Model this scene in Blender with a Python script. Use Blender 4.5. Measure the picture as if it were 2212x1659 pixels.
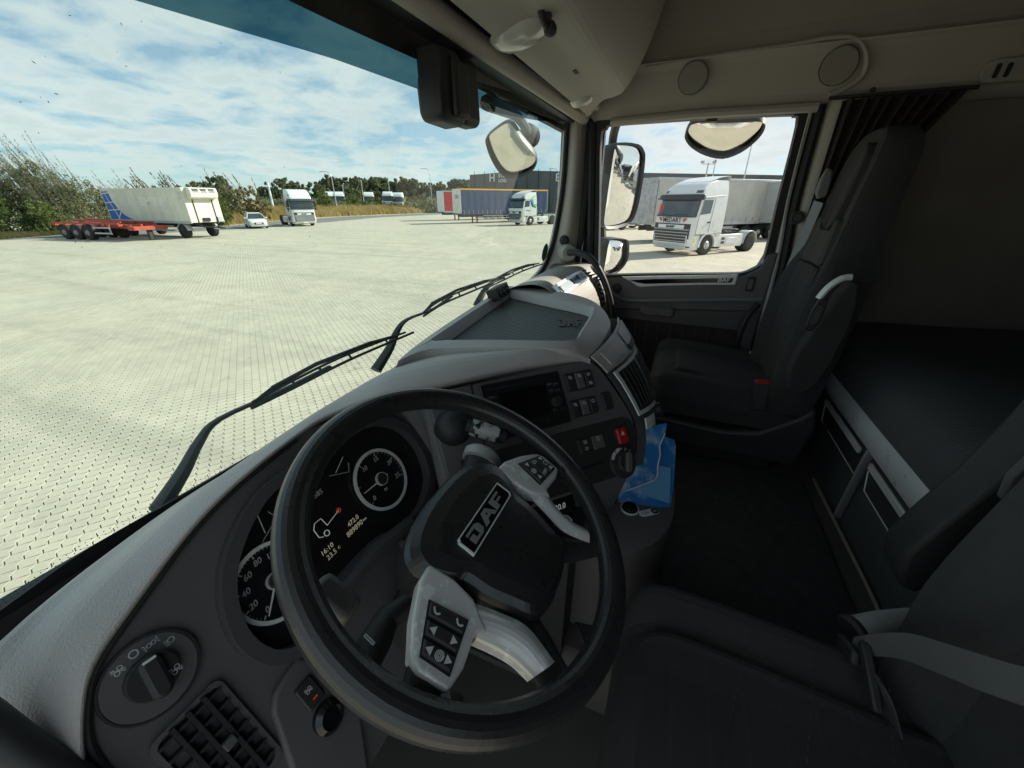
import bpy, bmesh, math, random
from mathutils import Vector, Matrix
random.seed(7)
R = math.radians
V = Vector
sc = bpy.context.scene
for o in list(bpy.data.objects):
    bpy.data.objects.remove(o)
COL = sc.collection

# ---------------------------------------------------------------- camera
# cab axes: +X towards the passenger door, +Y forwards, camera at the origin, ground 2.6 m below
PITCH, AZ, F, CX, CY = R(25.4), R(67.3), 831.0, 1106.0, 829.5
GZ = -2.6
FWD = V((math.sin(AZ)*math.cos(PITCH), math.cos(AZ)*math.cos(PITCH), -math.sin(PITCH)))
RGT = V((math.cos(AZ), -math.sin(AZ), 0))
UPV = RGT.cross(FWD)
cd = bpy.data.cameras.new('camera'); cam = bpy.data.objects.new('camera', cd); COL.objects.link(cam)
cam.matrix_world = Matrix((RGT, UPV, -FWD)).transposed().to_4x4()
cd.sensor_fit = 'HORIZONTAL'; cd.sensor_width = 36.0; cd.lens = 36.0*F/2212.0
cd.clip_start = 0.01; cd.clip_end = 3000
sc.camera = cam
sc.render.resolution_x, sc.render.resolution_y = 1024, 768

# ---------------------------------------------------------------- sky, sun, exposure
SUN_AZ, SUN_EL = R(134), R(33)
wd = bpy.data.worlds.new('World'); sc.world = wd; wd.use_nodes = True
nt = wd.node_tree; nt.nodes.clear()
def N(tree, typ, **kw):
    n = tree.nodes.new(typ)
    for k, v in kw.items(): setattr(n, k, v)
    return n
out = N(nt, 'ShaderNodeOutputWorld'); bg = N(nt, 'ShaderNodeBackground')
sky = N(nt, 'ShaderNodeTexSky', sky_type='NISHITA', sun_disc=False, sun_elevation=SUN_EL, sun_rotation=SUN_AZ,
        air_density=0.8, dust_density=0.15, ozone_density=1.6)
tc = N(nt, 'ShaderNodeTexCoord'); sep = N(nt, 'ShaderNodeSeparateXYZ')
nt.links.new(tc.outputs['Generated'], sep.inputs[0])
zz = N(nt, 'ShaderNodeMath', operation='MAXIMUM'); nt.links.new(sep.outputs[2], zz.inputs[0]); zz.inputs[1].default_value = 0.0
za = N(nt, 'ShaderNodeMath', operation='ADD'); nt.links.new(zz.outputs[0], za.inputs[0]); za.inputs[1].default_value = 0.16
dx = N(nt, 'ShaderNodeMath', operation='DIVIDE'); dy = N(nt, 'ShaderNodeMath', operation='DIVIDE')
for i, d in ((0, dx), (1, dy)):
    nt.links.new(sep.outputs[i], d.inputs[0]); nt.links.new(za.outputs[0], d.inputs[1])
cv = N(nt, 'ShaderNodeCombineXYZ'); nt.links.new(dx.outputs[0], cv.inputs[0]); nt.links.new(dy.outputs[0], cv.inputs[1])
cv.inputs[2].default_value = 31.7
n1 = N(nt, 'ShaderNodeTexNoise'); n1.inputs['Scale'].default_value = 3.0; n1.inputs['Detail'].default_value = 10; n1.inputs['Roughness'].default_value = 0.56
n1.inputs['Distortion'].default_value = 0.25
nt.links.new(cv.outputs[0], n1.inputs['Vector'])
n2 = N(nt, 'ShaderNodeTexNoise'); n2.inputs['Scale'].default_value = 0.45; n2.inputs['Detail'].default_value = 4
nt.links.new(cv.outputs[0], n2.inputs['Vector'])
ad = N(nt, 'ShaderNodeMath', operation='MULTIPLY_ADD'); nt.links.new(n2.outputs[0], ad.inputs[0]); ad.inputs[1].default_value = 0.7
nt.links.new(n1.outputs[0], ad.inputs[2])
rp = N(nt, 'ShaderNodeValToRGB'); nt.links.new(ad.outputs[0], rp.inputs[0])
rp.color_ramp.elements[0].position = 0.77; rp.color_ramp.elements[0].color = (0, 0, 0, 1)
rp.color_ramp.elements[1].position = 0.97; rp.color_ramp.elements[1].color = (0.9, 0.9, 0.9, 1)
rp2 = N(nt, 'ShaderNodeValToRGB'); nt.links.new(n1.outputs[0], rp2.inputs[0])
rp2.color_ramp.elements[0].position = 0.42; rp2.color_ramp.elements[0].color = (4.7, 4.8, 4.7, 1)
rp2.color_ramp.elements[1].position = 0.66; rp2.color_ramp.elements[1].color = (3.7, 4.0, 4.1, 1)
hz = N(nt, 'ShaderNodeMix', data_type='RGBA'); hz.inputs['Factor'].default_value = .68; nt.links.new(sky.outputs[0], hz.inputs['A']); hz.inputs['B'].default_value = (1.9, 2.75, 3.1, 1)
mx = N(nt, 'ShaderNodeMix', data_type='RGBA')
nt.links.new(rp.outputs[0], mx.inputs['Factor']); nt.links.new(hz.outputs['Result'], mx.inputs['A']); nt.links.new(rp2.outputs[0], mx.inputs['B'])
nt.links.new(mx.outputs['Result'], bg.inputs[0]); bg.inputs[1].default_value = 0.068
nt.links.new(bg.outputs[0], out.inputs[0])
sund = V((math.sin(SUN_AZ)*math.cos(SUN_EL), math.cos(SUN_AZ)*math.cos(SUN_EL), math.sin(SUN_EL)))
sl = bpy.data.lights.new('sun', 'SUN'); sl.energy = 2.6; sl.angle = R(0.53); sl.color = (1, .93, .82)
so = bpy.data.objects.new('sun', sl); COL.objects.link(so); so.rotation_euler = (-sund).to_track_quat('-Z', 'Y').to_euler()
so.location = sund*60
sc.view_settings.view_transform = 'Standard'; sc.view_settings.look = 'None'
sc.view_settings.exposure = 1.6; sc.view_settings.gamma = 1; sc.view_settings.use_curve_mapping = False
sc.render.engine = 'CYCLES'
cy = sc.cycles
cy.use_denoising = True; cy.denoiser = 'OPENIMAGEDENOISE'
cy.max_bounces = 10; cy.diffuse_bounces = 6; cy.glossy_bounces = 4; cy.transmission_bounces = 6; cy.transparent_max_bounces = 24
cy.sample_clamp_indirect = 8; cy.caustics_reflective = False; cy.caustics_refractive = False

# ---------------------------------------------------------------- helpers
def ray(px, py): return (FWD + RGT*((px-CX)/F) - UPV*((py-CY)/F)).normalized()
def at(px, py, n, c):
    d = ray(px, py); n = V(n); return d*(c/d.dot(n))
def aX(px, py, x): return at(px, py, (1, 0, 0), x)
def aY(px, py, y): return at(px, py, (0, 1, 0), y)
def aZ(px, py, z): return at(px, py, (0, 0, 1), z)
def aG(px, py): return at(px, py, (0, 0, 1), GZ)
def proj(p):
    d = p.dot(FWD); return (CX+F*p.dot(RGT)/d, CY-F*p.dot(UPV)/d) if d > 0.01 else (-9999, -9999)
def cr(pts, n, closed=False):
    """Catmull-Rom through pts, n steps per span"""
    P = [V(p) for p in pts]; m = len(P); res = []
    rng = range(m if closed else m-1)
    for i in rng:
        if closed: a, b, c, d = P[i-1], P[i], P[(i+1) % m], P[(i+2) % m]
        else: a, b, c, d = P[max(i-1, 0)], P[i], P[i+1], P[min(i+2, m-1)]
        for k in range(n):
            t = k/n
            res.append(.5*((2*b)+(c-a)*t+(2*a-5*b+4*c-d)*t*t+(3*b-a-3*c+d)*t**3))
    if not closed: res.append(P[-1])
    return res
def interp(tab, x):
    if x <= tab[0][0]: return tab[0][1]
    for (x0, y0), (x1, y1) in zip(tab, tab[1:]):
        if x <= x1: return y0+(y1-y0)*(x-x0)/(x1-x0)
    return tab[-1][1]
def surface(ctrl, nu, nv):
    """tensor Catmull-Rom grid through control rows"""
    rows = [cr(r, nu) for r in ctrl]
    cols = [cr([r[i] for r in rows], nv) for i in range(len(rows[0]))]
    return [[c[j] for c in cols] for j in range(len(cols[0]))]
class Fr:
    def __init__(s, o, x, y):
        s.o = V(o); s.x = V(x).normalized(); s.n = s.x.cross(V(y)).normalized(); s.y = s.n.cross(s.x).normalized()
    def __call__(s, a, b, h=0): return s.o+s.x*a+s.y*b+s.n*h
    def hit(s, px, py, h=0):
        p = at(px, py, s.n, s.n.dot(s.o)+h)-s.o; return (p.dot(s.x), p.dot(s.y))
    def sub(s, a, b, h=0, ang=0):
        c, q = math.cos(ang), math.sin(ang); return Fr(s(a, b, h), s.x*c+s.y*q, s.y*c-s.x*q)
def rr(a0, b0, a1, b1, r, k=4):
    r = min(r, abs(a1-a0)/2*.999, abs(b1-b0)/2*.999); o = []
    for cx_, cy_, s in ((a1-r, b1-r, 0), (a0+r, b1-r, 90), (a0+r, b0+r, 180), (a1-r, b0+r, 270)):
        for i in range(k+1):
            t = R(s+90*i/k); o.append((cx_+r*math.cos(t), cy_+r*math.sin(t)))
    return o
def inset(poly, d):
    o = []; n = len(poly)
    ar = sum(poly[i-1][0]*poly[i][1]-poly[i][0]*poly[i-1][1] for i in range(n))
    sg = 1 if ar > 0 else -1
    for i in range(n):
        p, q, r_ = V(poly[i-1]), V(poly[i]), V(poly[(i+1) % n])
        e1 = (q-p); e2 = (r_-q)
        if e1.length < 1e-9: e1 = e2
        if e2.length < 1e-9: e2 = e1
        n1_ = V((-e1.y, e1.x)).normalized(); n2_ = V((-e2.y, e2.x)).normalized()
        m = (n1_+n2_); m = m/max(m.length_squared/2, .35)
        o.append((q.x+sg*d*m.x, q.y+sg*d*m.y))
    return o
class MB:
    def __init__(s): s.v = []; s.f = []; s.m = []
    def add(s, vs, fs):
        o = len(s.v); s.v += [V(v) for v in vs]; s.f += [tuple(i+o for i in f) for f in fs]; return s
    def box(s, c, size, X=(1, 0, 0), Y=(0, 1, 0)):
        c = V(c); X = V(X).normalized()*size[0]/2; Yv = V(Y).normalized(); Z = X.cross(Yv).normalized()*size[2]/2; Y = Yv*size[1]/2
        vs = [c+X*i+Y*j+Z*k for k in (-1, 1) for j in (-1, 1) for i in (-1, 1)]
        return s.add(vs, [(0, 2, 3, 1), (4, 5, 7, 6), (0, 1, 5, 4), (2, 6, 7, 3), (0, 4, 6, 2), (1, 3, 7, 5)])
    def bb(s, x0, x1, y0, y1, z0, z1): return s.box(((x0+x1)/2, (y0+y1)/2, (z0+z1)/2), (abs(x1-x0), abs(y1-y0), abs(z1-z0)))
    def prism(s, poly, vec):
        n = len(poly); vec = V(vec); p = [V(q) for q in poly]
        s.add(p+[q+vec for q in p], [tuple(range(n))[::-1], tuple(range(n, 2*n))]+[(i, (i+1) % n, n+(i+1) % n, n+i) for i in range(n)]); return s
    def plate(s, fr, poly, h0, h1, ch=0.0):
        n = len(poly); top = inset(poly, ch) if ch else poly
        lv = [(poly, h0), (poly, h1-ch)]+([(top, h1)] if ch else [])
        vs = [fr(a, b, h) for P_, h in lv for a, b in P_]
        fs = [tuple(range(n))[::-1], tuple(range((len(lv)-1)*n, len(lv)*n))]
        for L in range(len(lv)-1):
            fs += [(L*n+i, L*n+(i+1) % n, (L+1)*n+(i+1) % n, (L+1)*n+i) for i in range(n)]
        return s.add(vs, fs)
    def ring(s, fr, po, pi, h0, h1):
        n = len(po); vs = [fr(a, b, h0) for a, b in po]+[fr(a, b, h1) for a, b in po]+[fr(a, b, h1) for a, b in pi]+[fr(a, b, h0) for a, b in pi]
        fs = []
        for L in range(4):
            M_ = (L+1) % 4
            fs += [(L*n+i, L*n+(i+1) % n, M_*n+(i+1) % n, M_*n+i) for i in range(n)]
        return s.add(vs, fs)
    def tube(s, path, r, n=10, closed=False, flat=1.0, ref=None):
        P = [V(p) for p in path]; m = len(P); rs = r if isinstance(r, (list, tuple)) else [r]*m
        vs = []; prev = V(ref) if ref else None
        for i in range(m):
            t = (P[(i+1) % m]-P[i-1]) if closed else (P[min(i+1, m-1)]-P[max(i-1, 0)])
            t.normalize()
            if prev is None: prev = V((0, 0, 1)) if abs(t.z) < .9 else V((1, 0, 0))
            a = (prev-t*prev.dot(t)).normalized(); b = t.cross(a); prev = a
            for k in range(n):
                an = 2*math.pi*k/n; vs.append(P[i]+(a*math.cos(an)*flat+b*math.sin(an))*rs[i])
        fs = []
        for i in range(m if closed else m-1):
            j = (i+1) % m
            fs += [(i*n+k, i*n+(k+1) % n, j*n+(k+1) % n, j*n+k) for k in range(n)]
        if not closed: fs += [tuple(range(n))[::-1], tuple(range((m-1)*n, m*n))]
        return s.add(vs, fs)
    def lathe(s, prof, c, axis, n=24, ref=None):
        c = V(c); ax = V(axis).normalized(); t = V(ref) if ref else (V((0, 0, 1)) if abs(ax.z) < .9 else V((1, 0, 0)))
        a = (t-ax*t.dot(ax)).normalized(); b = ax.cross(a); vs = []
        for r, h in prof:
            for k in range(n):
                an = 2*math.pi*k/n; vs.append(c+ax*h+(a*math.cos(an)+b*math.sin(an))*max(r, 1e-5))
        m = len(prof); fs = []
        for i in range(m-1): fs += [(i*n+k, i*n+(k+1) % n, (i+1)*n+(k+1) % n, (i+1)*n+k) for k in range(n)]
        fs += [tuple(range(n))[::-1], tuple(range((m-1)*n, m*n))]
        return s.add(vs, fs)
    def grid(s, rows, closed=False):
        n = len(rows[0]); vs = [p for r in rows for p in r]; fs = []
        for i in range(len(rows)-1):
            for k in range(n if closed else n-1):
                l = (k+1) % n; fs.append((i*n+k, i*n+l, (i+1)*n+l, (i+1)*n+k))
        return s.add(vs, fs)
    def build(s, name, mat, parent=None, sharp=35, bevel=0, seg=2, solid=0, fix=True, subd=0):
        cen = V((0, 0, 0))
        if s.v:
            lo = V([min(v[i] for v in s.v) for i in range(3)]); hi = V([max(v[i] for v in s.v) for i in range(3)])
            cen = V(((lo.x+hi.x)/2, (lo.y+hi.y)/2, lo.z))
        me = bpy.data.meshes.new(name); me.from_pydata([v-cen for v in s.v], [], s.f); me.validate()
        if fix:
            bm = bmesh.new(); bm.from_mesh(me); bmesh.ops.recalc_face_normals(bm, faces=bm.faces); bm.to_mesh(me); bm.free()
        if sharp is not None:
            me.polygons.foreach_set('use_smooth', [True]*len(me.polygons)); me.set_sharp_from_angle(angle=R(sharp))
        ob = bpy.data.objects.new(name, me); COL.objects.link(ob)
        for m_ in (mat if isinstance(mat, (list, tuple)) else [mat]): me.materials.append(m_)
        if parent is not None: ob.parent = parent
        ob.location = cen-ABS.get(parent.name, V((0, 0, 0))) if parent is not None else cen
        ABS[ob.name] = cen
        if solid:
            md = ob.modifiers.new('solid', 'SOLIDIFY'); md.thickness = abs(solid); md.offset = 1 if solid > 0 else -1
        if bevel:
            md = ob.modifiers.new('bevel', 'BEVEL'); md.width = bevel; md.segments = seg; md.limit_method = 'ANGLE'; md.angle_limit = R(40)
        if subd:
            md = ob.modifiers.new('sub', 'SUBSURF'); md.levels = subd; md.render_levels = subd
        return ob
ABS = {}
def tag(o, label, cat, group=None, kind=None):
    if label: o['label'] = label
    if cat: o['category'] = cat
    if group: o['group'] = group
    if kind: o['kind'] = kind
    return o
def thing(name, label, cat, loc=(0, 0, 0), group=None):
    o = bpy.data.objects.new(name, None); COL.objects.link(o); o.location = loc; o.empty_display_size = .1
    ABS[o.name] = V(loc); return tag(o, label, cat, group)
def struct(o): o['kind'] = 'structure'; return o
def copy_tree(o, parent=None):
    c = o.copy(); COL.objects.link(c); c.parent = parent
    for ch in list(o.children): copy_tree(ch, c)
    return c
def text(name, body, fr, size, mat, parent, ext=0.001, shear=0, off=0.0, align='CENTER', h=0.0, squash=1.0):
    if not body.strip(): return None
    cu = bpy.data.curves.new(name, 'FONT'); cu.body = body; cu.size = size; cu.extrude = ext; cu.shear = shear; cu.offset = off
    cu.align_x = align; cu.align_y = 'CENTER'; cu.resolution_u = 3
    t = bpy.data.objects.new(name, cu); COL.objects.link(t)
    dg = bpy.context.evaluated_depsgraph_get(); me = bpy.data.meshes.new_from_object(t.evaluated_get(dg))
    bpy.data.objects.remove(t); bpy.data.curves.remove(cu)
    M_ = Matrix((fr.x*squash, fr.y, fr.n)).transposed().to_4x4(); M_.translation = fr.o+fr.n*h
    me.transform(M_)
    b = MB(); b.v = [v.co.copy() for v in me.vertices]; b.f = [tuple(p.vertices) for p in me.polygons]
    bpy.data.meshes.remove(me)
    return b.build(name, mat, parent, sharp=None, fix=False)
def logo_polys(w, h):
    """blocky three letter lettering D A F, in a w x h box centred on 0"""
    u = w/10.0; L = -w/2; B = -h/2; T = h/2; s = h*.22
    D = [[(L, B), (L+2.4*u, B), (L+3.0*u, B+s), (L+3.0*u, T-s), (L+2.4*u, T), (L, T), (L, T-s), (L+1.9*u, T-s), (L+1.9*u, B+s), (L+1.0*u, B+s), (L+1.0*u, T-1.7*s), (L, T-1.7*s)]]
    a = L+3.4*u
    A_ = [[(a, B), (a+1.0*u, B), (a+1.9*u, B+.75*h), (a+2.2*u, B+.5*h), (a+1.6*u, B+.5*h), (a+1.3*u, B+.28*h), (a+2.5*u, B+.28*h), (a+2.8*u, B), (a+3.6*u, B), (a+2.4*u, T), (a+1.2*u, T)]]
    f = L+7.2*u
    F_ = [[(f, B), (f+1.0*u, B), (f+1.0*u, B+.36*h), (f+2.4*u, B+.36*h), (f+2.4*u, B+.56*h), (f+1.0*u, B+.56*h), (f+1.0*u, T-s), (f+2.8*u, T-s), (f+2.8*u, T), (f, T)]]
    return D+A_+F_
def logo(name, fr, w, h, mat, parent, h0=0.0, ext=0.001):
    b = MB()
    for p in logo_polys(w, h): b.plate(fr, p, h0, h0+ext)
    return b.build(name, mat, parent, sharp=None)

# ---------------------------------------------------------------- materials
MATS = {}
def mat(name, col, rough=.5, metal=0.0, bump=None, var=0.0, vscale=4.0, spec=.5, coat=0.0, emit=None, es=1.0, spots=None):
    if name in MATS: return MATS[name]
    m = bpy.data.materials.new(name); m.use_nodes = True; t = m.node_tree; b = t.nodes['Principled BSDF']
    b.inputs['Base Color'].default_value = (*col, 1); b.inputs['Roughness'].default_value = rough; b.inputs['Metallic'].default_value = metal
    b.inputs['Specular IOR Level'].default_value = spec; b.inputs['Coat Weight'].default_value = coat
    co = N(t, 'ShaderNodeTexCoord')
    if var:
        nz = N(t, 'ShaderNodeTexNoise'); nz.inputs['Scale'].default_value = vscale; nz.inputs['Detail'].default_value = 6; nz.inputs['Roughness'].default_value = .6
        t.links.new(co.outputs['Object'], nz.inputs['Vector'])
        r_ = N(t, 'ShaderNodeMapRange'); r_.inputs[1].default_value = .3; r_.inputs[2].default_value = .7; r_.inputs[3].default_value = 1-var; r_.inputs[4].default_value = 1+var
        t.links.new(nz.outputs[0], r_.inputs[0])
        mu = N(t, 'ShaderNodeVectorMath', operation='SCALE'); mu.inputs[0].default_value = col; t.links.new(r_.outputs[0], mu.inputs['Scale'])
        t.links.new(mu.outputs[0], b.inputs['Base Color'])
        rr_ = N(t, 'ShaderNodeMapRange'); rr_.inputs[1].default_value = .3; rr_.inputs[2].default_value = .7; rr_.inputs[3].default_value = max(rough-.07, .02); rr_.inputs[4].default_value = min(rough+.07, 1)
        t.links.new(nz.outputs[0], rr_.inputs[0]); t.links.new(rr_.outputs[0], b.inputs['Roughness'])
    if bump:
        nb = N(t, 'ShaderNodeTexVoronoi' if len(bump) > 2 and bump[2] == 'v' else 'ShaderNodeTexNoise'); nb.inputs['Scale'].default_value = bump[0]
        t.links.new(co.outputs['Object'], nb.inputs['Vector'])
        bp = N(t, 'ShaderNodeBump'); bp.inputs['Strength'].default_value = bump[1]; bp.inputs['Distance'].default_value = .001 if bump[0] > 60 else .01
        t.links.new(nb.outputs[0], bp.inputs['Height']); t.links.new(bp.outputs[0], b.inputs['Normal'])
    if emit: b.inputs['Emission Color'].default_value = (*emit, 1); b.inputs['Emission Strength'].default_value = es
    MATS[name] = m; return m
def glassmat(name, tint, refl=.04, rough=0.0, dirt=0.0, dscale=30):
    """thin pane: tinted see-through plus a Fresnel reflection, optional dust"""
    if name in MATS: return MATS[name]
    m = bpy.data.materials.new(name); m.use_nodes = True; t = m.node_tree; t.nodes.clear()
    o = N(t, 'ShaderNodeOutputMaterial'); tr = N(t, 'ShaderNodeBsdfTransparent'); tr.inputs[0].default_value = (*tint, 1)
    gl = N(t, 'ShaderNodeBsdfGlossy'); gl.inputs['Roughness'].default_value = rough
    lw = N(t, 'ShaderNodeLayerWeight'); lw.inputs[0].default_value = .5
    pw = N(t, 'ShaderNodeMath', operation='POWER'); pw.inputs[1].default_value = 5; t.links.new(lw.outputs['Facing'], pw.inputs[0])
    ma = N(t, 'ShaderNodeMath', operation='MULTIPLY_ADD'); ma.inputs[1].default_value = 1-refl; ma.inputs[2].default_value = refl; t.links.new(pw.outputs[0], ma.inputs[0])
    mx_ = N(t, 'ShaderNodeMixShader'); t.links.new(ma.outputs[0], mx_.inputs[0]); t.links.new(tr.outputs[0], mx_.inputs[1]); t.links.new(gl.outputs[0], mx_.inputs[2])
    last = mx_
    if dirt:
        co = N(t, 'ShaderNodeTexCoord'); nz = N(t, 'ShaderNodeTexNoise'); nz.inputs['Scale'].default_value = dscale; nz.inputs['Detail'].default_value = 8
        t.links.new(co.outputs['Object'], nz.inputs['Vector'])
        mr = N(t, 'ShaderNodeMapRange'); mr.inputs[1].default_value = .5; mr.inputs[2].default_value = .8; mr.inputs[3].default_value = dirt*.3; mr.inputs[4].default_value = dirt
        t.links.new(nz.outputs[0], mr.inputs[0])
        df = N(t, 'ShaderNodeBsdfDiffuse'); df.inputs[0].default_value = (.55, .53, .48, 1)
        m2 = N(t, 'ShaderNodeMixShader'); t.links.new(mr.outputs[0], m2.inputs[0]); t.links.new(mx_.outputs[0], m2.inputs[1]); t.links.new(df.outputs[0], m2.inputs[2]); last = m2
    t.links.new(last.outputs[0], o.inputs[0]); MATS[name] = m; return m
# ================================================================ GROUND
PAZ = R(35); PU = V((math.sin(PAZ), math.cos(PAZ), 0)); PN = V((math.cos(PAZ), -math.sin(PAZ), 0))
PW, PL, PAMP = .1075, .225, .011
def paving_mat(seams):
    m = bpy.data.materials.new('concrete_paving' if seams else 'concrete_paver'); m.use_nodes = True; t = m.node_tree; b = t.nodes['Principled BSDF']
    g = N(t, 'ShaderNodeNewGeometry'); pos = g.outputs['Position']
    def noise(s, d=6, ro=.6):
        n = N(t, 'ShaderNodeTexNoise'); n.inputs['Scale'].default_value = s; n.inputs['Detail'].default_value = d; n.inputs['Roughness'].default_value = ro
        t.links.new(pos, n.inputs['Vector']); return n.outputs[0]
    def math_(op, a, b_=None, c=None):
        n = N(t, 'ShaderNodeMath', operation=op)
        for i, x in enumerate((a, b_, c)):
            if x is None: continue
            if isinstance(x, (int, float)): n.inputs[i].default_value = x
            else: t.links.new(x, n.inputs[i])
        return n.outputs[0]
    def dot(v):
        n = N(t, 'ShaderNodeVectorMath', operation='DOT_PRODUCT'); t.links.new(pos, n.inputs[0]); n.inputs[1].default_value = v; return n.outputs['Value']
    big = noise(.16, 5); mid = noise(1.3, 6, .65); fine = noise(90, 4, .7)
    r1 = N(t, 'ShaderNodeValToRGB'); t.links.new(big, r1.inputs[0])
    e = r1.color_ramp.elements; e[0].position = .36; e[0].color = (.455, .428, .345, 1); e[1].position = .62; e[1].color = (.50, .466, .368, 1)
    r2 = N(t, 'ShaderNodeMapRange'); t.links.new(mid, r2.inputs[0]); r2.inputs[1].default_value = .25; r2.inputs[2].default_value = .75; r2.inputs[3].default_value = .88; r2.inputs[4].default_value = 1.09
    r3 = N(t, 'ShaderNodeMapRange'); t.links.new(fine, r3.inputs[0]); r3.inputs[1].default_value = .25; r3.inputs[2].default_value = .75; r3.inputs[3].default_value = .88; r3.inputs[4].default_value = 1.1
    k = math_('MULTIPLY', r2.outputs[0], r3.outputs[0])
    # worn wheel tracks and dark spots
    mp = N(t, 'ShaderNodeMapping'); mp.inputs['Rotation'].default_value = (0, 0, R(20)); mp.inputs['Scale'].default_value = (.9, .05, 1); t.links.new(pos, mp.inputs[0])
    tn = N(t, 'ShaderNodeTexNoise'); tn.inputs['Scale'].default_value = 1.6; tn.inputs['Detail'].default_value = 5; t.links.new(mp.outputs[0], tn.inputs['Vector'])
    tr = N(t, 'ShaderNodeMapRange'); t.links.new(tn.outputs[0], tr.inputs[0]); tr.inputs[1].default_value = .52; tr.inputs[2].default_value = .7; tr.inputs[3].default_value = 1; tr.inputs[4].default_value = .86
    sn_ = noise(2.2, 3, .5); sr = N(t, 'ShaderNodeMapRange'); t.links.new(sn_, sr.inputs[0]); sr.inputs[1].default_value = .69; sr.inputs[2].default_value = .75; sr.inputs[3].default_value = 1; sr.inputs[4].default_value = .72
    k = math_('MULTIPLY', k, math_('MULTIPLY', tr.outputs[0], sr.outputs[0]))
    # each paver slightly its own shade
    p = dot(PU); q = dot(PN)
    tri = math_('PINGPONG', p, PL/4); tri = math_('MULTIPLY_ADD', tri, 2*PAMP/(PL/4), -PAMP)
    q2 = math_('ADD', q, tri); row = math_('FLOOR', math_('DIVIDE', q2, PW)); 
    p2 = math_('ADD', math_('DIVIDE', p, PL), math_('MULTIPLY', row, .5)); cel = math_('FLOOR', p2)
    wn = N(t, 'ShaderNodeTexWhiteNoise', noise_dimensions='2D'); cb = N(t, 'ShaderNodeCombineXYZ'); t.links.new(row, cb.inputs[0]); t.links.new(cel, cb.inputs[1]); t.links.new(cb.outputs[0], wn.inputs['Vector'])
    k = math_('MULTIPLY', k, math_('MULTIPLY_ADD', wn.outputs['Value'], .09, .955))
    if seams:
        fq = math_('FRACT', math_('DIVIDE', q2, PW)); dq = math_('MULTIPLY', math_('MINIMUM', fq, math_('SUBTRACT', 1, fq)), PW)
        fp = math_('FRACT', math_('MULTIPLY', p2, 2)); dp = math_('MULTIPLY', math_('MINIMUM', fp, math_('SUBTRACT', 1, fp)), PL/2); cq = math_('LESS_THAN', math_('ABSOLUTE', math_('SUBTRACT', fq, .55)), .19)
        s1 = math_('LESS_THAN', dq, .0060); s2 = math_('LESS_THAN', dp, .004); sm = math_('MAXIMUM', s1, math_('MULTIPLY', math_('MULTIPLY', s2, cq), .7))
        k = math_('MULTIPLY', k, math_('MULTIPLY_ADD', sm, -.48, 1))
    mu = N(t, 'ShaderNodeVectorMath', operation='SCALE'); t.links.new(r1.outputs[0], mu.inputs[0]); t.links.new(k, mu.inputs['Scale'])
    t.links.new(mu.outputs[0], b.inputs['Base Color']); b.inputs['Roughness'].default_value = .85; b.inputs['Specular IOR Level'].default_value = .25
    bp = N(t, 'ShaderNodeBump'); bp.inputs['Strength'].default_value = .35; bp.inputs['Distance'].default_value = .004; t.links.new(fine, bp.inputs['Height']); t.links.new(bp.outputs[0], b.inputs['Normal'])
    return m
M_pave, M_paver = paving_mat(True), paving_mat(False)
b = MB(); S_ = 1400
b.add([(-S_, -S_, GZ), (S_, -S_, GZ), (S_, S_, GZ), (-S_, S_, GZ)], [(0, 1, 2, 3)])
ground = struct(b.build('ground', M_pave, sharp=None)); ABS['ground'] = ABS['ground'].copy()
# asphalt lane behind the yard edge, where the trucks on the far side stand
M_asph = mat('asphalt', (.17, .165, .155), .9, bump=(60, .4), var=.18, vscale=.8)
def sheet(name, pts, z, m, parent=None):
    bb_ = MB(); bb_.add([(x, y, z) for x, y in pts], [tuple(range(len(pts)))]); return bb_.build(name, m, parent, sharp=None, fix=False)
struct(sheet('asphalt_lane', [(13, 52), (31, 49), (43, 55), (61, 59.5), (81, 58), (94, 58.5), (110, 52), (112, 46), (92, 50), (60, 51), (44, 46), (30, 42.5), (19, 44), (12, 47)], GZ+.004, M_asph))
# individual pavers in front of the cab
def half_poly(k):
    """one half of a paver (a false joint splits it), zig-zag flanks, short notches at the ends"""
    g = .0042; p0 = -PL/2 if k == 0 else 0.0; L_ = PL/2; e = .0008; nd = .0042
    lo = [(p0+e, -PW/2+g+PAMP), (p0+L_/2, -PW/2+g-PAMP), (p0+L_-e, -PW/2+g+PAMP)]
    hi = [(p0+L_-e, PW/2-g+PAMP), (p0+L_/2, PW/2-g-PAMP), (p0+e, PW/2-g+PAMP)]
    return lo+[(p0+L_-nd, -.016+PAMP), (p0+L_-nd, .020+PAMP)]+hi+[(p0+nd, .020+PAMP), (p0+nd, -.016+PAMP)]
frp = Fr((0, 0, 0), PU, PN*-1)
pm = MB(); pm2 = MB()
for k in (0, 1):
    hp = [(a, -c) for a, c in half_poly(k)][::-1]; pm.plate(frp, hp, 0, .010, .0022); pm2.plate(frp, hp, 0, .010)
n_ind = 0; cand = []
for row in range(-90, 175):
    for cel in range(-5, 100):
        q = (row+.5)*PW; p = (cel+.5)*PL-(row*.5)*PL
        w = PU*p+PN*(q)
        d = math.hypot(w.x, w.y); az = math.degrees(math.atan2(w.x, w.y))
        if d < 3.0 or d > 15.5 or az < -6 or az > 66: continue
        cand.append((d, w))
cand.sort(key=lambda c: c[0])
line = [(0, 1300), (400, 1055), (800, 815), (1180, 560)]
shown = []
rest = []
for d, w in cand:
    x, y = proj(V((w.x, w.y, GZ)))
    if len(shown) < 300 and 5 < x < 1180 and y < interp(line, x)-6: shown.append(w)
    else: rest.append(w)
me0 = None
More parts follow.
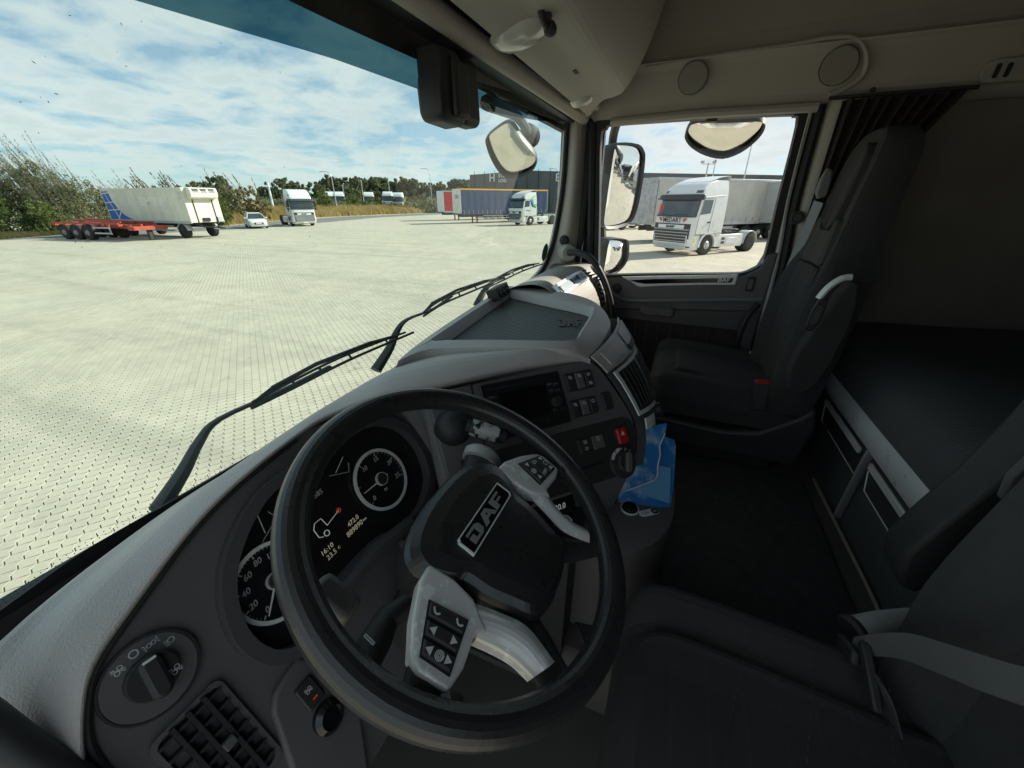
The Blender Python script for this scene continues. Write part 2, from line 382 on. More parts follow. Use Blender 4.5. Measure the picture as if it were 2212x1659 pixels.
for w in shown:
    h = random.uniform(-.0015, .0015)
    if me0 is None:
        o = pm.build('paver', M_paver, ground, sharp=30); me0 = o.data; base = V(o.location)
    else:
        o = bpy.data.objects.new('paver', me0); COL.objects.link(o); o.parent = ground
    o.location = V((base.x+w.x, base.y+w.y, h))
    o.rotation_euler = (random.uniform(-.004, .004), random.uniform(-.004, .004), random.uniform(-.006, .006))
sb = MB()
for w in rest:
    h = random.uniform(-.0015, .0015); off = V((w.x, w.y, GZ+h)); o_ = len(sb.v); q_ = pm if w.length < 9 else pm2
    sb.v += [v+off for v in q_.v]; sb.f += [tuple(i+o_ for i in f) for f in q_.f]
tag(sb.build('paver_field', M_paver, ground, sharp=30, fix=False), None, None, kind='stuff')

# ================================================================ VEGETATION
def leafmat(name, c1, c2, tr=.35, sc_=.6):
    m = bpy.data.materials.new(name); m.use_nodes = True; t = m.node_tree; t.nodes.clear()
    o = N(t, 'ShaderNodeOutputMaterial'); g = N(t, 'ShaderNodeNewGeometry'); oi = N(t, 'ShaderNodeObjectInfo')
    nz = N(t, 'ShaderNodeTexNoise'); nz.inputs['Scale'].default_value = sc_; nz.inputs['Detail'].default_value = 5; t.links.new(g.outputs['Position'], nz.inputs['Vector'])
    ri = N(t, 'ShaderNodeMath', operation='MULTIPLY_ADD'); t.links.new(g.outputs['Random Per Island'], ri.inputs[0]); ri.inputs[1].default_value = .5; ri.inputs[2].default_value = -.25
    a1 = N(t, 'ShaderNodeMath', operation='ADD'); t.links.new(nz.outputs[0], a1.inputs[0]); t.links.new(ri.outputs[0], a1.inputs[1])
    a2 = N(t, 'ShaderNodeMath', operation='MULTIPLY_ADD'); t.links.new(oi.outputs['Random'], a2.inputs[0]); a2.inputs[1].default_value = .24; t.links.new(a1.outputs[0], a2.inputs[2])
    rp_ = N(t, 'ShaderNodeValToRGB'); t.links.new(a2.outputs[0], rp_.inputs[0]); e = rp_.color_ramp.elements
    e[0].position = .32; e[0].color = (*c1, 1); e[1].position = .85; e[1].color = (*c2, 1)
    d = N(t, 'ShaderNodeBsdfDiffuse'); tl = N(t, 'ShaderNodeBsdfTranslucent'); mx_ = N(t, 'ShaderNodeMixShader'); mx_.inputs[0].default_value = tr
    t.links.new(rp_.outputs[0], d.inputs[0]); t.links.new(rp_.outputs[0], tl.inputs[0]); t.links.new(d.outputs[0], mx_.inputs[1]); t.links.new(tl.outputs[0], mx_.inputs[2])
    t.links.new(mx_.outputs[0], o.inputs[0]); return m
M_leaf = leafmat('leaf_green', (.06, .105, .03), (.21, .24, .085))
M_willow = leafmat('leaf_willow', (.10, .125, .06), (.27, .26, .14))
M_brown = leafmat('leaf_brownish', (.11, .105, .045), (.26, .20, .10))
M_far = leafmat('leaf_far', (.10, .125, .075), (.22, .235, .13), .4, .35)
M_dry = leafmat('dry_grass', (.34, .25, .10), (.62, .50, .24), .4, .3)
M_bark = mat('bark', (.12, .10, .08), .9, bump=(30, .6), var=.3, vscale=6)
def rv(): return V((random.gauss(0, 1), random.gauss(0, 1), random.gauss(0, 1))).normalized()
def leaf(b_, p, sz, n=None):
    n = n or rv(); a = rv(); a = (a-n*a.dot(n)).normalized(); c = n.cross(a)
    b_.add([p-a*sz*.5, p+c*sz*.28, p+a*sz*.5, p-c*sz*.28], [(0, 1, 2, 3)])
def crown(blobs, nleaf, sz, up=.3):
    """leaves gathered on many small clumps, so gaps and light tops show"""
    b_ = MB(); tot = sum(r_[0]*r_[1]*r_[2] for _, r_ in blobs)
    for c, r_ in blobs:
        k = max(4, int(nleaf*r_[0]*r_[1]*r_[2]/tot)); cl = max(3, k//26)
        for _ in range(cl):
            d = rv(); rad = random.uniform(.55, 1.05); cc = V((c[0]+d.x*r_[0]*rad, c[1]+d.y*r_[1]*rad, c[2]+d.z*r_[2]*rad))
            cs = random.uniform(.16, .34)*min(r_)
            for _ in range(26):
                e = rv(); p = cc+e*cs*random.uniform(.3, 1.1); nn_ = (e+V((0, 0, up))+rv()*.7).normalized()
                leaf(b_, p, sz*random.uniform(.6, 1.3), nn_)
    return b_
def stems(base, tips, r0):
    b_ = MB()
    for t_ in tips:
        t_ = V(t_); m_ = base.lerp(t_, .5)+V((random.uniform(-.2, .2), random.uniform(-.2, .2), .15))
        b_.tube([base, m_, t_], [r0, r0*.6, r0*.15], 5)
    return b_
def shrub(label, x, y, w, h, mt, shoots=0, lean=(-.35, 0), n=2600, sz=.17, name='shrub', group='shrubs along the yard edge'):
    t = thing(name, label, 'shrub', (x, y, GZ), group)
    base = V((x, y, GZ)); bl = []
    for i in range(9):
        a = random.uniform(0, 6.28); rr_ = random.uniform(0, .55)*w
        hz = random.uniform(.25, .72)*h; bl.append(((x+math.cos(a)*rr_, y+math.sin(a)*rr_, GZ+hz), (w*random.uniform(.28, .42), w*random.uniform(.28, .42), h*random.uniform(.2, .3))))
    bl.append(((x, y, GZ+.22*h), (w*.7, w*.7, h*.25)))
    c = crown(bl, n, sz)
    st = stems(base, [b_[0] for b_ in bl], .05)
    for i in range(shoots):
        a = random.uniform(0, 6.28); rr_ = random.uniform(0, .5)*w; p0 = base+V((math.cos(a)*rr_, math.sin(a)*rr_, h*random.uniform(.3, .5)))
        L = h*random.uniform(.35, .9); d = (RGT*(lean[0]+random.gauss(0, .2))+V((0, random.gauss(0, .1), 1))).normalized()
        path = [p0]; 
        for k in range(1, 6):
            dd = (d+RGT*(lean[0]*.16*k)).normalized(); path.append(path[-1]+dd*L/5)
        st.tube(path, [.014, .012, .010, .008, .006, .003], 4)
        for k in range(int(16+L*9)):
            f = random.uniform(.05, 1)**.8*4.99; i0 = int(f); p = path[i0].lerp(path[i0+1], f-i0)
            ax = (path[i0+1]-path[i0]).normalized(); nn_ = rv(); nn_ = (nn_-ax*nn_.dot(ax)).normalized()
            q = p+ax*.05+nn_*random.uniform(0, .09)
            s_ = sz*random.uniform(.5, .95); cc = ax.cross(nn_)
            c.add([q, q+ax*s_*.5+cc*s_*.17, q+ax*s_+nn_*s_*.2, q+ax*s_*.5-cc*s_*.17], [(0, 1, 2, 3)])
    st.build('trunk', M_bark, t, fix=False); c.build('crown', mt, t, sharp=None, fix=False); return t
def P2(px, py, dd=0):
    p = aG(px, py); v = V((p.x, p.y, 0)); v += v.normalized()*dd; return v.x, v.y
sh = [
 ('low bright green shrub at the left picture edge', -60, 514, 2.8, 3.8, M_leaf, 8), ('rounded green shrub left of the orange chassis trailer', 22, 511, 3.0, 4.4, M_leaf, 12),
 ('tall willow shrub leaning left above the green shrubs', 62, 505, 3.2, 5.6, M_willow, 80), ('tallest wind-bent willow shrub behind the orange trailer', 140, 506, 3.4, 6.2, M_willow, 130),
 ('willow shrub with thin shoots at the rear of the box trailer', 190, 502, 2.9, 5.2, M_willow, 90), ('green shrub behind the wheels of the orange trailer', 112, 509, 2.2, 2.9, M_leaf, 3),
 ('shrub with twigs above the blue corner of the box trailer', 250, 497, 2.8, 4.2, M_willow, 26), ('shrub with two long shoots above the box trailer roof', 310, 495, 2.8, 4.3, M_willow, 34),
 ('brownish shrub above the middle of the box trailer', 355, 493, 2.6, 4.4, M_brown, 22), ('russet shrub above the refrigeration unit', 408, 490, 2.6, 4.5, M_brown, 30),
 ('dense green shrub between box trailer and white car', 470, 490, 2.7, 4.0, M_leaf, 4), ('airy shrub leaning left behind the white car', 512, 482, 3.6, 5.0, M_willow, 14),
 ('olive shrub left of the striped marker post', 556, 480, 3.8, 5.0, M_brown, 4),
 ('green bush right of the white tractor unit', 706, 466, 3.4, 5.0, M_leaf, 0), ('yellow-green bush in front of the far white cabs', 772, 463, 4.2, 5.6, M_leaf, 3),
 ('small round tree on the dry bank', 815, 461, 4.4, 4.6, M_leaf, 0), ('bush behind the first fence post', 880, 459, 4.5, 4.8, M_brown, 0), ('pale bush inside the wire fence', 905, 457, 4.6, 4.6, M_willow, 0)]
for lab, px, py, w, h, mt, s_ in sh:
    x, y = P2(px, py, 2.2); d = math.hypot(x, y)
    shrub(lab, x, y, w, h, mt, s_, n=int(7500 if d < 60 else 3600), sz=.16 if d < 60 else .3)
# dry grass bank
def bank(name, label, line_, depth, hgt, n, mt, blade):
    b_ = MB(); 
    for _ in range(n):
        f = random.uniform(0, len(line_)-1.001); i = int(f); a, c = V(line_[i]).to_3d(), V(line_[i+1]).to_3d(); p = a.lerp(c, f-i)
        od = p.normalized(); dd = random.uniform(0, 1); p = p+od*dd*depth; p.z = GZ+hgt*min(1, dd*1.6)
        L = blade*random.uniform(.6, 1.3); d = (V((0, 0, 1))+RGT*random.gauss(-.3, .25)+rv()*.18).normalized(); s_ = RGT*random.uniform(.03, .07)*(p.length/50)
        m_ = p+d*L*.6; e_ = p+(d+RGT*-.25).normalized()*L
        b_.add([p-s_, p+s_, m_+s_*.7, e_, m_-s_*.7], [(0, 1, 2, 3, 4)])
    o = b_.build(name, mt, None, sharp=None, fix=False); return tag(o, label, 'grass', kind='stuff')
gl = [P2(440, 486), P2(490, 487), P2(600, 477), P2(680, 470), P2(750, 467), P2(830, 463.5), P2(900, 461), P2(960, 458.5)]
bank('dry_grass', 'long dry yellow grass on the bank behind the yard', gl, 12, .9, 9000, M_dry, 1.1)
gl0 = [P2(-90, 524), P2(0, 518), P2(120, 508), P2(230, 503)]
bank('verge_grass', 'short dull grass at the foot of the shrubs on the left', gl0, 4, .1, 2600, leafmat('verge', (.12, .11, .05), (.25, .22, .10)), .35)
# earth under the bank
eb = MB(); lo_ = [V((x, y, GZ-.02)) for x, y in gl]; hi_ = [V((x, y, GZ+.9))+V((x, y, 0)).normalized()*7.5 for x, y in gl]; far_ = [V((x, y, GZ+1.0))+V((x, y, 0)).normalized()*40 for x, y in gl]
eb.grid([lo_, hi_, far_]); struct(eb.build('grass_bank', mat('bank_earth', (.30, .24, .11), .95, var=.3, vscale=.7), sharp=None))
# far trees: three shapes, copied
def far_tree(name, label, x, y, w, h, proto=None):
    t = thing(name, label, 'tree', (x, y, GZ), 'trees on the skyline')
    if proto is None:
        bl = []
        for i in range(10):
            a = random.uniform(0, 6.28); r_ = random.uniform(.05, .62); bl.append(((math.cos(a)*r_, math.sin(a)*r_, random.uniform(.38, .86)), (random.uniform(.26, .42), random.uniform(.26, .42), random.uniform(.12, .2))))
        bl.append(((0, 0, .93), (.25, .25, .07))); bl.append(((0, 0, .35), (.7, .7, .2)))
        c = crown(bl, 9000, .13).build('crown', M_far, None, sharp=None, fix=False)
        tr = stems(V((0, 0, 0)), [b_[0] for b_ in bl[:6]], .04).build('trunk', M_bark, None, fix=False)
        c.parent = t; tr.parent = t
    else:
        for ch in proto.children:
            c = ch.copy(); COL.objects.link(c); c.parent = t
    t.scale = (w, w, h); t.rotation_euler = (0, 0, random.uniform(0, 6.28)); return t
protos = []
tx = [(470, 385, 'dark tree top behind the airy shrub'), (586, 405, 'low dark crown left of the striped marker post'), (618, 391, 'broad dome-shaped tree behind the striped marker post'), (655, 398, 'dark tree hidden behind the white tractor roof'), (700, 402, 'tree to the left of the first street lamp'),
      (728, 386, 'full round tree behind the first street lamp'), (752, 389, 'broad tree right of the first street lamp'), (775, 385, 'tall tree above the far white cabs'), (798, 391, 'tree between two far lamp poles'), (820, 385, 'pointed tree in the middle of the wood'),
      (845, 398, 'low tree right of the pointed one'), (866, 386, 'lone slim tall tree on the skyline'), (890, 400, 'dark tree left of the fence corner'), (912, 396, 'slim dark tree over the wire fence'), (935, 399, 'tree behind the second street lamp'), (960, 400, 'tree left of the red trailer'),
      (985, 397, 'tree above the red trailer'), (1003, 390, 'tree beside the dark hall'), (1020, 396, 'dark crown hiding the end of the hall')]
for i, (px, ty, lab) in enumerate(tx):
    d = 150+random.uniform(-12, 25); v = V((ray(px, 435).x, ray(px, 435).y, 0)).normalized()*d
    p0 = proj(V((v.x, v.y, 0))); k = p0[1]-proj(V((v.x, v.y, 1)))[1]; h = 2.6+(p0[1]-ty)/k
    t = far_tree('deciduous_tree', lab, v.x, v.y, h*random.uniform(.85, 1.15), h*1.04, protos[i % 4] if i >= 4 else None)
    if i < 4: protos.append(t)
hb = MB()
for i in range(5200):
    px = random.uniform(560, 1010); d = random.uniform(105, 125); v = V((ray(px, 435).x, ray(px, 435).y, 0)).normalized()*d; v.z = GZ+random.uniform(0, 3.6)*random.uniform(.5, 1)
    leaf(hb, v, random.uniform(.7, 1.5))
tag(hb.build('undergrowth', M_far, None, sharp=None, fix=False), 'mass of dark undergrowth below the skyline trees', 'undergrowth', kind='stuff')
# ================================================================ VEHICLES (local axes: +x forwards, +y left, z up from the ground)
M_white = mat('white_paint', (.70, .715, .71), .3, coat=.4, var=.03, vscale=2)
M_cream = mat('cream_panel', (.70, .68, .57), .5, var=.12, vscale=1.2)
M_tyre = mat('tyre_rubber', (.022, .022, .022), .85, var=.3, vscale=8)
M_rim = mat('steel_rim', (.55, .56, .57), .4, .6, var=.15, vscale=9)
M_chas = mat('chassis_dark', (.035, .035, .037), .7, var=.3, vscale=5)
M_blkp = mat('black_trim', (.018, .018, .02), .45)
M_wglass = mat('vehicle_glass', (.02, .032, .034), .05, spec=.9, coat=.5)
M_lamp = mat('lamp_lens', (.75, .78, .8), .12, spec=.8, coat=.6)
M_grey = mat('grey_panel', (.42, .43, .43), .5, var=.1)
M_steel = mat('galvanised', (.5, .51, .52), .45, .5, var=.12)
M_red = mat('orange_red_paint', (.36, .06, .035), .6, var=.28, vscale=3)
M_redc = mat('red_panel', (.42, .02, .035), .5, var=.06)
M_blue = mat('blue_print', (.012, .12, .46), .5, var=.08)
M_navy = mat('blue_curtain', (.016, .045, .125), .55, var=.14, vscale=1.5)
M_orange = mat('orange_beam', (.85, .40, .04), .5, var=.06)
M_curt = mat('grey_curtain', (.50, .49, .45), .6, var=.12, vscale=1.2)
M_green = mat('lime_print', (.20, .52, .02), .4)
M_sky = mat('light_blue_print', (.06, .42, .72), .4)
M_dblue = mat('dark_blue_print', (.015, .07, .26), .4)
M_txt = mat('black_print', (.012, .012, .014), .5)
M_txtred = mat('red_print', (.6, .03, .04), .5)
M_yel = mat('yellow_marker', (.85, .55, .05), .5)
_wheels = {}
def wheel(parent, x, y, r, w, front=True, mt=None):
    """tyre and rim as one wheel part with two sub-parts; side +1 = left"""
    sd = 1 if y > 0 else -1; key = (r, w, front, sd)
    if key not in _wheels:
        ty = MB().lathe([(r*.58, 0), (r*.86, .0), (r*.96, .02), (r, .06), (r, w-.06), (r*.96, w-.02), (r*.86, w), (r*.58, w)], (0, 0, 0), (0, -sd, 0), 32)
        ri = MB()
        if front: pr = [(r*.59, .01), (r*.56, .02), (r*.53, .05), (r*.36, -.01), (r*.32, -.03), (r*.2, -.045), (r*.19, -.08), (.0, -.085)]
        else: pr = [(r*.59, .01), (r*.56, .02), (r*.53, .14), (r*.34, .16), (r*.3, .05), (r*.2, .03), (0, .03)]
        ri.lathe(pr, (0, 0, 0), (0, -sd, 0), 24)
        for k in range(10):
            a = 2*math.pi*k/10; ri.lathe([(.022, 0), (.02, .03), (0, .03)], (r*.28*math.cos(a), sd*(.03 if front else -.06), r*.28*math.sin(a)), (0, sd, 0), 6)
        _wheels[key] = (ty, ri)
    ty, ri = _wheels[key]
    def sh_(b_): n = MB(); n.v = [v+V((x, y, r)) for v in b_.v]; n.f = b_.f; return n
    t = sh_(ty).build('wheel', M_tyre, parent, sharp=40); sh_(ri).build('rim', mt or M_rim, t, sharp=40); return t
def place(t, x, y, heading, z=None):
    """heading: degrees clockwise from +Y"""
    t.location = (x, y, GZ if z is None else z); t.rotation_euler = (0, 0, R(90-heading))
def tractor(label, style='new', group=None, name='tractor_unit', base=-3.65, detail=True):
    t = thing(name, label, 'truck', (0, 0, 0), group)
    new = style == 'new'
    fx = [(.30, 1.36), (.55, 1.46), (1.2, 1.48), (1.8, 1.44), (2.75, 1.20), (2.95, 1.12), (3.25, .88), (3.45, .52), (3.56, .05)] if new else [(.30, 1.36), (.5, 1.44), (1.2, 1.45), (1.75, 1.42), (2.72, 1.26), (2.95, 1.22), (3.3, 1.0), (3.65, .62), (3.82, .1)]
    wy = [(.3, 1.23), (1.0, 1.25), (1.8, 1.25), (2.75, 1.21), (3.1, 1.16), (3.56, 1.06)] if new else [(.3, 1.23), (1.8, 1.24), (2.7, 1.22), (3.3, 1.18), (3.82, 1.08)]
    rx = -.98 if new else -.80
    top = fx[-1][0]
    def S(u, z, off=0.0):
        """u in [-2,2]: |u|<=1 round the nose, |u|>1 along the flank"""
        f, w = interp(fx, z), interp(wy, z); s = abs(u); sg = 1 if u >= 0 else -1
        def q(s_):
            if s_ <= 1: return V((f-.30*s_**5-.05*s_**2, w*(1-(1-s_)**1.6) if s_ > 0 else 0, z)) if False else V((f-.05*s_**2-.30*max(0, (s_-.55)/.45)**2.4, w*math.sin(min(s_, 1)*math.pi/2)**.92, z))
            return V((f-.35+(rx-(f-.35))*(s_-1), w, z))
        p = q(s); d = q(min(s+.01, 2))-q(max(s-.01, 0)); nrm = V((d.y, -d.x, 0))
        if nrm.length > 0: p = p+nrm.normalized()*off
        return V((p.x, p.y*sg, p.z))
    us = [-2, -1.6, -1.2, -1.05, -1, -.94, -.86, -.76, -.62, -.45, -.2, 0, .2, .45, .62, .76, .86, .94, 1, 1.05, 1.2, 1.6, 2]
    zs = sorted(set([1.02, 1.2, 1.5]+[z for z, _ in fx if z >= 1.0]+[2.2, 2.5, 3.1, 3.4]))
    zs = [z for z in zs if z <= top]
    b_ = MB(); rows = [[S(u, z) for u in us] for z in zs]; b_.grid(rows)
    n = len(us); o0 = 0; oT = (len(zs)-1)*n
    b_.f.append(tuple(range(n))); b_.f.append(tuple(range(oT, oT+n))[::-1])
    b_.f += [(i*n, (i+1)*n, (i+1)*n+n-1, i*n+n-1) for i in range(len(zs)-1)]
    b_.build('cab_body', M_white, t, sharp=32)
    def patch(name, u0, u1, z0, z1, m, off=.006, nu=8, nv=4, parent=None, th=.02, z0b=None):
        r_ = []
        for j in range(nv+1):
            r_.append([])
            for i in range(nu+1):
                u = u0+(u1-u0)*i/nu; za_ = z0+((z0b if z0b is not None else z0)-z0)*i/nu; z = za_+(z1-za_)*j/nv
                r_[-1].append(S(u, z, off))
        return MB().grid(r_).build(name, m, parent or t, sharp=40, fix=False)
    # lower nose / bumper with wheel-arch end
    bz = [.30, .36, .55, .8, 1.02]; bu = [u for u in us if abs(u) <= 1.05]
    b_ = MB(); rows = [[S(u, z, .012 if z > .33 else -.02) for u in bu]+[V((.62, -1.2, z)), V((.62, 1.2, z))][::-1] for z in bz]
    b_.grid(rows, closed=True); m_ = len(rows[0]); b_.f.append(tuple(range(m_))); b_.f.append(tuple(range(4*m_, 5*m_))[::-1]); b_.build('bumper', M_white, t, sharp=35)
    b_ = MB()   # flank pieces behind the front wheel
    for sg in (-1, 1): b_ = MB().bb(-.95, -.62, sg*1.23, sg*.8, .78, 1.03).build('cab_side_lower', M_white, t, bevel=.02)
    # arches
    for sg in (-1, 1):
        po = [(.66*math.cos(R(a)), .5+.66*math.sin(R(a))) for a in range(-8, 189, 14)]; pi = [(.56*math.cos(R(a)), .5+.56*math.sin(R(a))) for a in range(-8, 189, 14)]
        b_ = MB(); nA = len(po)
        vs = [V((x, sg*1.265, z)) for x, z in po]+[V((x, sg*1.265, z)) for x, z in pi]+[V((x, sg*.85, z)) for x, z in po]+[V((x, sg*.85, z)) for x, z in pi]
        fs = []
        for i in range(nA-1): fs += [(i, i+1, nA+i+1, nA+i), (nA+i, nA+i+1, 3*nA+i+1, 3*nA+i), (i, 2*nA+i, 2*nA+i+1, i+1)]
        b_.add(vs, fs).build('wheel_arch', M_white if new else M_grey, t, sharp=40)
    ws = patch('windscreen', -.93, .93, 1.90 if new else 1.80, 2.72 if new else 2.66, M_wglass, .010, 14, 4)
    for sg in (-1, 1):
        patch('side_window', sg*1.06, sg*1.42, 1.98, 2.66, M_wglass, .008, 4, 3, z0b=2.05)
        d = patch('door', sg*1.04, sg*1.50, 1.06, 2.72, M_white, .0035, 6, 5)
        MB().box(S(sg*1.43, 1.62, .02), (.2, .03, .06)).build('door_handle', M_blkp, d)
        lo_, hi_ = [S(sg*(1.04+.46*i/4), 1.06, .006) for i in range(5)], [S(sg*(1.04+.46*i/4), 2.72, .006) for i in range(5)]
        for pth in (lo_, hi_, [S(sg*1.04, 1.06+1.66*i/6, .006) for i in range(7)], [S(sg*1.50, 1.06+1.66*i/6, .006) for i in range(7)]): MB().tube(pth, .009, 4).build('door_gap', M_chas, d)
        MB().tube([S(sg*1.0, 1.02, .008), S(sg*1.5, 1.05, .008), S(sg*1.98, 1.1, .008)], .012, 4).build('sill_gap', M_chas, t)
        if new: MB().tube([S(sg*(1.02+.9*i/5), 2.78+.02*i, .008) for i in range(6)], .014, 4).build('roof_gap', M_grey, t)
        if new: patch('locker_lid', sg*1.62, sg*1.86, 1.2, 1.75, M_white, .006, 3, 3)
        else: patch('rear_side_window', sg*1.78, sg*1.88, 1.9, 2.7, M_wglass, .006, 3, 3)
    MB().tube([S(u/10, 1.885 if new else 1.78, .016) for u in range(-9, 10)], .02, 4).build('scuttle_seal', M_blkp, t)
    for u0, u1 in ((-.75, -.2), (-.15, .5)): MB().tube([S(u0, 1.92, .03), S((u0+u1)/2, 1.99, .03), S(u1, 1.97, .03)], .014, 4).build('wiper', M_blkp, t)
    # visor, roof kit
    vz = 2.80 if new else 2.74
    b_ = MB(); rows = [[S(u, vz-.13, .05) for u in bu if abs(u) <= .95], [S(u, vz-.10, .2) for u in bu if abs(u) <= .95], [S(u, vz+.10, .18) for u in bu if abs(u) <= .95], [S(u, vz+.12, .0) for u in bu if abs(u) <= .95]]
    b_.grid(rows).build('sun_visor', M_blkp if new else mat('smoked_visor', (.06, .075, .08), .1), t, sharp=35, solid=.012)
    if new:
        for sg in (-1, 1): patch('roof_lamp', sg*.52, sg*.86, 2.98, 3.10, M_wglass, .012, 4, 2)
        rf = MB(); rf.grid([[V((.35-.02*abs(y), y, 3.50)) for y in (-1.0, -.5, 0, .5, 1.0)], [V((-.4, y, 3.72-.03*abs(y))) for y in (-1.02, -.5, 0, .5, 1.02)], [V((-1.05, y, 3.80-.03*abs(y))) for y in (-1.08, -.5, 0, .5, 1.08)], [V((-1.08, y, 3.55)) for y in (-1.08, -.5, 0, .5, 1.08)], [V((-1.0, y, 3.5)) for y in (-1.0, -.5, 0, .5, 1.0)]])
        rf.build('roof_deflector', M_white, t, sharp=40)
    else:
        for sg in (-1, 1): patch('roof_lamp', sg*.72, sg*.9, 3.12, 3.28, M_wglass, .012, 4, 2)
    # grille
    g0, g1, gu = (.48, 1.56, .76) if new else (.55, 1.46, .64)
    gb = patch('grille', -gu, gu, g0, g1, M_blkp, .014, 10, 6)
    for k in range(6):
        z = g0+.08+k*(g1-g0-.36)/5; w = gu*(.84+.10*k/5)
        r_ = [[S(-w+2*w*i/10, zz_, o_) for i in range(11)] for zz_, o_ in ((z-.022, .018), (z-.004, .06), (z+.018, .018))]
        MB().grid(r_).build('grille_slat', M_white, t, sharp=40)
    patch('badge_panel', -gu*.60, gu*.60, g1-.24, g1-.06, M_white, .03, 6, 2)
    c = S(0, g1-.15, .05); logo('lettering', Fr(c, (0, 1, 0), (0, 0, 1)), .56, .12, M_txt, t, 0, .01)
    for sg in (-1, 1):
        patch('headlight', sg*.70, sg*.97, .66, .84, M_lamp, .022, 5, 2); patch('fog_lamp', sg*.66, sg*.86, .42, .48, M_blkp, .02, 3, 1)
        patch('marker_light', sg*1.0, sg*1.07, .66, .84, M_yel, .016, 2, 2)
    MB().box(S(0, .42, .03), (.02, .52, .11)).build('number_plate', mat('plate_white', (.75, .75, .75), .4), t)
    for sg in (-1, 1):
        m_ = MB()
        if new and style == 'new':
            m_.tube([S(sg*1.0, 2.86, 0), S(sg*1.0, 2.86, 0)+V((.18, sg*.16, -.02)), S(sg*1.0, 2.80, 0)+V((.32, sg*.24, -.12))], [.05, .045, .03], 8); m_.build('mirror_arm', M_blkp, t)
        else:
            p = S(sg*1.0, 2.3, 0)+V((.05, sg*.22, 0)); m_.box(p, (.14, .2, .62)); m_.box(p-V((0, 0, .48)), (.14, .2, .26)); m_.tube([p+V((0, 0, .3)), S(sg*1.0, 2.66)], .03, 6); m_.build('mirror', M_blkp, t, bevel=.03)
    # chassis
    ch = MB()
    for sg in (-1, 1): ch.bb(base-.95, .6, sg*.43, sg*.35, .72, .98)
    for x in (-1.3, -2.3, base, base-.8): ch.bb(x-.05, x+.05, -.38, .38, .75, .95)
    ch.build('chassis', M_chas, t)
    MB().lathe([(.52, 0), (.5, .05), (.12, .07), (0, .05)], (base+.35, 0, 1.12), (0, 0, 1), 20).build('fifth_wheel', M_chas, t)
    MB().bb(-1.25, -1.1, -.75, .75, 1.0, 1.9).build('air_lines_panel', M_chas, t)
    for sg in (-1, 1):
        sk = MB(); sk.prism([V((-.66, sg*1.2, .38)), V((base+.72, sg*1.2, .34)), V((base+.62, sg*1.2, .55)), V((base+.75, sg*1.2, .98)), V((-.95, sg*1.2, .98)), V((-.66, sg*1.2, .78))], (0, -sg*.25, 0))
        s_ = sk.build('side_skirt', M_white, t, bevel=.02)
        MB().prism([V((-1.6, sg*1.205, .5)), V((base+1.25, sg*1.205, .5)), V((base+.95, sg*1.205, .66)), V((base+1.25, sg*1.205, .82)), V((-1.6, sg*1.205, .82))], (0, sg*.014, 0)).build('skirt_panel', M_white, s_, bevel=.008)
        for z in (.52, .72): MB().bb(-1.42, -1.18, sg*1.2, sg*1.225, z, z+.12).build('skirt_vent', M_blkp, s_)
        fe = MB(); rw = []
        for a in range(-5, 186, 19): rw.append([V((base+.58*math.cos(R(a)), y, .5+.60*math.sin(R(a)))) for y in (sg*.62, sg*1.24)])
        fe.grid(rw).build('rear_mudguard', M_chas if not new else M_grey, t, sharp=50, solid=.02)
        wheel(t, 0, sg*1.24, .5, .32); wheel(t, base, sg*1.24, .5, .60, False)
    t['S'] = 0; del t['S']; t_S[t.name] = S
    return t
t_S = {}
# --- white tractor with company name, seen through the passenger window
A_ = aG(1520, 551); B_ = aG(1613, 543); hd = math.degrees(math.atan2(A_.x-B_.x, A_.y-B_.y))
med = tractor('white tractor unit with winged black name above its grille, parked outside passenger window', 'new')
S = t_S[med.name]
mc = S(0, 1.71, .03)
text('lettering', 'MEDART', Fr(mc, (0, 1, 0), (.12, 0, 1)), .36, M_txt, med, .004, 0, .002, squash=.86)
for sg in (-1, 1):
    b_ = MB()
    for k in range(3):
        z = .11-.075*k; L = .27-.07*k; b_.plate(Fr(mc+V((-.03, 0, 0)), (0, 1, 0), (.12, 0, 1)), [(sg*.68, z), (sg*(.68+L), z), (sg*(.68+L-.06), z-.058), (sg*.68, z-.058)][::sg], 0, .006)
    b_.build('wing_mark', M_txtred, med, sharp=None)
text('lettering', 'DK 574 W 30', Fr(S(0, .42, .045), (0, 1, 0), (0, 0, 1)), .085, M_txt, med, .001)
MB().plate(Fr(S(-.55, 2.2, .014), (0, 1, 0), (-.25, 0, 1)), [(-.16, .25), (.16, .25), (0, -.28)][::-1], 0, .004).build('pennant', M_txtred, med, sharp=None)
def at_front_wheel(t, px, py, heading, side=1):
    """put the left (+1) front wheel's contact on a ground point"""
    p = aG(px, py); th = R(90-heading); off = V((-math.sin(th), math.cos(th), 0))*side*1.2; q = p-off; place(t, q.x, q.y, heading)
at_front_wheel(med, 1520, 551, hd)
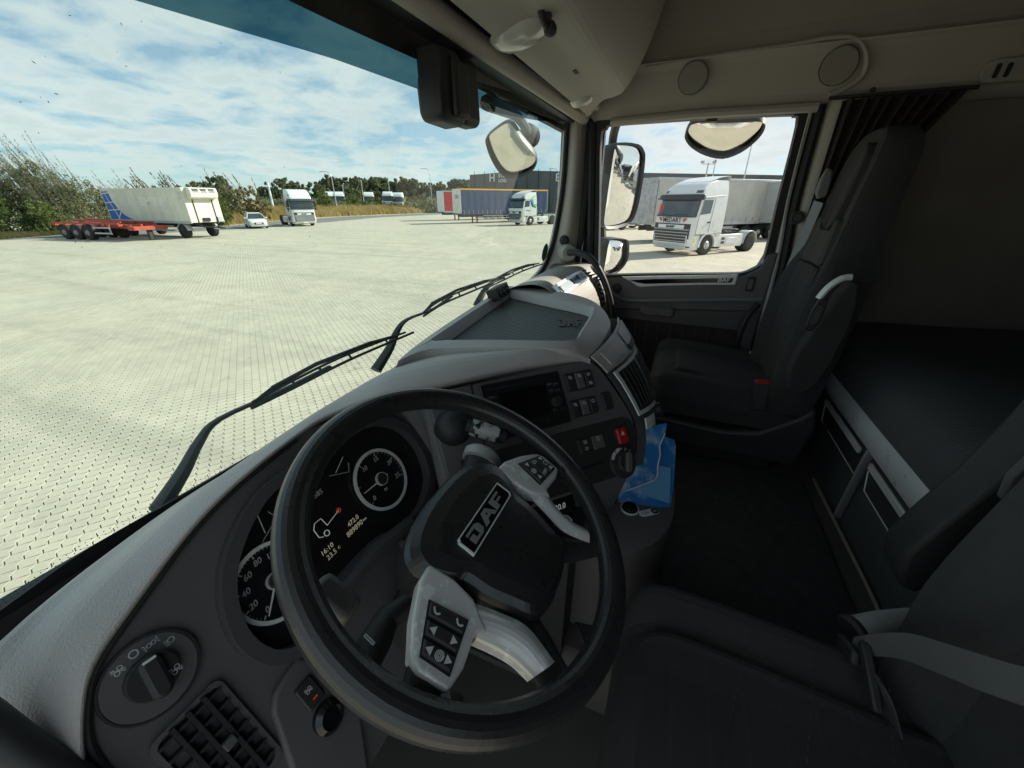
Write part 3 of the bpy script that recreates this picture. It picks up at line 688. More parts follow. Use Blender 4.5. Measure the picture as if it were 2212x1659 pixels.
# --- green-blue printed tractor, in front of the blue trailer
grn = tractor('white tractor unit with lime green and blue swoosh behind its door', 'new')
S = t_S[grn.name]
def onside(pts, nm, m, par, off=.012):
    b_ = MB(); vs = [S(u, z, off) for u, z in pts]; b_.add(vs, [tuple(range(len(vs)))]); return b_.build(nm, m, par, sharp=None, fix=False)
onside([(1.55, 2.95), (1.7, 3.18), (1.98, 3.22), (1.98, 2.1), (1.9, 1.85), (1.78, 2.1), (1.68, 2.55)], 'lime_print', M_green, grn, .010)
onside([(1.42, 2.78), (1.5, 2.9), (1.78, 2.66), (1.66, 2.6)], 'light_blue_print', M_sky, grn, .014)
onside([(1.42, 2.74), (1.64, 2.56), (1.72, 2.2), (1.92, 1.95), (1.9, 1.88), (1.6, 2.05)], 'dark_blue_print', M_dblue, grn, .012)
text('lettering', 'NTG', Fr(S(1.28, 1.62, .012), S(1.2, 1.6)-S(1.3, 1.6), (0, 0, 1)), .2, M_txt, grn, .002) if False else text('lettering', 'NTG', Fr(S(1.28, 1.62, .012), (-1, 0, 0), (0, 0, 1)), .2, M_txt, grn, .002)
at_front_wheel(grn, 1145, 487, -62)
# --- older white tractor on the far left of the yard
A_ = aG(647, 489); B_ = aG(606, 485); hd2 = math.degrees(math.atan2(A_.x-B_.x, A_.y-B_.y))
xf = tractor('older white high-roof tractor unit standing beside the white car', 'old', base=-3.8)
p = aG(647, 489); place(xf, p.x+1.0, p.y+.6, 205)
# --- second white tractor half hidden by the door mirror, and row seen only in the mirrors
nb = copy_tree(med); nb['label'] = 'white tractor unit half hidden behind the passenger door mirror'; 
for ch in list(nb.children):
    if ch.name.split('.')[0] in ('lettering', 'wing_mark', 'pennant'):
        if ch.name.startswith('lettering') and abs(ch.location.z-1.35) < .1: continue
        bpy.data.objects.remove(ch)
at_front_wheel(nb, 1345, 497, -54)
for i in range(5):
    c = copy_tree(nb); c['label'] = ['white tractor unit nearest to us in the door mirror row', 'second white tractor unit in the door mirror row', 'third white tractor unit in the door mirror row', 'fourth white tractor unit in the door mirror row', 'farthest white tractor unit in the door mirror row'][i]
    c['group'] = 'tractor units seen in the door mirror'; place(c, 9.5+.958*4.3*(i-2)+2.2, -31+.287*4.3*(i-2), 8)
# --- trailers
def curtain_trailer(label, L, m_side, m_front, top=4.0, axles=3, legs=True, beam=None, name='curtain_trailer', ribs=True, rear_m=None):
    t = thing(name, label, 'trailer', (0, 0, 0))
    W_ = 1.27; zb = 1.18
    for sg in (-1, 1):
        n = int(L/.3); rw = [[], [], [], []]
        for i in range(n+1):
            x = L/2-.1-(L-.2)*i/n; dy = .012*math.sin(i*1.9) if ribs else 0
            for j, (z, k) in enumerate(((zb+.12, .4), (zb+.9, 1), (top-.9, 1), (top-.14, .3))): rw[j].append(V((x, sg*(W_-.02+dy*k), z)))
        MB().grid(rw).build('curtain', m_side, t, sharp=None)
        MB().bb(-L/2, L/2, sg*W_, sg*(W_-.1), top-.16, top).build('roof_rail', beam or M_steel, t, bevel=.01)
        MB().bb(-L/2, L/2, sg*(W_+.01), sg*(W_-.1), zb-.1, zb+.12).build('floor_rail', M_steel if m_side != M_navy else M_navy, t, bevel=.01)
        sb_ = MB(); nS = int(L/.65)
        for i in range(nS): x = L/2-.4-i*(L-.8)/(nS-1); sb_.bb(x-.02, x+.02, sg*(W_+.005), sg*(W_+.025), zb-.08, zb+.38)
        tag(sb_.build('strap', M_steel, t), None, None, kind='stuff')
    MB().bb(-L/2+.01, L/2-.01, -W_+.05, W_-.05, top-.06, top-.005).build('roof', M_curt, t)
    MB().bb(L/2-.06, L/2, -W_+.02, W_-.02, zb, top-.02).build('headboard', m_front, t, bevel=.01)
    MB().bb(-L/2, -L/2+.06, -W_+.02, W_-.02, zb, top-.02).build('rear_door', rear_m or m_front, t, bevel=.01)
    ch = MB()
    for sg in (-1, 1): ch.bb(-L/2+.2, L/2-.3, sg*.5, sg*.4, .75, zb-.1)
    for i in range(int(L/1.4)): ch.bb(L/2-.6-i*1.4, L/2-.52-i*1.4, -1.15, 1.15, 1.0, zb-.1)
    ch.build('chassis', M_chas, t)
    if legs:
        for sg in (-1, 1):
            MB().bb(L/2-2.6, L/2-2.45, sg*.75, sg*.62, .06, 1.1).build('landing_leg', M_chas, t); MB().bb(L/2-2.72, L/2-2.33, sg*.84, sg*.53, 0, .06).build('leg_foot', M_chas, t)
    for k in range(axles):
        for sg in (-1, 1): wheel(t, -L/2+2.2+1.31*k, sg*1.25, .5, .4)
    for sg in (-1, 1):
        for z in (.55, .85): MB().bb(-L/2+6.2, L/2-3.2, sg*1.22, sg*1.19, z, z+.1).build('side_guard', M_steel, t)
    MB().bb(-L/2, -L/2+.1, -1.1, 1.1, .5, .62).build('bumper_bar', M_steel, t)
    return t
# blue curtain trailer with orange roof beam
bt = curtain_trailer('blue curtain-sided trailer with orange roof beam standing on its legs', 13.6, M_navy, mat('weathered_white', (.62, .62, .56), .5, var=.15, vscale=2), 4.05, beam=M_orange)
lg = aG(1027, 481.5); hb_ = -55.0
th = R(90-hb_); fw_ = V((math.cos(th), math.sin(th), 0)); lf_ = V((-math.sin(th), math.cos(th), 0))
q = lg-fw_*(13.6/2-2.5)+lf_*-.2; place(bt, q.x, q.y, hb_)
frh = Fr(V((13.6/2+.005, 0, 3.2)), (0, 1, 0), (0, 0, 1))
text('lettering', 'DSV', Fr(V((6.81, .1, 3.1)), (0, 1, 0), (0, 0, 1)), .62, M_dblue, bt, .004, .2, .01)
rt = curtain_trailer('dark red trailer with pale end panel left of the blue one', 13.0, M_redc, mat('pale_panel', (.62, .66, .68), .5, var=.1), 4.0, name='box_trailer', ribs=False)
v = ray(975, 435); v = V((v.x, v.y, 0)).normalized(); q = V((ray(951, 435).x, ray(951, 435).y, 0)).normalized()*64-V((math.sin(R(hb_)), math.cos(R(hb_)), 0))*6.5; place(rt, q.x, q.y, hb_)
# grey curtain trailers behind the named tractor
gt = curtain_trailer('grey curtain trailer with worn front corner behind the door mirror', 13.6, M_curt, mat('dirty_alu', (.38, .40, .41), .5, .3, var=.3, vscale=3), 4.0)
q = aX(1381, 437, 29.2); place(gt, q.x+5.6, q.y-5.0, hd+6)
gt2 = curtain_trailer('grey curtain trailer with striped dirt behind the named tractor', 13.6, M_curt, M_grey, 3.85)
place(gt2, 40.0, -10.5, hd+13)
# --- white box trailer with blue grid corner and faded lettering
ei = thing('refrigerated_trailer', 'cream refrigerated box trailer with blue gridded corner print', 'trailer')
L = 9.6; zt, zb, W_ = 3.52, 1.12, 1.28
MB().bb(-L/2, L/2, -W_, W_, zb, zt).build('box_body', M_cream, ei, bevel=.03)
for sg in (-1, 1):
    MB().bb(-L/2-.01, L/2+.01, sg*(W_+.012), sg*(W_-.05), zt-.12, zt+.01).build('top_rail', M_cream, ei, bevel=.01)
    MB().bb(-L/2-.01, L/2+.01, sg*(W_+.015), sg*(W_-.05), zb-.06, zb+.12).build('bottom_rail', M_grey, ei, bevel=.01)
# seen flank is the left one when the nose points right-towards us
sd = -1
def side_poly(pts, nm, m, off): 
    return MB().prism([V((x, sd*(W_+.002), z)) for x, z in pts], (0, sd*off, 0)).build(nm, m, ei, sharp=None)
arc = [(-L/2+.1+(.88+.0*k)+(2.35)*(k/12)**1.0*0+2.3*(1-math.cos(R(k*7.0)))*1.0, zt-.2-(zt-zb-.35)*math.sin(R(k*7.0))/math.sin(R(84))) for k in range(13)]
side_poly([(-L/2+.1, zt-.2)]+arc+[(-L/2+.1, zb+.15)], 'blue_print', M_blue, .006)
for (z0, x1) in ((zt-.34, 1.0), (zt-1.0, 1.15), (zt-1.55, 1.6)):
    side_poly([(-L/2+.1, z0), (-L/2+x1, z0+.08), (-L/2+x1, z0+.0), (-L/2+.1, z0-.07)], 'grid_line', M_cream, .010)
side_poly([(-L/2+.36, zt-.2), (-L/2+.42, zt-.2), (-L/2+1.3, zb+.15), (-L/2+1.2, zb+.15)], 'grid_line', M_cream, .0095)
side_poly([(-L/2+.95, zb+.15), (-L/2+1.05, zb+.15), (-L/2+1.85, zb+.75), (-L/2+1.75, zb+.80)], 'grid_line', M_cream, .0105)
for i in range(8):
    x = -L/2+1.2*(i+.5)
    MB().bb(x-.012, x+.012, sd*(W_+.001), sd*(W_+.006), zb+.13, zt-.13).build('panel_seam', mat('seam_grey', (.55, .54, .47), .6), ei)
text('lettering', 'EIMSKIP', Fr(V((1.1, sd*(W_+.002), 2.55)), (1, 0, 0), (0, 0, 1)), .82, mat('faded_white', (.80, .80, .72), .5), ei, .003, 0, .02)
text('lettering', 'flutningar', Fr(V((2.2, sd*(W_+.002), 1.95)), (1, 0, 0), (0, 0, 1)), .28, mat('faded_white', (.80, .80, .72), .5), ei, .003)
text('lettering', 'CIN\n520', Fr(V((L/2-.42, sd*(W_+.002), 2.98)), (1, 0, 0), (0, 0, 1)), .3, M_grey, ei, .003)
ru = MB().prism([V((L/2, -1.05, 2.72)), V((L/2+.42, -1.0, 2.85)), V((L/2+.5, -1.0, 3.2)), V((L/2+.42, -1.0, 3.5)), V((L/2, -1.0, 3.55))], (0, 2.05, 0)).build('cooling_unit', M_cream, ei, bevel=.04)
for i in range(3):
    for j in (-1, 0, 1): MB().bb(L/2+.44, L/2+.5, j*.6-.22, j*.6+.22, 3.2+i*.1, 3.25+i*.1).build('louvre', M_blkp, ru)
for y in (-.72, .72): MB().tube([(L/2+.03, y, zb-.1), (L/2+.03, y, 2.75)], .03, 6).build('locking_rod', M_chas, ei)
MB().bb(L/2, L/2+.12, -.35, .15, 1.2, 1.45).build('tool_box', M_blkp, ei)
MB().bb(L/2, L/2+.14, .75, 1.1, 1.15, 1.5).build('junction_box', M_grey, ei)
ch = MB()
for sg in (-1, 1): ch.bb(-L/2+.3, L/2-.2, sg*.5, sg*.4, .8, zb-.06)
ch.bb(-L/2+1.5, L/2-2.2, -.9, .9, .75, .95); ch.build('chassis', M_chas, ei)
for y in (-.5, .5): MB().tube([(L/2-.2, y, .85), (L/2+1.6, y*.12, .72)], .05, 6).build('drawbar', M_chas, ei)
MB().lathe([(.09, 0), (.09, .06), (.04, .06), (.04, 0)], (L/2+1.68, 0, .69), (0, 0, 1), 12).build('drawbar_eye', M_chas, ei)
for z in (.5, .8): MB().bb(-L/2+3.0, L/2-2.3, sd*1.22, sd*1.17, z, z+.1).build('side_guard', M_grey, ei)
for x in (L/2-1.35, -L/2+1.75):
    for sg in (-1, 1):
        wheel(ei, x, sg*1.25, .5, .4, mt=M_chas); rw = [[V((x+.57*math.cos(R(a)), y, .5+.57*math.sin(R(a)))) for y in (sg*.8, sg*1.24)] for a in range(5, 185, 20)]
        MB().grid(rw).build('mudguard', M_grey, ei, sharp=50, solid=.02)
p = aG(397, 515); q = aG(305, 509); hE = 177.0
th = R(90-hE); fw_ = V((math.cos(th), math.sin(th), 0)); lf_ = V((-math.sin(th), math.cos(th), 0))
c = p-fw_*(L/2-1.35)+lf_*1.25; place(ei, c.x+.1, c.y, hE)
# --- orange-red container chassis
rc = thing('container_chassis', 'rusty orange-red skeletal trailer with three axles, low in front of the box trailer', 'trailer')
ch = MB()
for sg in (-1, 1):
    MB().prism([V((-3.6, sg*.55, .95)), V((3.0, sg*.55, .78)), V((4.4, sg*.55, .95)), V((4.4, sg*.55, 1.12)), V((2.6, sg*.55, 1.05)), V((-3.6, sg*.55, 1.22))], (0, -sg*.12, 0)).build('main_beam', M_red, rc, bevel=.01)
    MB().bb(-3.6, 3.2, sg*1.22, sg*1.1, 1.1, 1.22).build('outer_rail', M_red, rc, bevel=.01)
for i in range(7): MB().bb(-3.5+i*1.1, -3.36+i*1.1, -1.22, 1.22, .98+.01*(i % 2), 1.1).build('cross_beam', M_red, rc, bevel=.008)
for i, (x0, x1, y0, z0, z1) in enumerate(((-2.6, 2.4, -.4, 1.3, 1.2), (-2.2, 2.8, .1, 1.38, 1.22), (-1.8, 3.4, .6, 1.32, 1.15), (-.4, 3.8, -.9, 1.22, 1.0))):
    MB().box(((x0+x1)/2, y0, (z0+z1)/2), (x1-x0, .16, .14), (x1-x0, .1*(i-1), z1-z0)).build('loose_beam', M_red, rc, bevel=.008)
MB().bb(3.9, 4.5, -1.15, 1.15, .72, .98).build('front_bolster', M_red, rc, bevel=.01)
MB().bb(4.1, 4.3, -.15, .15, .05, .72).build('landing_leg', M_chas, rc)
for k in range(3):
    for sg in (-1, 1):
        wheel(rc, -2.6+k*1.22, sg*1.22, .5, .4, mt=mat('rusty_rim', (.30, .27, .24), .7, var=.3, vscale=9))
        rw = [[V((-2.6+k*1.22+.56*math.cos(R(a)), y, .5+.56*math.sin(R(a)))) for y in (sg*.8, sg*1.22)] for a in range(5, 185, 20)]
        MB().grid(rw).build('mudguard', M_chas, rc, sharp=50, solid=.02)
for z in (.45, .82): MB().bb(.6, 2.3, -1.24, -1.2, z, z+.1).build('side_guard', M_grey, rc)
MB().bb(2.2, 2.3, -1.25, -1.2, .42, .95).build('guard_end', M_grey, rc)
p = aG(172, 518); hC = 172.0; th = R(90-hC); fw_ = V((math.cos(th), math.sin(th), 0)); lf_ = V((-math.sin(th), math.cos(th), 0))
c = p+fw_*1.38+lf_*1.2; place(rc, c.x, c.y, hC)
# --- white hatchback
def hatchback(label):
    t = thing('parked_car', label, 'car')
    st = [(2.02, .38, .62, .60), (1.95, .22, .70, .74), (1.6, .2, .82, .84), (1.15, .2, .92, .87), (.5, .2, 1.0, .87), (-.6, .2, 1.02, .87), (-1.3, .2, 1.02, .86), (-1.75, .25, 1.0, .80), (-1.93, .35, .92, .70)]
    b_ = MB(); rw = []
    for x, z0, z1, w in st:
        rw.append([V((x, s*w*k, z0+(z1-z0)*f)) for s, k, f in ((-1, .9, 0), (-1, 1, .25), (-1, 1, .6), (-1, .95, .9), (-1, .8, 1), (1, .8, 1), (1, .95, .9), (1, 1, .6), (1, 1, .25), (1, .9, 0))])
    b_.grid(rw, closed=True); n = 10; b_.f.append(tuple(range(n))); b_.f.append(tuple(range((len(st)-1)*n, len(st)*n))[::-1])
    b_.build('car_body', M_white, t, sharp=30)
    gh = MB(); rf = [(.95, .95, .72), (.25, 1.40, .58), (-.4, 1.47, .60), (-1.2, 1.42, .58), (-1.72, 1.0, .68)]
    gh.grid([[V((x, -w-.10*(1.47-z)*.6, z-.4*(z > 1)*0)) for x, z, w in [(x, 1.0, w+.06) for x, z, w in rf]], [V((x, -w, z)) for x, z, w in rf], [V((x, 0, z+.03)) for x, z, w in rf], [V((x, w, z)) for x, z, w in rf], [V((x, w+.12, 1.0)) for x, z, w in rf]])
    gh.build('glasshouse', M_wglass, t, sharp=25)
    MB().grid([[V((x, y, z)) for x, z in ((.28, 1.42), (-.4, 1.49), (-1.22, 1.44))] for y in (-.6, -.3, 0, .3, .6)]).build('roof', M_white, t, sharp=None, solid=.03)
    for sg in (-1, 1):
        for a, c_ in (((.95, .98), (.25, 1.43)), ((-.45, 1.0), (-.42, 1.47)), ((-1.2, 1.0), (-1.25, 1.43))): MB().tube([V((a[0], sg*.83, a[1])), V((c_[0], sg*.60, c_[1]))], .035, 6).build('pillar', M_white, t)
        MB().box((.75, sg*.98, 1.02), (.14, .18, .12)).build('door_mirror', M_white, t, bevel=.03)
        MB().prism([V((1.88, sg*.5, .68)), V((1.62, sg*.85, .78)), V((1.5, sg*.86, .84)), V((1.8, sg*.55, .76))], (0, 0, .02)).build('headlight', M_lamp, t)
        for x in (1.28, -1.26): wheel(t, x, sg*.86, .31, .2)
    MB().bb(2.0, 2.03, -.42, .42, .42, .6).build('grille', M_blkp, t, bevel=.005); MB().bb(2.03, 2.045, -.26, .26, .46, .57).build('number_plate', mat('plate_white', (.75, .75, .75), .4), t)
    return t
hc = hatchback('white five-door hatchback between box trailer and older tractor')
p = aG(541, 494); th = R(90-(-152)); fw_ = V((math.cos(th), math.sin(th), 0)); lf_ = V((-math.sin(th), math.cos(th), 0)); q = p-fw_*1.28+lf_*.8; place(hc, q.x, q.y, -152)
# --- far white cabs behind the bank
labs = ['far white cab roof behind the green bush', 'far white cab left of the yellow-green bush', 'far white cab in the middle of the row', 'far white cab with grey side panel', 'far white cab nearest the wire fence']
for i, (px, ty) in enumerate(((716, 414), (733, 414), (798, 415), (839, 414), (861, 416))):
    c = copy_tree(xf); c['label'] = labs[i]; c['group'] = 'white cabs parked beyond the bank'
    for ch in list(c.children):
        if ch.name.split('.')[0] in ('lettering', 'skirt_vent', 'fog_lamp', 'air_lines_panel', 'fifth_wheel'): bpy.data.objects.remove(ch)
    v = ray(px, 435); v = V((v.x, v.y, 0)).normalized()*108; k = proj(V((v.x, v.y, 0)))[1]-proj(V((v.x, v.y, 1)))[1]
    place(c, v.x, v.y, 215+8*i); c.location.z = (435-ty)/k-3.82
# far vans / red containers
for i, (px, m_, lab, w_) in enumerate(((913, M_redc, 'far red container left of the second street lamp', 7), (920, M_navy, 'far blue container beside the red one', 4), (940, M_redc, 'far red container behind the lamp pole', 9))):
    v = ray(px, 435); v = V((v.x, v.y, 0)).normalized()*130; t = thing('shipping_container', lab, 'container', (v.x, v.y, GZ), 'containers far behind the fence')
    ang = V((v.y, -v.x, 0)).normalized(); bx = MB(); bx.box(V((v.x, v.y, GZ+2.2)), (w_*.6, 2.4, 2.6), ang, V((v.x, v.y, 0)).normalized()); bx.build('container_body', m_, t, bevel=.03)
    for k in range(6): MB().box(V((v.x, v.y, GZ+2.2))+ang*(k-2.5)*w_*.1-V((v.x, v.y, 0)).normalized()*1.21, (.08, .06, 2.4), ang, V((v.x, v.y, 0)).normalized()).build('rib', m_, t)
# ================================================================ BUILDING, LAMPS, FENCE
M_hall = mat('dark_cladding', (.085, .095, .10), .55, var=.1, vscale=.3)
hall = thing('warehouse', 'long dark grey warehouse hall behind the trailers', 'building')
c0 = V((ray(1017, 435).x, ray(1017, 435).y, 0)).normalized()*118; c1 = V((ray(1225, 435).x, ray(1225, 435).y, 0)).normalized()*104; c2 = V((ray(1760, 435).x, ray(1760, 435).y, 0)).normalized()*92
def hgt(p_, ty):
    k = proj(V((p_.x, p_.y, 0)))[1]-proj(V((p_.x, p_.y, 1)))[1]; return (proj(V((p_.x, p_.y, 0)))[1]-ty)/k
hh = [hgt(c0, 379), hgt(c1, 372), hgt(c2, 381)]
def slab(nm, a, b2, h0, h1, m, par, dep=26, z0=GZ):
    od = V((0, 0, 0)); d_ = (b2-a); nrm = V((d_.y, -d_.x, 0)).normalized(); nrm = nrm if nrm.dot(a) > 0 else -nrm
    return MB().prism([V((a.x, a.y, z0)), V((b2.x, b2.y, z0)), V((b2.x, b2.y, h1)), V((a.x, a.y, h0))], nrm*dep).build(nm, m, par, sharp=None)
mid_ = c0.lerp(c1, .62); hm = hgt(mid_, 370)
slab('wall', c0, mid_, hh[0], hm, M_hall, hall); slab('wall', mid_, c1, hm, hh[1], M_hall, hall); slab('wall', c1, c2, hh[1], hh[2], M_hall, hall)
for i in range(9):
    a = c0.lerp(c1, (i+.5)/9); dn = V((a.x, a.y, 0)).normalized(); MB().box(V((a.x, a.y, 2.4))-dn*.06, (.12, .06, 9.5), V((dn.y, -dn.x, 0)), dn).build('cladding_joint', M_blkp, hall)
def signon(a, s_, body, z, m, par):
    dn = (c1-c0); xx = dn.normalized(); return text('lettering', body, Fr(V((a.x, a.y, z))-V((a.x, a.y, 0)).normalized()*.25, xx, (0, 0, 1)), s_, m, par, .05, 0, .02)
M_sign = mat('sign_white', (.8, .8, .8), .5)
sgp = c0.lerp(c1, .25); signon(sgp, 2.6, 'H', hgt(sgp, 386), M_sign, hall)
sgp = c0.lerp(c1, .36); signon(sgp, 1.15, 'STEP\nLOG', hgt(sgp, 386), M_sign, hall)
sgp = c0.lerp(c1, .92); signon(sgp, 2.4, 'Er', hgt(sgp, 385), M_sign, hall)
def lamp_post(label, px, base_y, top_y, kind='arm', lean=-1):
    p_ = aG(px, base_y); h_ = hgt(p_, top_y); t = thing('street_lamp' if kind == 'arm' else 'light_mast', label, 'lamp post' if kind == 'arm' else 'mast', (p_.x, p_.y, GZ))
    r_ = .07 if kind == 'arm' else .12
    if kind == 'arm':
        MB().tube([V((p_.x, p_.y, GZ)), V((p_.x, p_.y, h_-1.2))], [r_*1.3, r_], 8).build('pole', M_steel, t)
        s_ = RGT*lean; MB().tube(cr([V((p_.x, p_.y, h_-1.2)), V((p_.x, p_.y, h_-.5))+s_*.15, V((p_.x, p_.y, h_-.08))+s_*.7, V((p_.x, p_.y, h_))+s_*1.5], 4), r_*.8, 6).build('arm', M_steel, t)
        MB().box(V((p_.x, p_.y, h_-.03))+s_*1.8, (.7, .25, .1), RGT, V((RGT.y, -RGT.x, 0))).build('lamp_head', M_grey, t, bevel=.03)
    elif kind == 'mast':
        MB().tube([V((p_.x, p_.y, GZ)), V((p_.x, p_.y, h_))], [.2, .1], 8).build('pole', M_steel, t)
        MB().box(V((p_.x, p_.y, h_-.2)), (2.2, .12, .1), RGT, V((RGT.y, -RGT.x, 0))).build('cross_arm', M_steel, t)
        for s_ in (-1, 1): MB().box(V((p_.x, p_.y, h_+.1))+RGT*s_, (.5, .4, .35), RGT, V((RGT.y, -RGT.x, 0))).build('floodlight', M_grey, t, bevel=.03)
    elif kind == 'plain':
        MB().tube([V((p_.x, p_.y, GZ)), V((p_.x, p_.y, h_))], [.14, .07], 8).build('pole', M_steel, t)
        MB().lathe([(.16, 0), (.18, .1), (.05, .2)], (p_.x, p_.y, h_), (0, 0, 1), 8).build('lamp_head', M_grey, t)
    else:
        for s_ in (-1, 1): MB().tube([V((p_.x, p_.y, GZ))+RGT*s_*.55, V((p_.x, p_.y, h_))+RGT*s_*.32], .06, 5).build('mast_leg', M_steel, t)
        lb = MB(); n_ = 26
        for i in range(n_):
            z0, z1 = GZ+(h_-GZ)*i/n_, GZ+(h_-GZ)*(i+1)/n_; w0, w1 = .55-.23*i/n_, .55-.23*(i+1)/n_; s_ = 1 if i % 2 else -1
            lb.tube([V((p_.x, p_.y, z0))+RGT*s_*w0, V((p_.x, p_.y, z1))-RGT*s_*w1], .035, 4)
        tag(lb.build('bracing', M_steel, t), None, None, kind='stuff')
    return t
lamp_post('curved street lamp above the far white cabs', 731, 466, 372); lamp_post('curved street lamp left of the red trailer', 935, 459, 366)
lamp_post('curved street lamp in front of the dark hall, beside the door pillar', 1203, 462, 366)
lamp_post('short plain lamp pole left of the yellow-green bush', 750, 461, 402, 'plain'); lamp_post('slim bare pole rising between the far cabs', 790, 461, 392, 'plain'); lamp_post('thin pole by the pointed tree', 847, 459, 389, 'plain')
lamp_post('floodlight mast over the trailer roof', 1508, 470, 354, 'mast'); lamp_post('thicker pole right of the floodlight mast', 1522, 470, 350, 'plain'); lamp_post('leaning pole above the named tractor', 1588, 470, 300, 'plain'); lamp_post('tall lattice mast at the right edge of the passenger window', 1683, 470, 235, 'lattice')
mk = thing('marker_post', 'white and blue striped marker post on the bank', 'post'); p = aG(596, 470); h_ = hgt(p, 394)
for i in range(8): MB().tube([V((p.x, p.y, GZ+(h_-GZ)*i/8))+RGT*-.0, V((p.x, p.y, GZ+(h_-GZ)*(i+1)/8))], .16, 8).build('band', M_sign if i % 2 else mat('pale_blue_band', (.45, .6, .72), .5), mk)
# wire fence
fc = thing('wire_fence', 'wire mesh fence with diagonal brace at the end of the bank', 'fence')
fp = [aG(905, 459.5), aG(928, 458), aG(952, 457.5), aG(985, 456.5)]; ftop = 2.3
for i, p_ in enumerate(fp): MB().tube([p_, p_+V((0, 0, ftop))], .06, 6).build('post', M_steel, fc)
MB().tube([fp[0]+V((0, 0, ftop-.2)), fp[0].lerp(fp[1], .8)], .05, 6).build('brace', M_steel, fc)
fw = MB()
for a, c_ in zip(fp, fp[1:]):
    for k in range(8): z = .1+k*(ftop-.15)/7; fw.tube([a+V((0, 0, z)), c_+V((0, 0, z))], .014, 3)
    for k in range(12): q_ = a.lerp(c_, k/12); fw.tube([q_, q_+V((0, 0, ftop))], .012, 3)
tag(fw.build('mesh_wire', M_steel, fc, fix=False), None, None, kind='stuff')
# ================================================================ CAB SHELL
M_beige = mat('beige_trim', (.43, .40, .355), .6, bump=(420, .25), var=.05, vscale=5)
M_liner = mat('roof_lining', (.12, .112, .10), .85, bump=(500, .3), var=.06, vscale=7)
M_dash = mat('grey_dash_skin', (.53, .49, .47), .46, bump=(480, .5, 'v'), var=.05, vscale=6)
M_panel = mat('dark_fascia', (.118, .111, .113), .5, bump=(700, .2), var=.05, vscale=9)
M_black = mat('matt_black', (.028, .028, .029), .55, bump=(600, .2))
M_seal = mat('rubber_seal', (.014, .014, .015), .6)
M_gloss = mat('gloss_black', (.008, .008, .009), .12, spec=.6)
M_silver = mat('silver_plastic', (.86, .87, .86), .32, .12, var=.015, vscale=20)
M_chrome = mat('chrome', (.75, .76, .77), .14, 1.0)
M_leather = mat('wheel_leather', (.026, .0255, .026), .30, bump=(1000, .14, 'v'), var=.03, vscale=30, spec=.6)
M_fabric = mat('seat_fabric', (.044, .043, .043), .9, bump=(900, .5), var=.15, vscale=60)
M_fab2 = mat('seat_fabric_grey', (.064, .061, .058), .9, bump=(900, .5), var=.15, vscale=60)
M_carpet = mat('mat_carpet', (.045, .044, .047), .95, bump=(500, .9), var=.3, vscale=40)
M_floor = mat('floor_vinyl', (.10, .094, .082), .8, bump=(300, .4), var=.15, vscale=8)
M_white2 = mat('white_symbol', (.62, .62, .62), .5)
M_redsw = mat('red_switch', (.42, .018, .02), .35)
M_belt = mat('belt_webbing', (.26, .28, .30), .7, bump=(500, .5))
M_mirror = mat('mirror_glass', (.80, .80, .78), .018, 1.0)
M_mirror2 = mat('dusty_mirror_glass', (.74, .72, .66), .12, 1.0)
M_mhouse = mat('mirror_housing', (.045, .046, .048), .5, bump=(400, .3), var=.2, vscale=8)
M_ws = glassmat('windscreen_glass', (.84, .945, .91), .04, dirt=.045, dscale=9)
M_wsb = glassmat('windscreen_tint', (.075, .165, .195), .03)
M_sg = glassmat('side_glass', (.955, .965, .955), .03)
def WY(x, z): return .68-.16*(z+.38)-.034*(x-.93)**4
def wind(px, py, off=0.0):
    d = ray(px, py); t_ = .6
    for _ in range(40):
        p = d*t_; e = (WY(p.x, p.z)+off)-p.y; t_ += e/max(d.y, .05)*.7
    return d*t_
cab = thing('truck_cab', 'beige and grey interior shell of the cab around driver and passenger', 'truck cab', (.9, -.3, -1.1))
# windscreen and its dark edges
xs = [-.25+2.27*i/36 for i in range(37)]; zs = [-.47+.80*j/12 for j in range(13)]
wsc = MB().grid([[V((x, WY(x, z), z)) for x in xs] for z in zs]).build('windscreen', M_ws, cab, sharp=None, fix=False)
te = [(-.3, .185), (.3, .19), (.62, .212), (.93, .22), (1.25, .238), (1.6, .268), (1.85, .30), (2.05, .32)]
MB().grid([[V((x, WY(x, z)-.004, z)) for x in xs for z in [interp(te, x)+(.33-interp(te, x))*f]] for f in (0, .5, 1)]).build('tint_band', M_wsb, cab, sharp=None, fix=False)
fe_ = [(-.3, .245), (.62, .257), (.97, .268), (1.3, .30), (1.95, .335), (2.05, .34)]
MB().grid([[V((x, WY(x, z)-.008, z)) for x in xs for z in [interp(fe_, x)+(.36-interp(fe_, x))*f]] for f in (0, .5, 1)]).build('frit_band', mat('frit_black', (.03, .028, .027), .5, var=.5, vscale=30), cab, sharp=None, fix=False)
lo_e = [wind(px, py) for px, py in ((-160, 1425), (0, 1312), (200, 1172), (390, 1068), (560, 968), (790, 830), (960, 718), (1060, 655), (1130, 612), (1172, 585))]
MB().grid([[p+V((0, -.006, 0)) for p in cr(lo_e, 3)], [V((p.x, WY(p.x, -.52)-.006, -.52)) for p in cr(lo_e, 3)]]).build('frit_band', M_seal, cab, sharp=None, fix=False)
dt = MB()
e_ = cr(lo_e, 30)
for i in range(0, len(e_)-60, 2):
    for row in (0, 1):
        p = e_[i]+V((0, -.005, .004+.005*row)); dt.box(p, (.0011, .0006, .0011))
tag(dt.build('frit_dots', M_seal, cab, sharp=None, fix=False), None, None, kind='stuff')
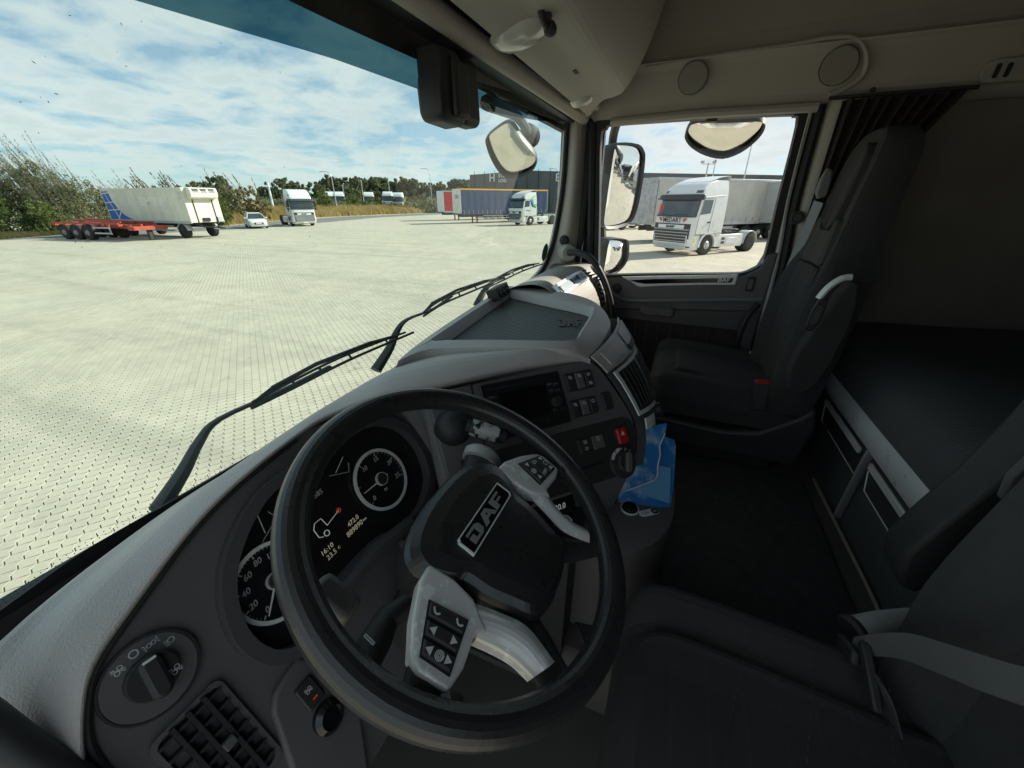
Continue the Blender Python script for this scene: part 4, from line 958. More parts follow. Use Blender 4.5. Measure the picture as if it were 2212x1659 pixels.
# header above the glass
MB().bb(-.25, 2.02, .575, .60, .285, .46).build('windscreen_header', M_seal, cab)
MB().tube([(-.25, .49, .312), (1.0, .49, .314), (1.93, .475, .318)], .022, 14).build('header_rail', M_beige, cab)
MB().bb(-.25, 1.98, .515, .575, .305, .46).build('blind_slot', M_black, cab)
MB().bb(-.25, 1.90, .40, .455, .335, .46).build('header_trim', M_beige, cab, bevel=.012)
# overhead console
oc = thing('overhead_console', 'beige bulging overhead console above the windscreen', 'console', (.8, .3, .3))
sec = [(.432, .308), (.40, .315), (.352, .332), (.315, .338), (.275, .352), (.235, .405), (.19, .50), (.16, .62), (.15, .80), (.15, .97)]
rows = []
for x, k in ((-.25, 1), (.3, 1), (.8, 1), (1.2, 1), (1.5, 1), (1.68, .97), (1.77, .86), (1.82, .62), (1.83, .3)):
    rows.append([V((x, .45-(.45-y)*k, z)) if i < 2 else V((x, .45-(.45-y)*k, z+(1-k)*.10)) for i, (y, z) in enumerate(sec)])
oc_s = MB().grid(surface(rows, 4, 3)).build('console_shell', M_beige, oc, sharp=None)
def lamp_set(x, y, z, r_, nm):
    MB().lathe([(r_*1.1, .004), (r_, -.004), (r_*.8, -.012), (r_*.3, -.018), (0, -.018)], (x, y, z), (0, .25, 1), 20).build(nm, mat('clear_lens', (.62, .62, .58), .15, spec=.8), oc, sharp=30)
lamp_set(.99, .395, .322, .06, 'dome_lamp'); lamp_set(1.60, .405, .316, .038, 'reading_lamp')
MB().box((1.32, .36, .331), (.035, .012, .006)).build('clip', M_black, oc)
kt = MB(); kt.tube(cr([(.925, .335, .352), (.94, .33, .334), (.958, .327, .322), (.975, .322, .312)], 4), .0075, 8); kt.lathe([(.002, -.012), (.012, -.008), (.014, 0), (.010, .010), (.002, .014)], (.972, .322, .318), (.3, .2, 1), 12); kt.lathe([(.002, -.01), (.010, -.006), (.011, 0), (.008, .008), (.002, .011)], (.955, .325, .332), (.1, .5, 1), 12)
tag(kt.build('hanging_toy', M_black, sharp=50), 'small black soft charm hanging beside the dome lamp', 'charm')
# two black sensor housings at the top of the windscreen
sn = thing('sensor_unit', 'pair of black sensor housings at the top of the windscreen', 'sensor', (.9, .53, .16))
fh = Fr((.872, .525, .205), (1, 0, 0), (0, .05, 1))
po = [(-.062, .085), (-.066, .03), (-.078, .005), (-.079, -.045), (-.06, -.058), (.06, -.06), (.078, -.045), (.080, .01), (.07, .04), (.062, .09)]
po = [(a*.70, b*.92) for a, b in po]
MB().plate(fh, po, -.03, .030, .012).build('housing', M_black, sn, bevel=.008)
MB().plate(fh.sub(.012, .002, .030), [(-.02, .06), (-.028, -.03), (-.024, -.047), (.030, -.045), (.038, -.03), (.034, .055)], 0, .012, .006).build('cover', M_black, sn, bevel=.004)
fh2 = Fr((1.0, .545, .215), (1, 0, 0), (0, .05, 1)); MB().plate(fh2, rr(-.045, -.05, .045, .085, .02), -.02, .025, .01).build('housing', M_black, sn, bevel=.006)
# roof, rear, floor, left side
MB().bb(-.25, 2.1, -1.5, .60, .96, 1.0).build('roof_liner', M_liner, cab)
MB().bb(-.25, 2.1, -1.52, -1.48, -1.15, 1.0).build('rear_wall', M_liner, cab)
MB().bb(-.25, 2.05, -1.5, .70, -1.15, -1.10).build('floor', M_floor, cab)
MB().bb(.52, 1.95, -.75, .45, -1.10, -.925).build('engine_tunnel', M_floor, cab, bevel=.03)
MB().bb(-.25, 2.05, .66, .70, -1.15, -.44).build('front_bulkhead', M_black, cab)
MB().bb(-.29, -.25, -1.5, -.55, -1.15, 1.0).build('left_side_wall', M_liner, cab)
MB().bb(-.29, -.25, -.55, .66, .42, 1.0).build('left_side_header', M_liner, cab)
MB().tube([(-.24, .60, .45), (-.245, .66, -.45)], .05, 8).build('left_pillar', M_beige, cab)
MB().bb(-.25, 2.1, .56, .60, .44, 1.0).build('front_wall', M_liner, cab)
# right side: upper panel with speakers, sleeper wall
sp = [[V((x, y, z)) for y in (.46, .3, .1, -.2, -.5, -.9, -1.5)] for x, z in ((1.985, .298), (1.965, .312), (1.955, .33), (1.94, .36), (1.925, .45), (1.905, .475), (1.925, .49), (1.95, .60), (1.98, .97))]
MB().grid(surface(sp, 3, 3)).build('side_upper_panel', M_beige, cab, sharp=None)
def on_side(px, py, x=1.93): return aX(px, py, x)
for px, py, r_ in ((1497, 168, .050), (1812, 142, .052)):
    p = on_side(px, py, 1.914); fr_ = Fr(p, (0, -1, 0), (-.16, 0, 1)); s_ = MB().lathe([(r_, -.006), (r_, .003), (r_*.95, .005), (0, .006)], p, fr_.n*-1 if fr_.n.x > 0 else fr_.n, 32).build('speaker_grille', mat('grille_cloth', (.30, .28, .25), .8, bump=(900, .8)), cab, sharp=30)
    MB().lathe([(r_*1.04, -.003), (r_*1.04, .0035), (r_*1.005, .0035), (r_*1.005, -.003)], p, (-1, 0, -.16), 32).build('speaker_ring', M_black, s_)
# ridge that curls round the rear speaker
rd = [aX(px, py, 1.915) for px, py in ((1395, 146), (1560, 118), (1700, 98), (1800, 80), (1850, 85), (1872, 120), (1862, 165), (1815, 195), (1790, 205))]
MB().tube(cr(rd, 5), .009, 8).build('panel_ridge', M_beige, cab)
p = aX(1886, 194, 1.93); MB().lathe([(.008, 0), (.007, .004), (0, .004)], p, (-1, 0, 0), 10).build('screw_cap', M_black, cab)
vt = [aX(px, py, 1.925) for px, py in ((2130, 150), (2212, 130))]
f_ = Fr(aX(2190, 150, 1.925), (0, -1, 0), (-.12, 0, 1)); vp = MB().plate(f_, rr(-.075, -.03, .09, .03, .03), -.004, .006, .003).build('map_lamp_bezel', M_beige, cab)
for k in (-.04, -.015): MB().plate(f_, rr(k-.006, -.018, k+.006, .018, .005), .006, .008).build('lamp_slot', M_black, vp)
MB().bb(2.02, 2.06, -1.5, -.40, -1.15, .32).build('sleeper_side_wall', mat('sleeper_cloth', (.27, .245, .21), .9, bump=(600, .4), var=.12, vscale=5), cab)
# A-pillar on the passenger side
Lp = [aX(px, py, x) for px, py, x in ((1236, 236, 1.93), (1232, 262, 1.93), (1229, 310, 1.93), (1222, 400, 1.935), (1208, 490, 1.94), (1194, 545, 1.94), (1172, 590, 1.94), (1120, 640, 1.93))]
Rp = [aX(px, py, 1.985) for px, py in ((1282, 236), (1272, 262), (1268, 310), (1262, 400), (1254, 490), (1247, 545), (1243, 600), (1236, 660))]
Mp = [a.lerp(c_, .45)+V((-.035, -.012, 0)) for a, c_ in zip(Lp, Rp)]
Fp = [a+V((.06, .05, 0)) for a in Lp]
MB().grid(surface([Fp, Lp, Mp, Rp, [p+V((.06, .0, 0)) for p in Rp]], 4, 5)).build('a_pillar', M_beige, cab, sharp=None)
MB().tube(cr([p+V((-.004, .012, 0)) for p in Lp], 4), .011, 6).build('windscreen_seal', M_seal, cab)
MB().tube(cr([p+V((-.012, -.012, 0)) for p in Rp], 4), .016, 8).build('pillar_seal', M_seal, cab)
p = Lp[4].lerp(Rp[4], .22)+V((-.02, -.004, 0)); MB().lathe([(.024, 0), (.022, .012), (.012, .018), (.0, .018)], aX(1219, 519, 1.925), (-1, -.3, 0), 16).build('pillar_plug', M_black, cab, sharp=30)
MB().lathe([(.042, -.03), (.042, .02), (.034, .045), (0, .05)], aX(1223, 546, 1.925), (-1, -.7, .05), 18).build('handle_boss', M_beige, cab, sharp=50)
gh = cr([aX(px, py, x) for px, py, x in ((1228, 546, 1.88), (1250, 546, 1.86), (1278, 560, 1.84), (1302, 600, 1.83), (1317, 645, 1.83), (1323, 690, 1.84), (1322, 720, 1.86))], 5)
tag(MB().tube(gh, .015, 12).build('grab_handle', M_black, sharp=50), 'curved black grab handle on the pillar right of the windscreen', 'handle')
# ---------------------------------------------------------------- passenger door
dr = thing('passenger_door', 'dark grey passenger door with silver inlay and large window', 'door', (1.98, .0, -1.05))
def yz(l, x): return [V((x, y, z)) for y, z in l]
fd = Fr((1.97, 0, 0), (0, -1, 0), (0, 0, 1))   # a = -Y, b = z, normal towards the cab (-X)
def dpoly(l): return [(-y, z) for y, z in l]
win = [(.405, .25), (.385, .283), (.35, .297), (.1, .296), (-.26, .289), (-.30, .282), (-.318, .255), (-.322, 0), (-.328, -.2), (-.318, -.245), (-.27, -.277), (-.2, -.287), (.1, -.308), (.3, -.325), (.345, -.322), (.362, -.29), (.385, 0)]
win = [(p.x, p.y) for p in cr([V((y, z, 0)) for y, z in win], 3, True)]
wo = [(y+(.034 if y > .0 else -.03), z+(.03 if z > .0 else -.012)) if abs(z) < .29 and (y > .34 or y < -.29) else (y, z+(.03 if z > 0 else -.014)) for y, z in win]
MB().ring(fd, dpoly(wo), dpoly(win), -.04, .006).build('window_seal', M_seal, dr, sharp=40)
MB().add([V((2.0, y, z)) for y, z in wo], [tuple(range(len(wo)))]).build('window_glass', M_sg, dr, sharp=None, fix=False)
up_e = [(.42, -.335), (.3, -.337), (.1, -.32), (-.2, -.299), (-.27, -.288), (-.318, -.255), (-.335, -.2), (-.372, -.19)]
mid_e = [(.42, -.375), (.33, -.36), (.285, -.40), (.225, -.435), (.1, -.43), (-.1, -.41), (-.36, -.385)]
low_e = [(.42, -.47), (.3, -.49), (.2, -.485), (-.1, -.46), (-.37, -.44)]
MB().plate(fd, dpoly(up_e+[(-.372, -.385)]+mid_e[::-1]), -.08, .012, .006).build('upper_trim', mat('door_grey', (.14, .135, .134), .5, bump=(600, .25), var=.05), dr, bevel=.003)
MB().plate(fd, dpoly(mid_e+[(-.372, -.39)]+[(-.372, -.44)]+low_e[::-1]), -.08, .004, .004).build('armrest_recess', M_panel, dr)
led = [V((1.955, y, z)) for y, z in mid_e]; MB().tube(cr(led, 5), .010, 8).build('armrest_edge', mat('door_grey2', (.2, .2, .203), .5), dr)
MB().plate(fd, dpoly(low_e+[(-.372, -.9), (-.37, -1.1), (.42, -1.1)]), -.08, .010, .006).build('lower_panel', mat('door_dark', (.08, .079, .08), .6, bump=(500, .3)), dr)
inl = [(.245, -.328), (.1, -.315), (-.2, -.291), (-.246, -.286), (-.243, -.331), (-.1, -.342), (.06, -.358), (.15, -.370), (.17, -.366), (.2, -.348)]
iv = MB().plate(fd, dpoly(inl), .010, .018, .003).build('silver_inlay', M_silver, dr)
blk = [(.205, -.341), (.1, -.329), (-.2, -.304), (-.228, -.301), (-.226, -.321), (-.1, -.331), (.06, -.346), (.13, -.353), (.165, -.350)]
MB().plate(fd, dpoly(blk), .018, .0205).build('gloss_strip', M_gloss, iv)
fl = fd.sub(.195, -.3125, .0206); fl = Fr(fl.o, (0, -1, .075), (0, .075, 1)); logo('lettering', fl, .048, .0145, mat('bright_letter', (.75, .75, .75), .3, .5), iv, 0, .0015)
sw = MB().plate(fd, rr(.285, -.355, .315, -.292, .004), .012, .017, .002).build('window_switch_bezel', M_black, dr); MB().plate(fd, rr(.290, -.345, .310, -.302, .003), .017, .022, .002).build('window_switch', M_panel, sw)
MB().plate(fd, rr(-.14, -.505, .02, -.455, .024), .008, .022, .008).build('door_pull', M_panel, dr)
MB().plate(fd, rr(-.33, -.80, .30, -.53, .02), .008, .014, .004).build('pocket_cloth', mat('door_cloth', (.032, .026, .027), .95, bump=(700, .6)), dr)
for i in range(9): MB().box((1.954, .26-i*.055, -.665), (.004, .008, .25)).build('cloth_rib', M_fabric, dr)
MB().tube(cr([V((1.93, -.345, -.40)), V((1.9, -.31, -.46)), V((1.9, -.30, -.55)), V((1.93, -.31, -.62))], 5), .013, 8).build('pull_grip', M_black, dr)
MB().lathe([(.024, 0), (.02, .006), (.006, .008), (0, .008)], V((1.955, .262, -.385)), (-1, 0, 0), 14).build('speaker_knob', M_black, dr)
# seals and B-pillar
MB().tube(cr([V((1.965, .445, .30)), V((1.965, .43, .1)), V((1.965, .41, -.2)), V((1.965, .40, -.40))], 5), .018, 8).build('door_seal', M_seal, cab)
MB().tube(cr([V((1.975, -.345, .31)), V((1.975, -.352, 0)), V((1.975, -.375, -.25)), V((1.975, -.40, -.9))], 5), .012, 8).build('door_frame_edge', mat('pale_frame', (.62, .64, .60), .45), cab)
MB().tube(cr([V((1.955, -.375, .31)), V((1.955, -.38, 0)), V((1.955, -.40, -.25)), V((1.955, -.425, -.9))], 5), .014, 8).build('door_seal', M_seal, cab)
bp_ = [[V((x, y+dz, z)) for z, dz in ((.33, .0), (0, -.005), (-.25, -.025), (-1.1, -.055))] for x, y in ((1.99, -.385), (1.94, -.40), (1.925, -.44), (1.935, -.52), (2.03, -.56))]
MB().grid(surface(bp_, 4, 4)).build('b_pillar', M_beige, cab, sharp=None)
MB().lathe([(.024, 0), (.024, .006), (.016, .008), (.014, .003), (0, .003)], aX(1722, 470, 1.922), (-1, .2, 0), 18).build('pillar_bolt', M_black, cab, sharp=30)
MB().tube([V((1.93, .36, .297)), V((1.93, .05, .305)), V((1.93, -.36, .30))], .016, 8).build('window_top_trim', M_beige, cab)
MB().box(aX(1538, 254, 1.955), (.03, .04, .03)).build('blind_catch', M_black, cab, bevel=.004)
MB().bb(2.025, 2.06, -.47, -.335, -1.12, .315).build('pillar_filler', M_black, cab)  # black filler added to close a slit that let sunlight past the door
MB().bb(2.025, 2.06, .40, .60, -1.12, .315).build('pillar_filler', M_black, cab)  # matching filler added at the front edge, where the A-pillar body runs
MB().bb(2.0, 2.06, -.36, .42, .302, .34).build('door_header', M_black, cab)
# painted outside of the cab (seen in the mirrors)
MB().grid(surface([[V((x, y-.06*((x-.9)/1.2)**4, z)) for x in (-.32, .2, .9, 1.6, 2.12)] for y, z in ((.72, -.48), (.80, -.62), (.86, -1.2), (.86, -1.9), (.80, -2.25))], 4, 3)).build('outer_front_panel', M_white, cab, sharp=None)
MB().bb(2.07, 2.11, -1.5, .70, -2.0, -.36).build('outer_side_panel', M_white, cab, bevel=.015)
MB().bb(2.07, 2.11, -1.5, -.42, -.35, .98).build('outer_rear_panel', M_white, cab, bevel=.01)
# curtain at the sleeper edge
cu_r = []
for j in range(9):
    z = .31-.09*j*1.25; cu_r.append([])
    for i in range(60):
        f = i/59; y = -.42-(.31-.20*min(1, j/3.2))*f; cu_r[-1].append(V((1.895+(.020-.008*j/8)*math.sin(i*.95+j*.10+.6*math.sin(i*.31))+.01*j/8, y, z)))
cu = thing('curtain', 'dark brown gathered curtain beside the passenger seat', 'curtain', (1.9, -.5, -.6))
MB().grid(cu_r).build('curtain_cloth', mat('curtain_cloth', (.03, .021, .018), .95, bump=(600, .5)), cu, sharp=None)
MB().tube([(1.9, -.38, .318), (1.9, -.76, .318)], .006, 6).build('curtain_track', M_black, cu)
# ---------------------------------------------------------------- outside mirrors
def mirror_box(name, label, po, fr_, depth, glass_in, bow):
    t = thing(name, label, 'mirror', fr_(0, min(b for a, b in po), 0))
    po = [(p.x, p.y) for p in cr([V((a, b, 0)) for a, b in po], 3, True)]
    rings = [(0, .0), (1, .004), (.985, -.012), (.93, -depth*.6), (.7, -depth)]
    b_ = MB(); k = 0; n = len(po); ca = sum(a for a, b in po)/n; cb_ = sum(b for a, b in po)/n
    b_.grid([[fr_(ca+(a-ca)*s_, cb_+(b-cb_)*s_, h) for a, b in po] for s_, h in ((.94, -.004), (1, .006), (1.0, -.012), (.95, -depth*.6), (.72, -depth), (.1, -depth*1.05))], closed=True); b_.build('housing', M_mhouse, t, sharp=45)
    g = MB(); rws = []
    for s_ in (.001, .25, .5, .75, glass_in): rws.append([fr_(ca+(a-ca)*s_, cb_+(b-cb_)*s_, -.001-bow*(s_**2)) for a, b in po])
    g.grid(rws, closed=True).build('mirror_glass', M_mirror if name in ('door_mirror', 'wide_angle_mirror') else M_mirror2, t, sharp=None, fix=True)
    return t
def mirror_px(name, label, px, cpx, cpos, look, depth, bow, ratio=.94):
    """a mirror whose glass outline is given in its own plane"""
    vin = cpos.normalized(); n_ = (V(look).normalized()-vin).normalized(); xx = n_.cross(V((0, 0, 1))).normalized()*-1
    yy = n_.cross(xx)
    if yy.z < 0: xx, yy = -xx, -yy
    fr_ = Fr(cpos, xx, yy)
    return mirror_box(name, label, [fr_.hit(x, y) for x, y in px], fr_, depth, ratio, bow), fr_
mm, fm = mirror_px('door_mirror', 'tall main door mirror outside the passenger window', [(1336, 308), (1376, 311), (1389, 324), (1392, 345), (1384, 410), (1372, 462), (1356, 484), (1324, 494), (1304, 488), (1308, 440), (1318, 370), (1326, 322)], None, aX(1347, 400, 2.28), (.30, -1, -.10), .13, .012)
mm2, fm2 = mirror_px('wide_angle_mirror', 'small wide-angle mirror below the tall door mirror', [(1322, 516), (1348, 516), (1357, 524), (1356, 556), (1344, 578), (1326, 592), (1304, 592), (1308, 555), (1314, 522)], None, aX(1332, 554, 2.27), (.42, -1, -.30), .12, .02)
MB().tube(cr([aX(1345, 236, 2.2), aX(1334, 262, 2.26), aX(1326, 290, 2.33), aX(1322, 320, 2.36)], 4), .022, 8).build('mirror_arm', M_mhouse, mm)
MB().tube([aX(1300, 480, 2.38), aX(1300, 505, 2.38), aX(1303, 530, 2.36)], .024, 8).build('mirror_arm', M_mhouse, mm2)
km, fk = mirror_px('kerb_mirror', 'half-moon kerb mirror hanging outside above the passenger window', [(1482, 282), (1492, 268), (1520, 262), (1570, 262), (1625, 260), (1652, 264), (1650, 282), (1632, 304), (1600, 328), (1562, 341), (1524, 334), (1494, 317), (1480, 298)], None, aX(1563, 298, 2.25), (.30, -.05, -1), .06, .015, .97)
MB().tube([aX(1575, 250, 2.24), aX(1578, 268, 2.27)], .02, 8).build('mirror_arm', M_mhouse, km)
fm_, ff = mirror_px('front_mirror', 'rounded front mirror hanging outside the windscreen', [(1094, 264), (1108, 270), (1126, 298), (1152, 330), (1160, 350), (1150, 368), (1126, 380), (1100, 384), (1080, 372), (1062, 344), (1050, 310), (1052, 294), (1072, 276)], None, wind(1104, 322, .34), (-.10, .45, -1), .05, .015, .96)
MB().tube(cr([wind(1052, 222, .03), wind(1085, 236, .12), wind(1118, 252, .24), wind(1140, 284, .36)], 4), .022, 8).build('mirror_arm', M_mhouse, fm_)
MB().lathe([(.02, -.03), (.05, -.02), (.06, .02), (.045, .04), (0, .05)], wind(1146, 294, .37), V((.5, .8, .1)), 16).build('mirror_knuckle', M_mhouse, fm_)
# ---------------------------------------------------------------- wipers on the glass
def wiper(label, arm, blade, off=.03):
    t = thing('wiper', label, 'wiper', wind(*arm[0], off), 'wipers at rest below the windscreen')
    pts = [wind(x, y, off+.01) for x, y in arm]
    MB().tube(cr(pts, 4), [.019-(.0125)*min(1, i/(4*(len(pts)-1))*1.6) for i in range(4*(len(pts)-1)+1)], 8, flat=.6).build('arm', M_black, t)
    bp2 = [wind(x, y, off-.012) for x, y in blade]; path = cr(bp2, 6)
    MB().tube(path, .0036, 6).build('rubber_blade', M_seal, t)
    n = len(path); cen = path[n//2]
    br = MB()
    up_ = [p+V((0, .008, .007*math.sin(math.pi*i/(n-1))+.005)) for i, p in enumerate(path)]
    br.tube(up_[1:-1], .0032, 6)
    for k in range(1, 6):
        i = int(k*(n-1)/6); br.tube([path[i], up_[i]], .003, 5)
    br.tube([path[n//4]+V((0, .012, .014)), cen+V((0, .014, .019)), path[3*n//4]+V((0, .012, .014))], .005, 6)
    br.tube([path[n//4]+V((0, .012, .014)), up_[n//8]], .004, 5); br.tube([path[3*n//4]+V((0, .012, .014)), up_[7*n//8]], .004, 5)
    br.build('blade_frame', M_black, t)
    return t
wiper('long wiper in front of the driver', [(340, 1105), (395, 1020), (430, 955), (475, 905), (600, 848), (712, 792)], [(543, 882), (640, 835), (760, 775), (893, 718)])
wiper('middle wiper in front of the tray', [(812, 800), (842, 752), (858, 715), (880, 690), (935, 668), (975, 640)], [(915, 683), (960, 655), (1030, 625), (1090, 600)])
wiper('wiper at the passenger corner of the glass', [(1030, 660), (1045, 630), (1062, 612), (1080, 600), (1100, 592)], [(1040, 628), (1090, 604), (1130, 585), (1172, 570)])
# sticker, washer hose clip
p = wind(1177, 545, -.006); fs_ = Fr(p, (1, -.1, 0), (0, -.16, 1)); tag(MB().plate(fs_, [(.032*math.cos(R(a)), .042*math.sin(R(a))) for a in range(0, 360, 15)], 0, .0008).build('windscreen_sticker', mat('green_sticker', (.03, .16, .09), .6), sharp=None), 'round green sticker low in the corner of the windscreen', 'sticker')

# dried specks on the outside of the glass
spk = MB(); random.seed(21)
for i in range(95):
    p = wind(random.uniform(40, 1220), random.uniform(20, 560), .001)
    if p.z > .3 or p.x > 1.95 or p.x < -.1: continue
    r_ = random.uniform(.0002, .0007); an = random.uniform(0, 3.14); k_ = random.uniform(1, 3.5)
    u_ = V((math.cos(an), 0, math.sin(an)))*r_*k_; w_ = V((-math.sin(an), 0, math.cos(an)))*r_
    spk.add([p-u_, p-w_*.6+u_*.2, p+u_, p+w_+u_*.1], [(0, 1, 2, 3)])
tag(spk.build('glass_specks', mat('bug_speck', (.06, .06, .05), .9), cab, sharp=None, fix=False), None, None, kind='stuff')
random.seed(8)
# ================================================================ DASHBOARD
St = Fr((.685, .255, -.392), (.751, -.66, -.015), (.396, .433, .81))     # centre stack, turned towards the driver
Kl = Fr((.31, .437, -.458), (1, 0, 0), (0, .53, .845))                   # instrument fascia
def kp(px, py, h=0): a, b_ = Kl.hit(px, py, h); return Kl(a, b_, h)
def sp_(px, py, h=0): a, b_ = St.hit(px, py, h); return St(a, b_, h)
db = thing('dashboard', 'grey moulded dashboard wrapping around the driver', 'dashboard', (.8, .4, -1.0))
A1 = [aZ(*q) for q in ((-170, 1545, -.415), (0, 1385, -.40), (100, 1300, -.40), (230, 1200, -.40), (400, 1080, -.40), (560, 985, -.40), (700, 900, -.395), (790, 838, -.39), (860, 795, -.365), (960, 762, -.335), (1080, 753, -.33), (1195, 754, -.33), (1250, 764, -.335), (1274, 781, -.341))]
C1 = [kp(*q) for q in ((190, 1690), (182, 1560), (205, 1440), (295, 1305), (420, 1140), (520, 1040), (640, 945))]+[kp(720, 898)*.6+sp_(720, 898)*.4]+[sp_(*q) for q in ((830, 855), (930, 838), (1040, 815), (1160, 790), (1245, 780), (1274, 786))]
B1 = []
for i, (a, c_) in enumerate(zip(A1, C1)):
    up = .020 if i < 8 else (.026 if i < 12 else (.016 if i == 12 else .001))
    B1.append(a.lerp(c_, .62)+V((0, 0, up)))
D1 = [a.lerp(c_, .25)+V((0, 0, .011 if i < 8 else (.014 if i < 12 else .002))) for i, (a, c_) in enumerate(zip(A1, C1))]
E1 = [c_.lerp(a, .06)+V((0, -.004, .010))*(1 if i < 12 else .3) for i, (a, c_) in enumerate(zip(A1, C1))]
Z1 = [a+V((0, .02, -.06)) for a in A1]
U1 = [c_+V((0, .012, -.01)) for c_ in C1]
MB().grid(surface([Z1, A1, D1, B1, E1, C1, U1], 5, 4)).build('upper_pad', M_dash, db, sharp=None)
# dark fascia behind the wheel
ft = [Kl.hit(*q) for q in ((640, 945), (520, 1040), (420, 1140), (295, 1305), (205, 1440), (182, 1560), (190, 1690))]
fp_ = [(.30, .13), (.2, .125)]+[(a, b_+.004) for a, b_ in ft]+[(-.30, -.16), (-.28, -.30), (.30, -.30)]
MB().plate(Kl, fp_[::-1] if False else fp_, -.05, -.006).build('fascia_panel', M_panel, db, sharp=20)
ed = [kp(px, py, -.004) for px, py in ((640, 950), (520, 1046), (420, 1147), (300, 1308), (212, 1440), (190, 1540), (200, 1620), (250, 1690))]
MB().tube(cr(ed, 5), .0035, 6).build('fascia_edge', M_black, db)
# centre stack panel
sp_poly = [(-.205, .06), (-.10, .062), (.10, .069), (.191, .073), (.214, .045), (.231, .012), (.252, -.04), (.267, -.086), (.266, -.12), (.254, -.155), (.232, -.196), (.19, -.215), (.09, -.212), (-.05, -.21), (-.16, -.21), (-.20, -.12)]
MB().plate(St, sp_poly[::-1], -.06, 0, .004).build('stack_panel', M_panel, db, bevel=.002)
lp = [(-.168, -.083), (-.05, -.080), (.234, -.081), (.252, -.09), (.261, -.107), (.260, -.135), (.25, -.158), (.228, -.19), (.19, -.208), (.09, -.206), (-.168, -.204)]
MB().plate(St, lp[::-1], -.002, .0025, .001).build('lower_switch_panel', M_black, db)
MB().plate(St, [(-.1115, .062), (-.1085, .062), (-.1105, -.08), (-.1135, -.08)], -.002, .0008).build('panel_gap', M_seal, db)
MB().grid(surface([[Kl(.225, b_, -.002) for b_ in (.10, .05, 0, -.05, -.11, -.17)], [Kl(.236, b_, .035) for b_ in (.10, .05, 0, -.05, -.11, -.17)], [St(-.215, b_, -.02) for b_ in (.062, .03, 0, -.05, -.11, -.17)], [St(-.195, b_, -.001) for b_ in (.062, .03, 0, -.05, -.11, -.17)]], 4, 4)).build('fascia_bridge', M_panel, db, sharp=None)
# platform with the tray
OUT = [(.62, .53, -.315), (.834, .552, -.303), (1.384, .602, -.30), (1.385, .551, -.30), (1.394, .417, -.30), (1.294, .25, -.302), (1.108, .153, -.315), (.96, .148, -.326), (.864, .163, -.332), (.80, .234, -.306), (.705, .466, -.306), (.655, .515, -.31)]
INN = [(.742, .508), (.78, .52), (1.318, .574), (1.336, .562), (1.27, .40), (1.203, .240), (1.128, .218), (.95, .206), (.885, .202), (.852, .218), (.80, .36), (.756, .470)]
o_ = [V(p) for p in OUT]; i_ = [V((x, y, -.300)) for x, y in INN]
OO = cr(o_, 5, True); II = cr(i_, 5, True)
II = [p if True else p for p in II]
fl_ = [V((p.x, p.y, -.328))+(V((1.03, .38, -.328))-V((p.x, p.y, -.328)))*.05 for p in II]
MB().grid([[p+V((0, 0, -.10)) for p in OO], [p+V((0, 0, -.008)) for p in OO], [p.lerp(q, .06)+V((0, 0, .002)) for p, q in zip(OO, II)], [p.lerp(q, .9)+V((0, 0, .003)) for p, q in zip(OO, II)], [q+V((0, 0, -.004)) for q in II], fl_], closed=True).build('tray_surround', M_dash, db, sharp=50)
M_ribm = mat('ribbed_rubber', (.13, .14, .14), .55)
def ribbed(m):
    t = m.node_tree; b_ = t.nodes['Principled BSDF']; g = N(t, 'ShaderNodeNewGeometry'); w = N(t, 'ShaderNodeTexWave', wave_type='BANDS', bands_direction='DIAGONAL'); w.inputs['Scale'].default_value = 36
    t.links.new(g.outputs['Position'], w.inputs['Vector']); bp = N(t, 'ShaderNodeBump'); bp.inputs['Strength'].default_value = .9; bp.inputs['Distance'].default_value = .003; t.links.new(w.outputs[0], bp.inputs['Height']); t.links.new(bp.outputs[0], b_.inputs['Normal'])
ribbed(M_ribm)
MB().add([p+V((0, 0, -.002)) for p in fl_], [tuple(range(len(fl_)))]).build('tray_mat', M_ribm, db, sharp=None, fix=False)
em = Fr(V((1.10, .272, -.3275)), (.35, -.94, 0), (.94, .35, 0)); logo('embossed_lettering', em, .07, .08, M_panel, db, 0, .0012)
# groove line under the platform edge
MB().tube(cr([aZ(px, py, z) for px, py, z in ((800, 842, -.385), (850, 802, -.36), (905, 768, -.335), (960, 757, -.328), (1080, 748, -.325), (1195, 750, -.325), (1262, 768, -.332))], 4), .004, 6).build('panel_gap', M_seal, db)
# passenger-side dash: rolled top and sloping fascia
pdr = []
for x in (1.33, 1.5, 1.7, 1.86, 1.95):
    k = 1-.10*max(0, (x-1.7)/.25)
    pdr.append([V((x, y*(k if y < .5 else 1), z)) for y, z in ((.66, -.36), (.60, -.315), (.545, -.285), (.47, -.272), (.42, -.285), (.37, -.325), (.33, -.385), (.31, -.46), (.33, -.62), (.40, -1.05))])
M_dashl = mat('pale_dash', (.35, .33, .295), .5, bump=(330, .4, 'v'), var=.04)
MB().grid(surface(pdr, 4, 4)).build('passenger_dash', M_dashl, db, sharp=None)
MB().bb(1.88, 1.96, .33, .60, -.9, -.28).build('dash_end_cap', M_panel, db, bevel=.03)
def pdp(x, t_):   # along the sloping face
    pr = [(.42, -.283), (.37, -.323), (.33, -.383), (.312, -.455)]
    f = t_*3; i = min(int(f), 2); a, c_ = pr[i], pr[i+1]; q = f-i; k = 1-.10*max(0, (x-1.7)/.25); return V((x, (a[0]+(c_[0]-a[0])*q)*k-.004, a[1]+(c_[1]-a[1])*q+.004))
g = MB(); gr = [[pdp(x, t_) for x in (1.36, 1.5, 1.65, 1.76)] for t_ in (.02, .15, .30)]
g.grid(gr).build('chrome_frame', mat('satin_chrome', (.86, .86, .85), .3, .5), db, sharp=None, solid=.004)
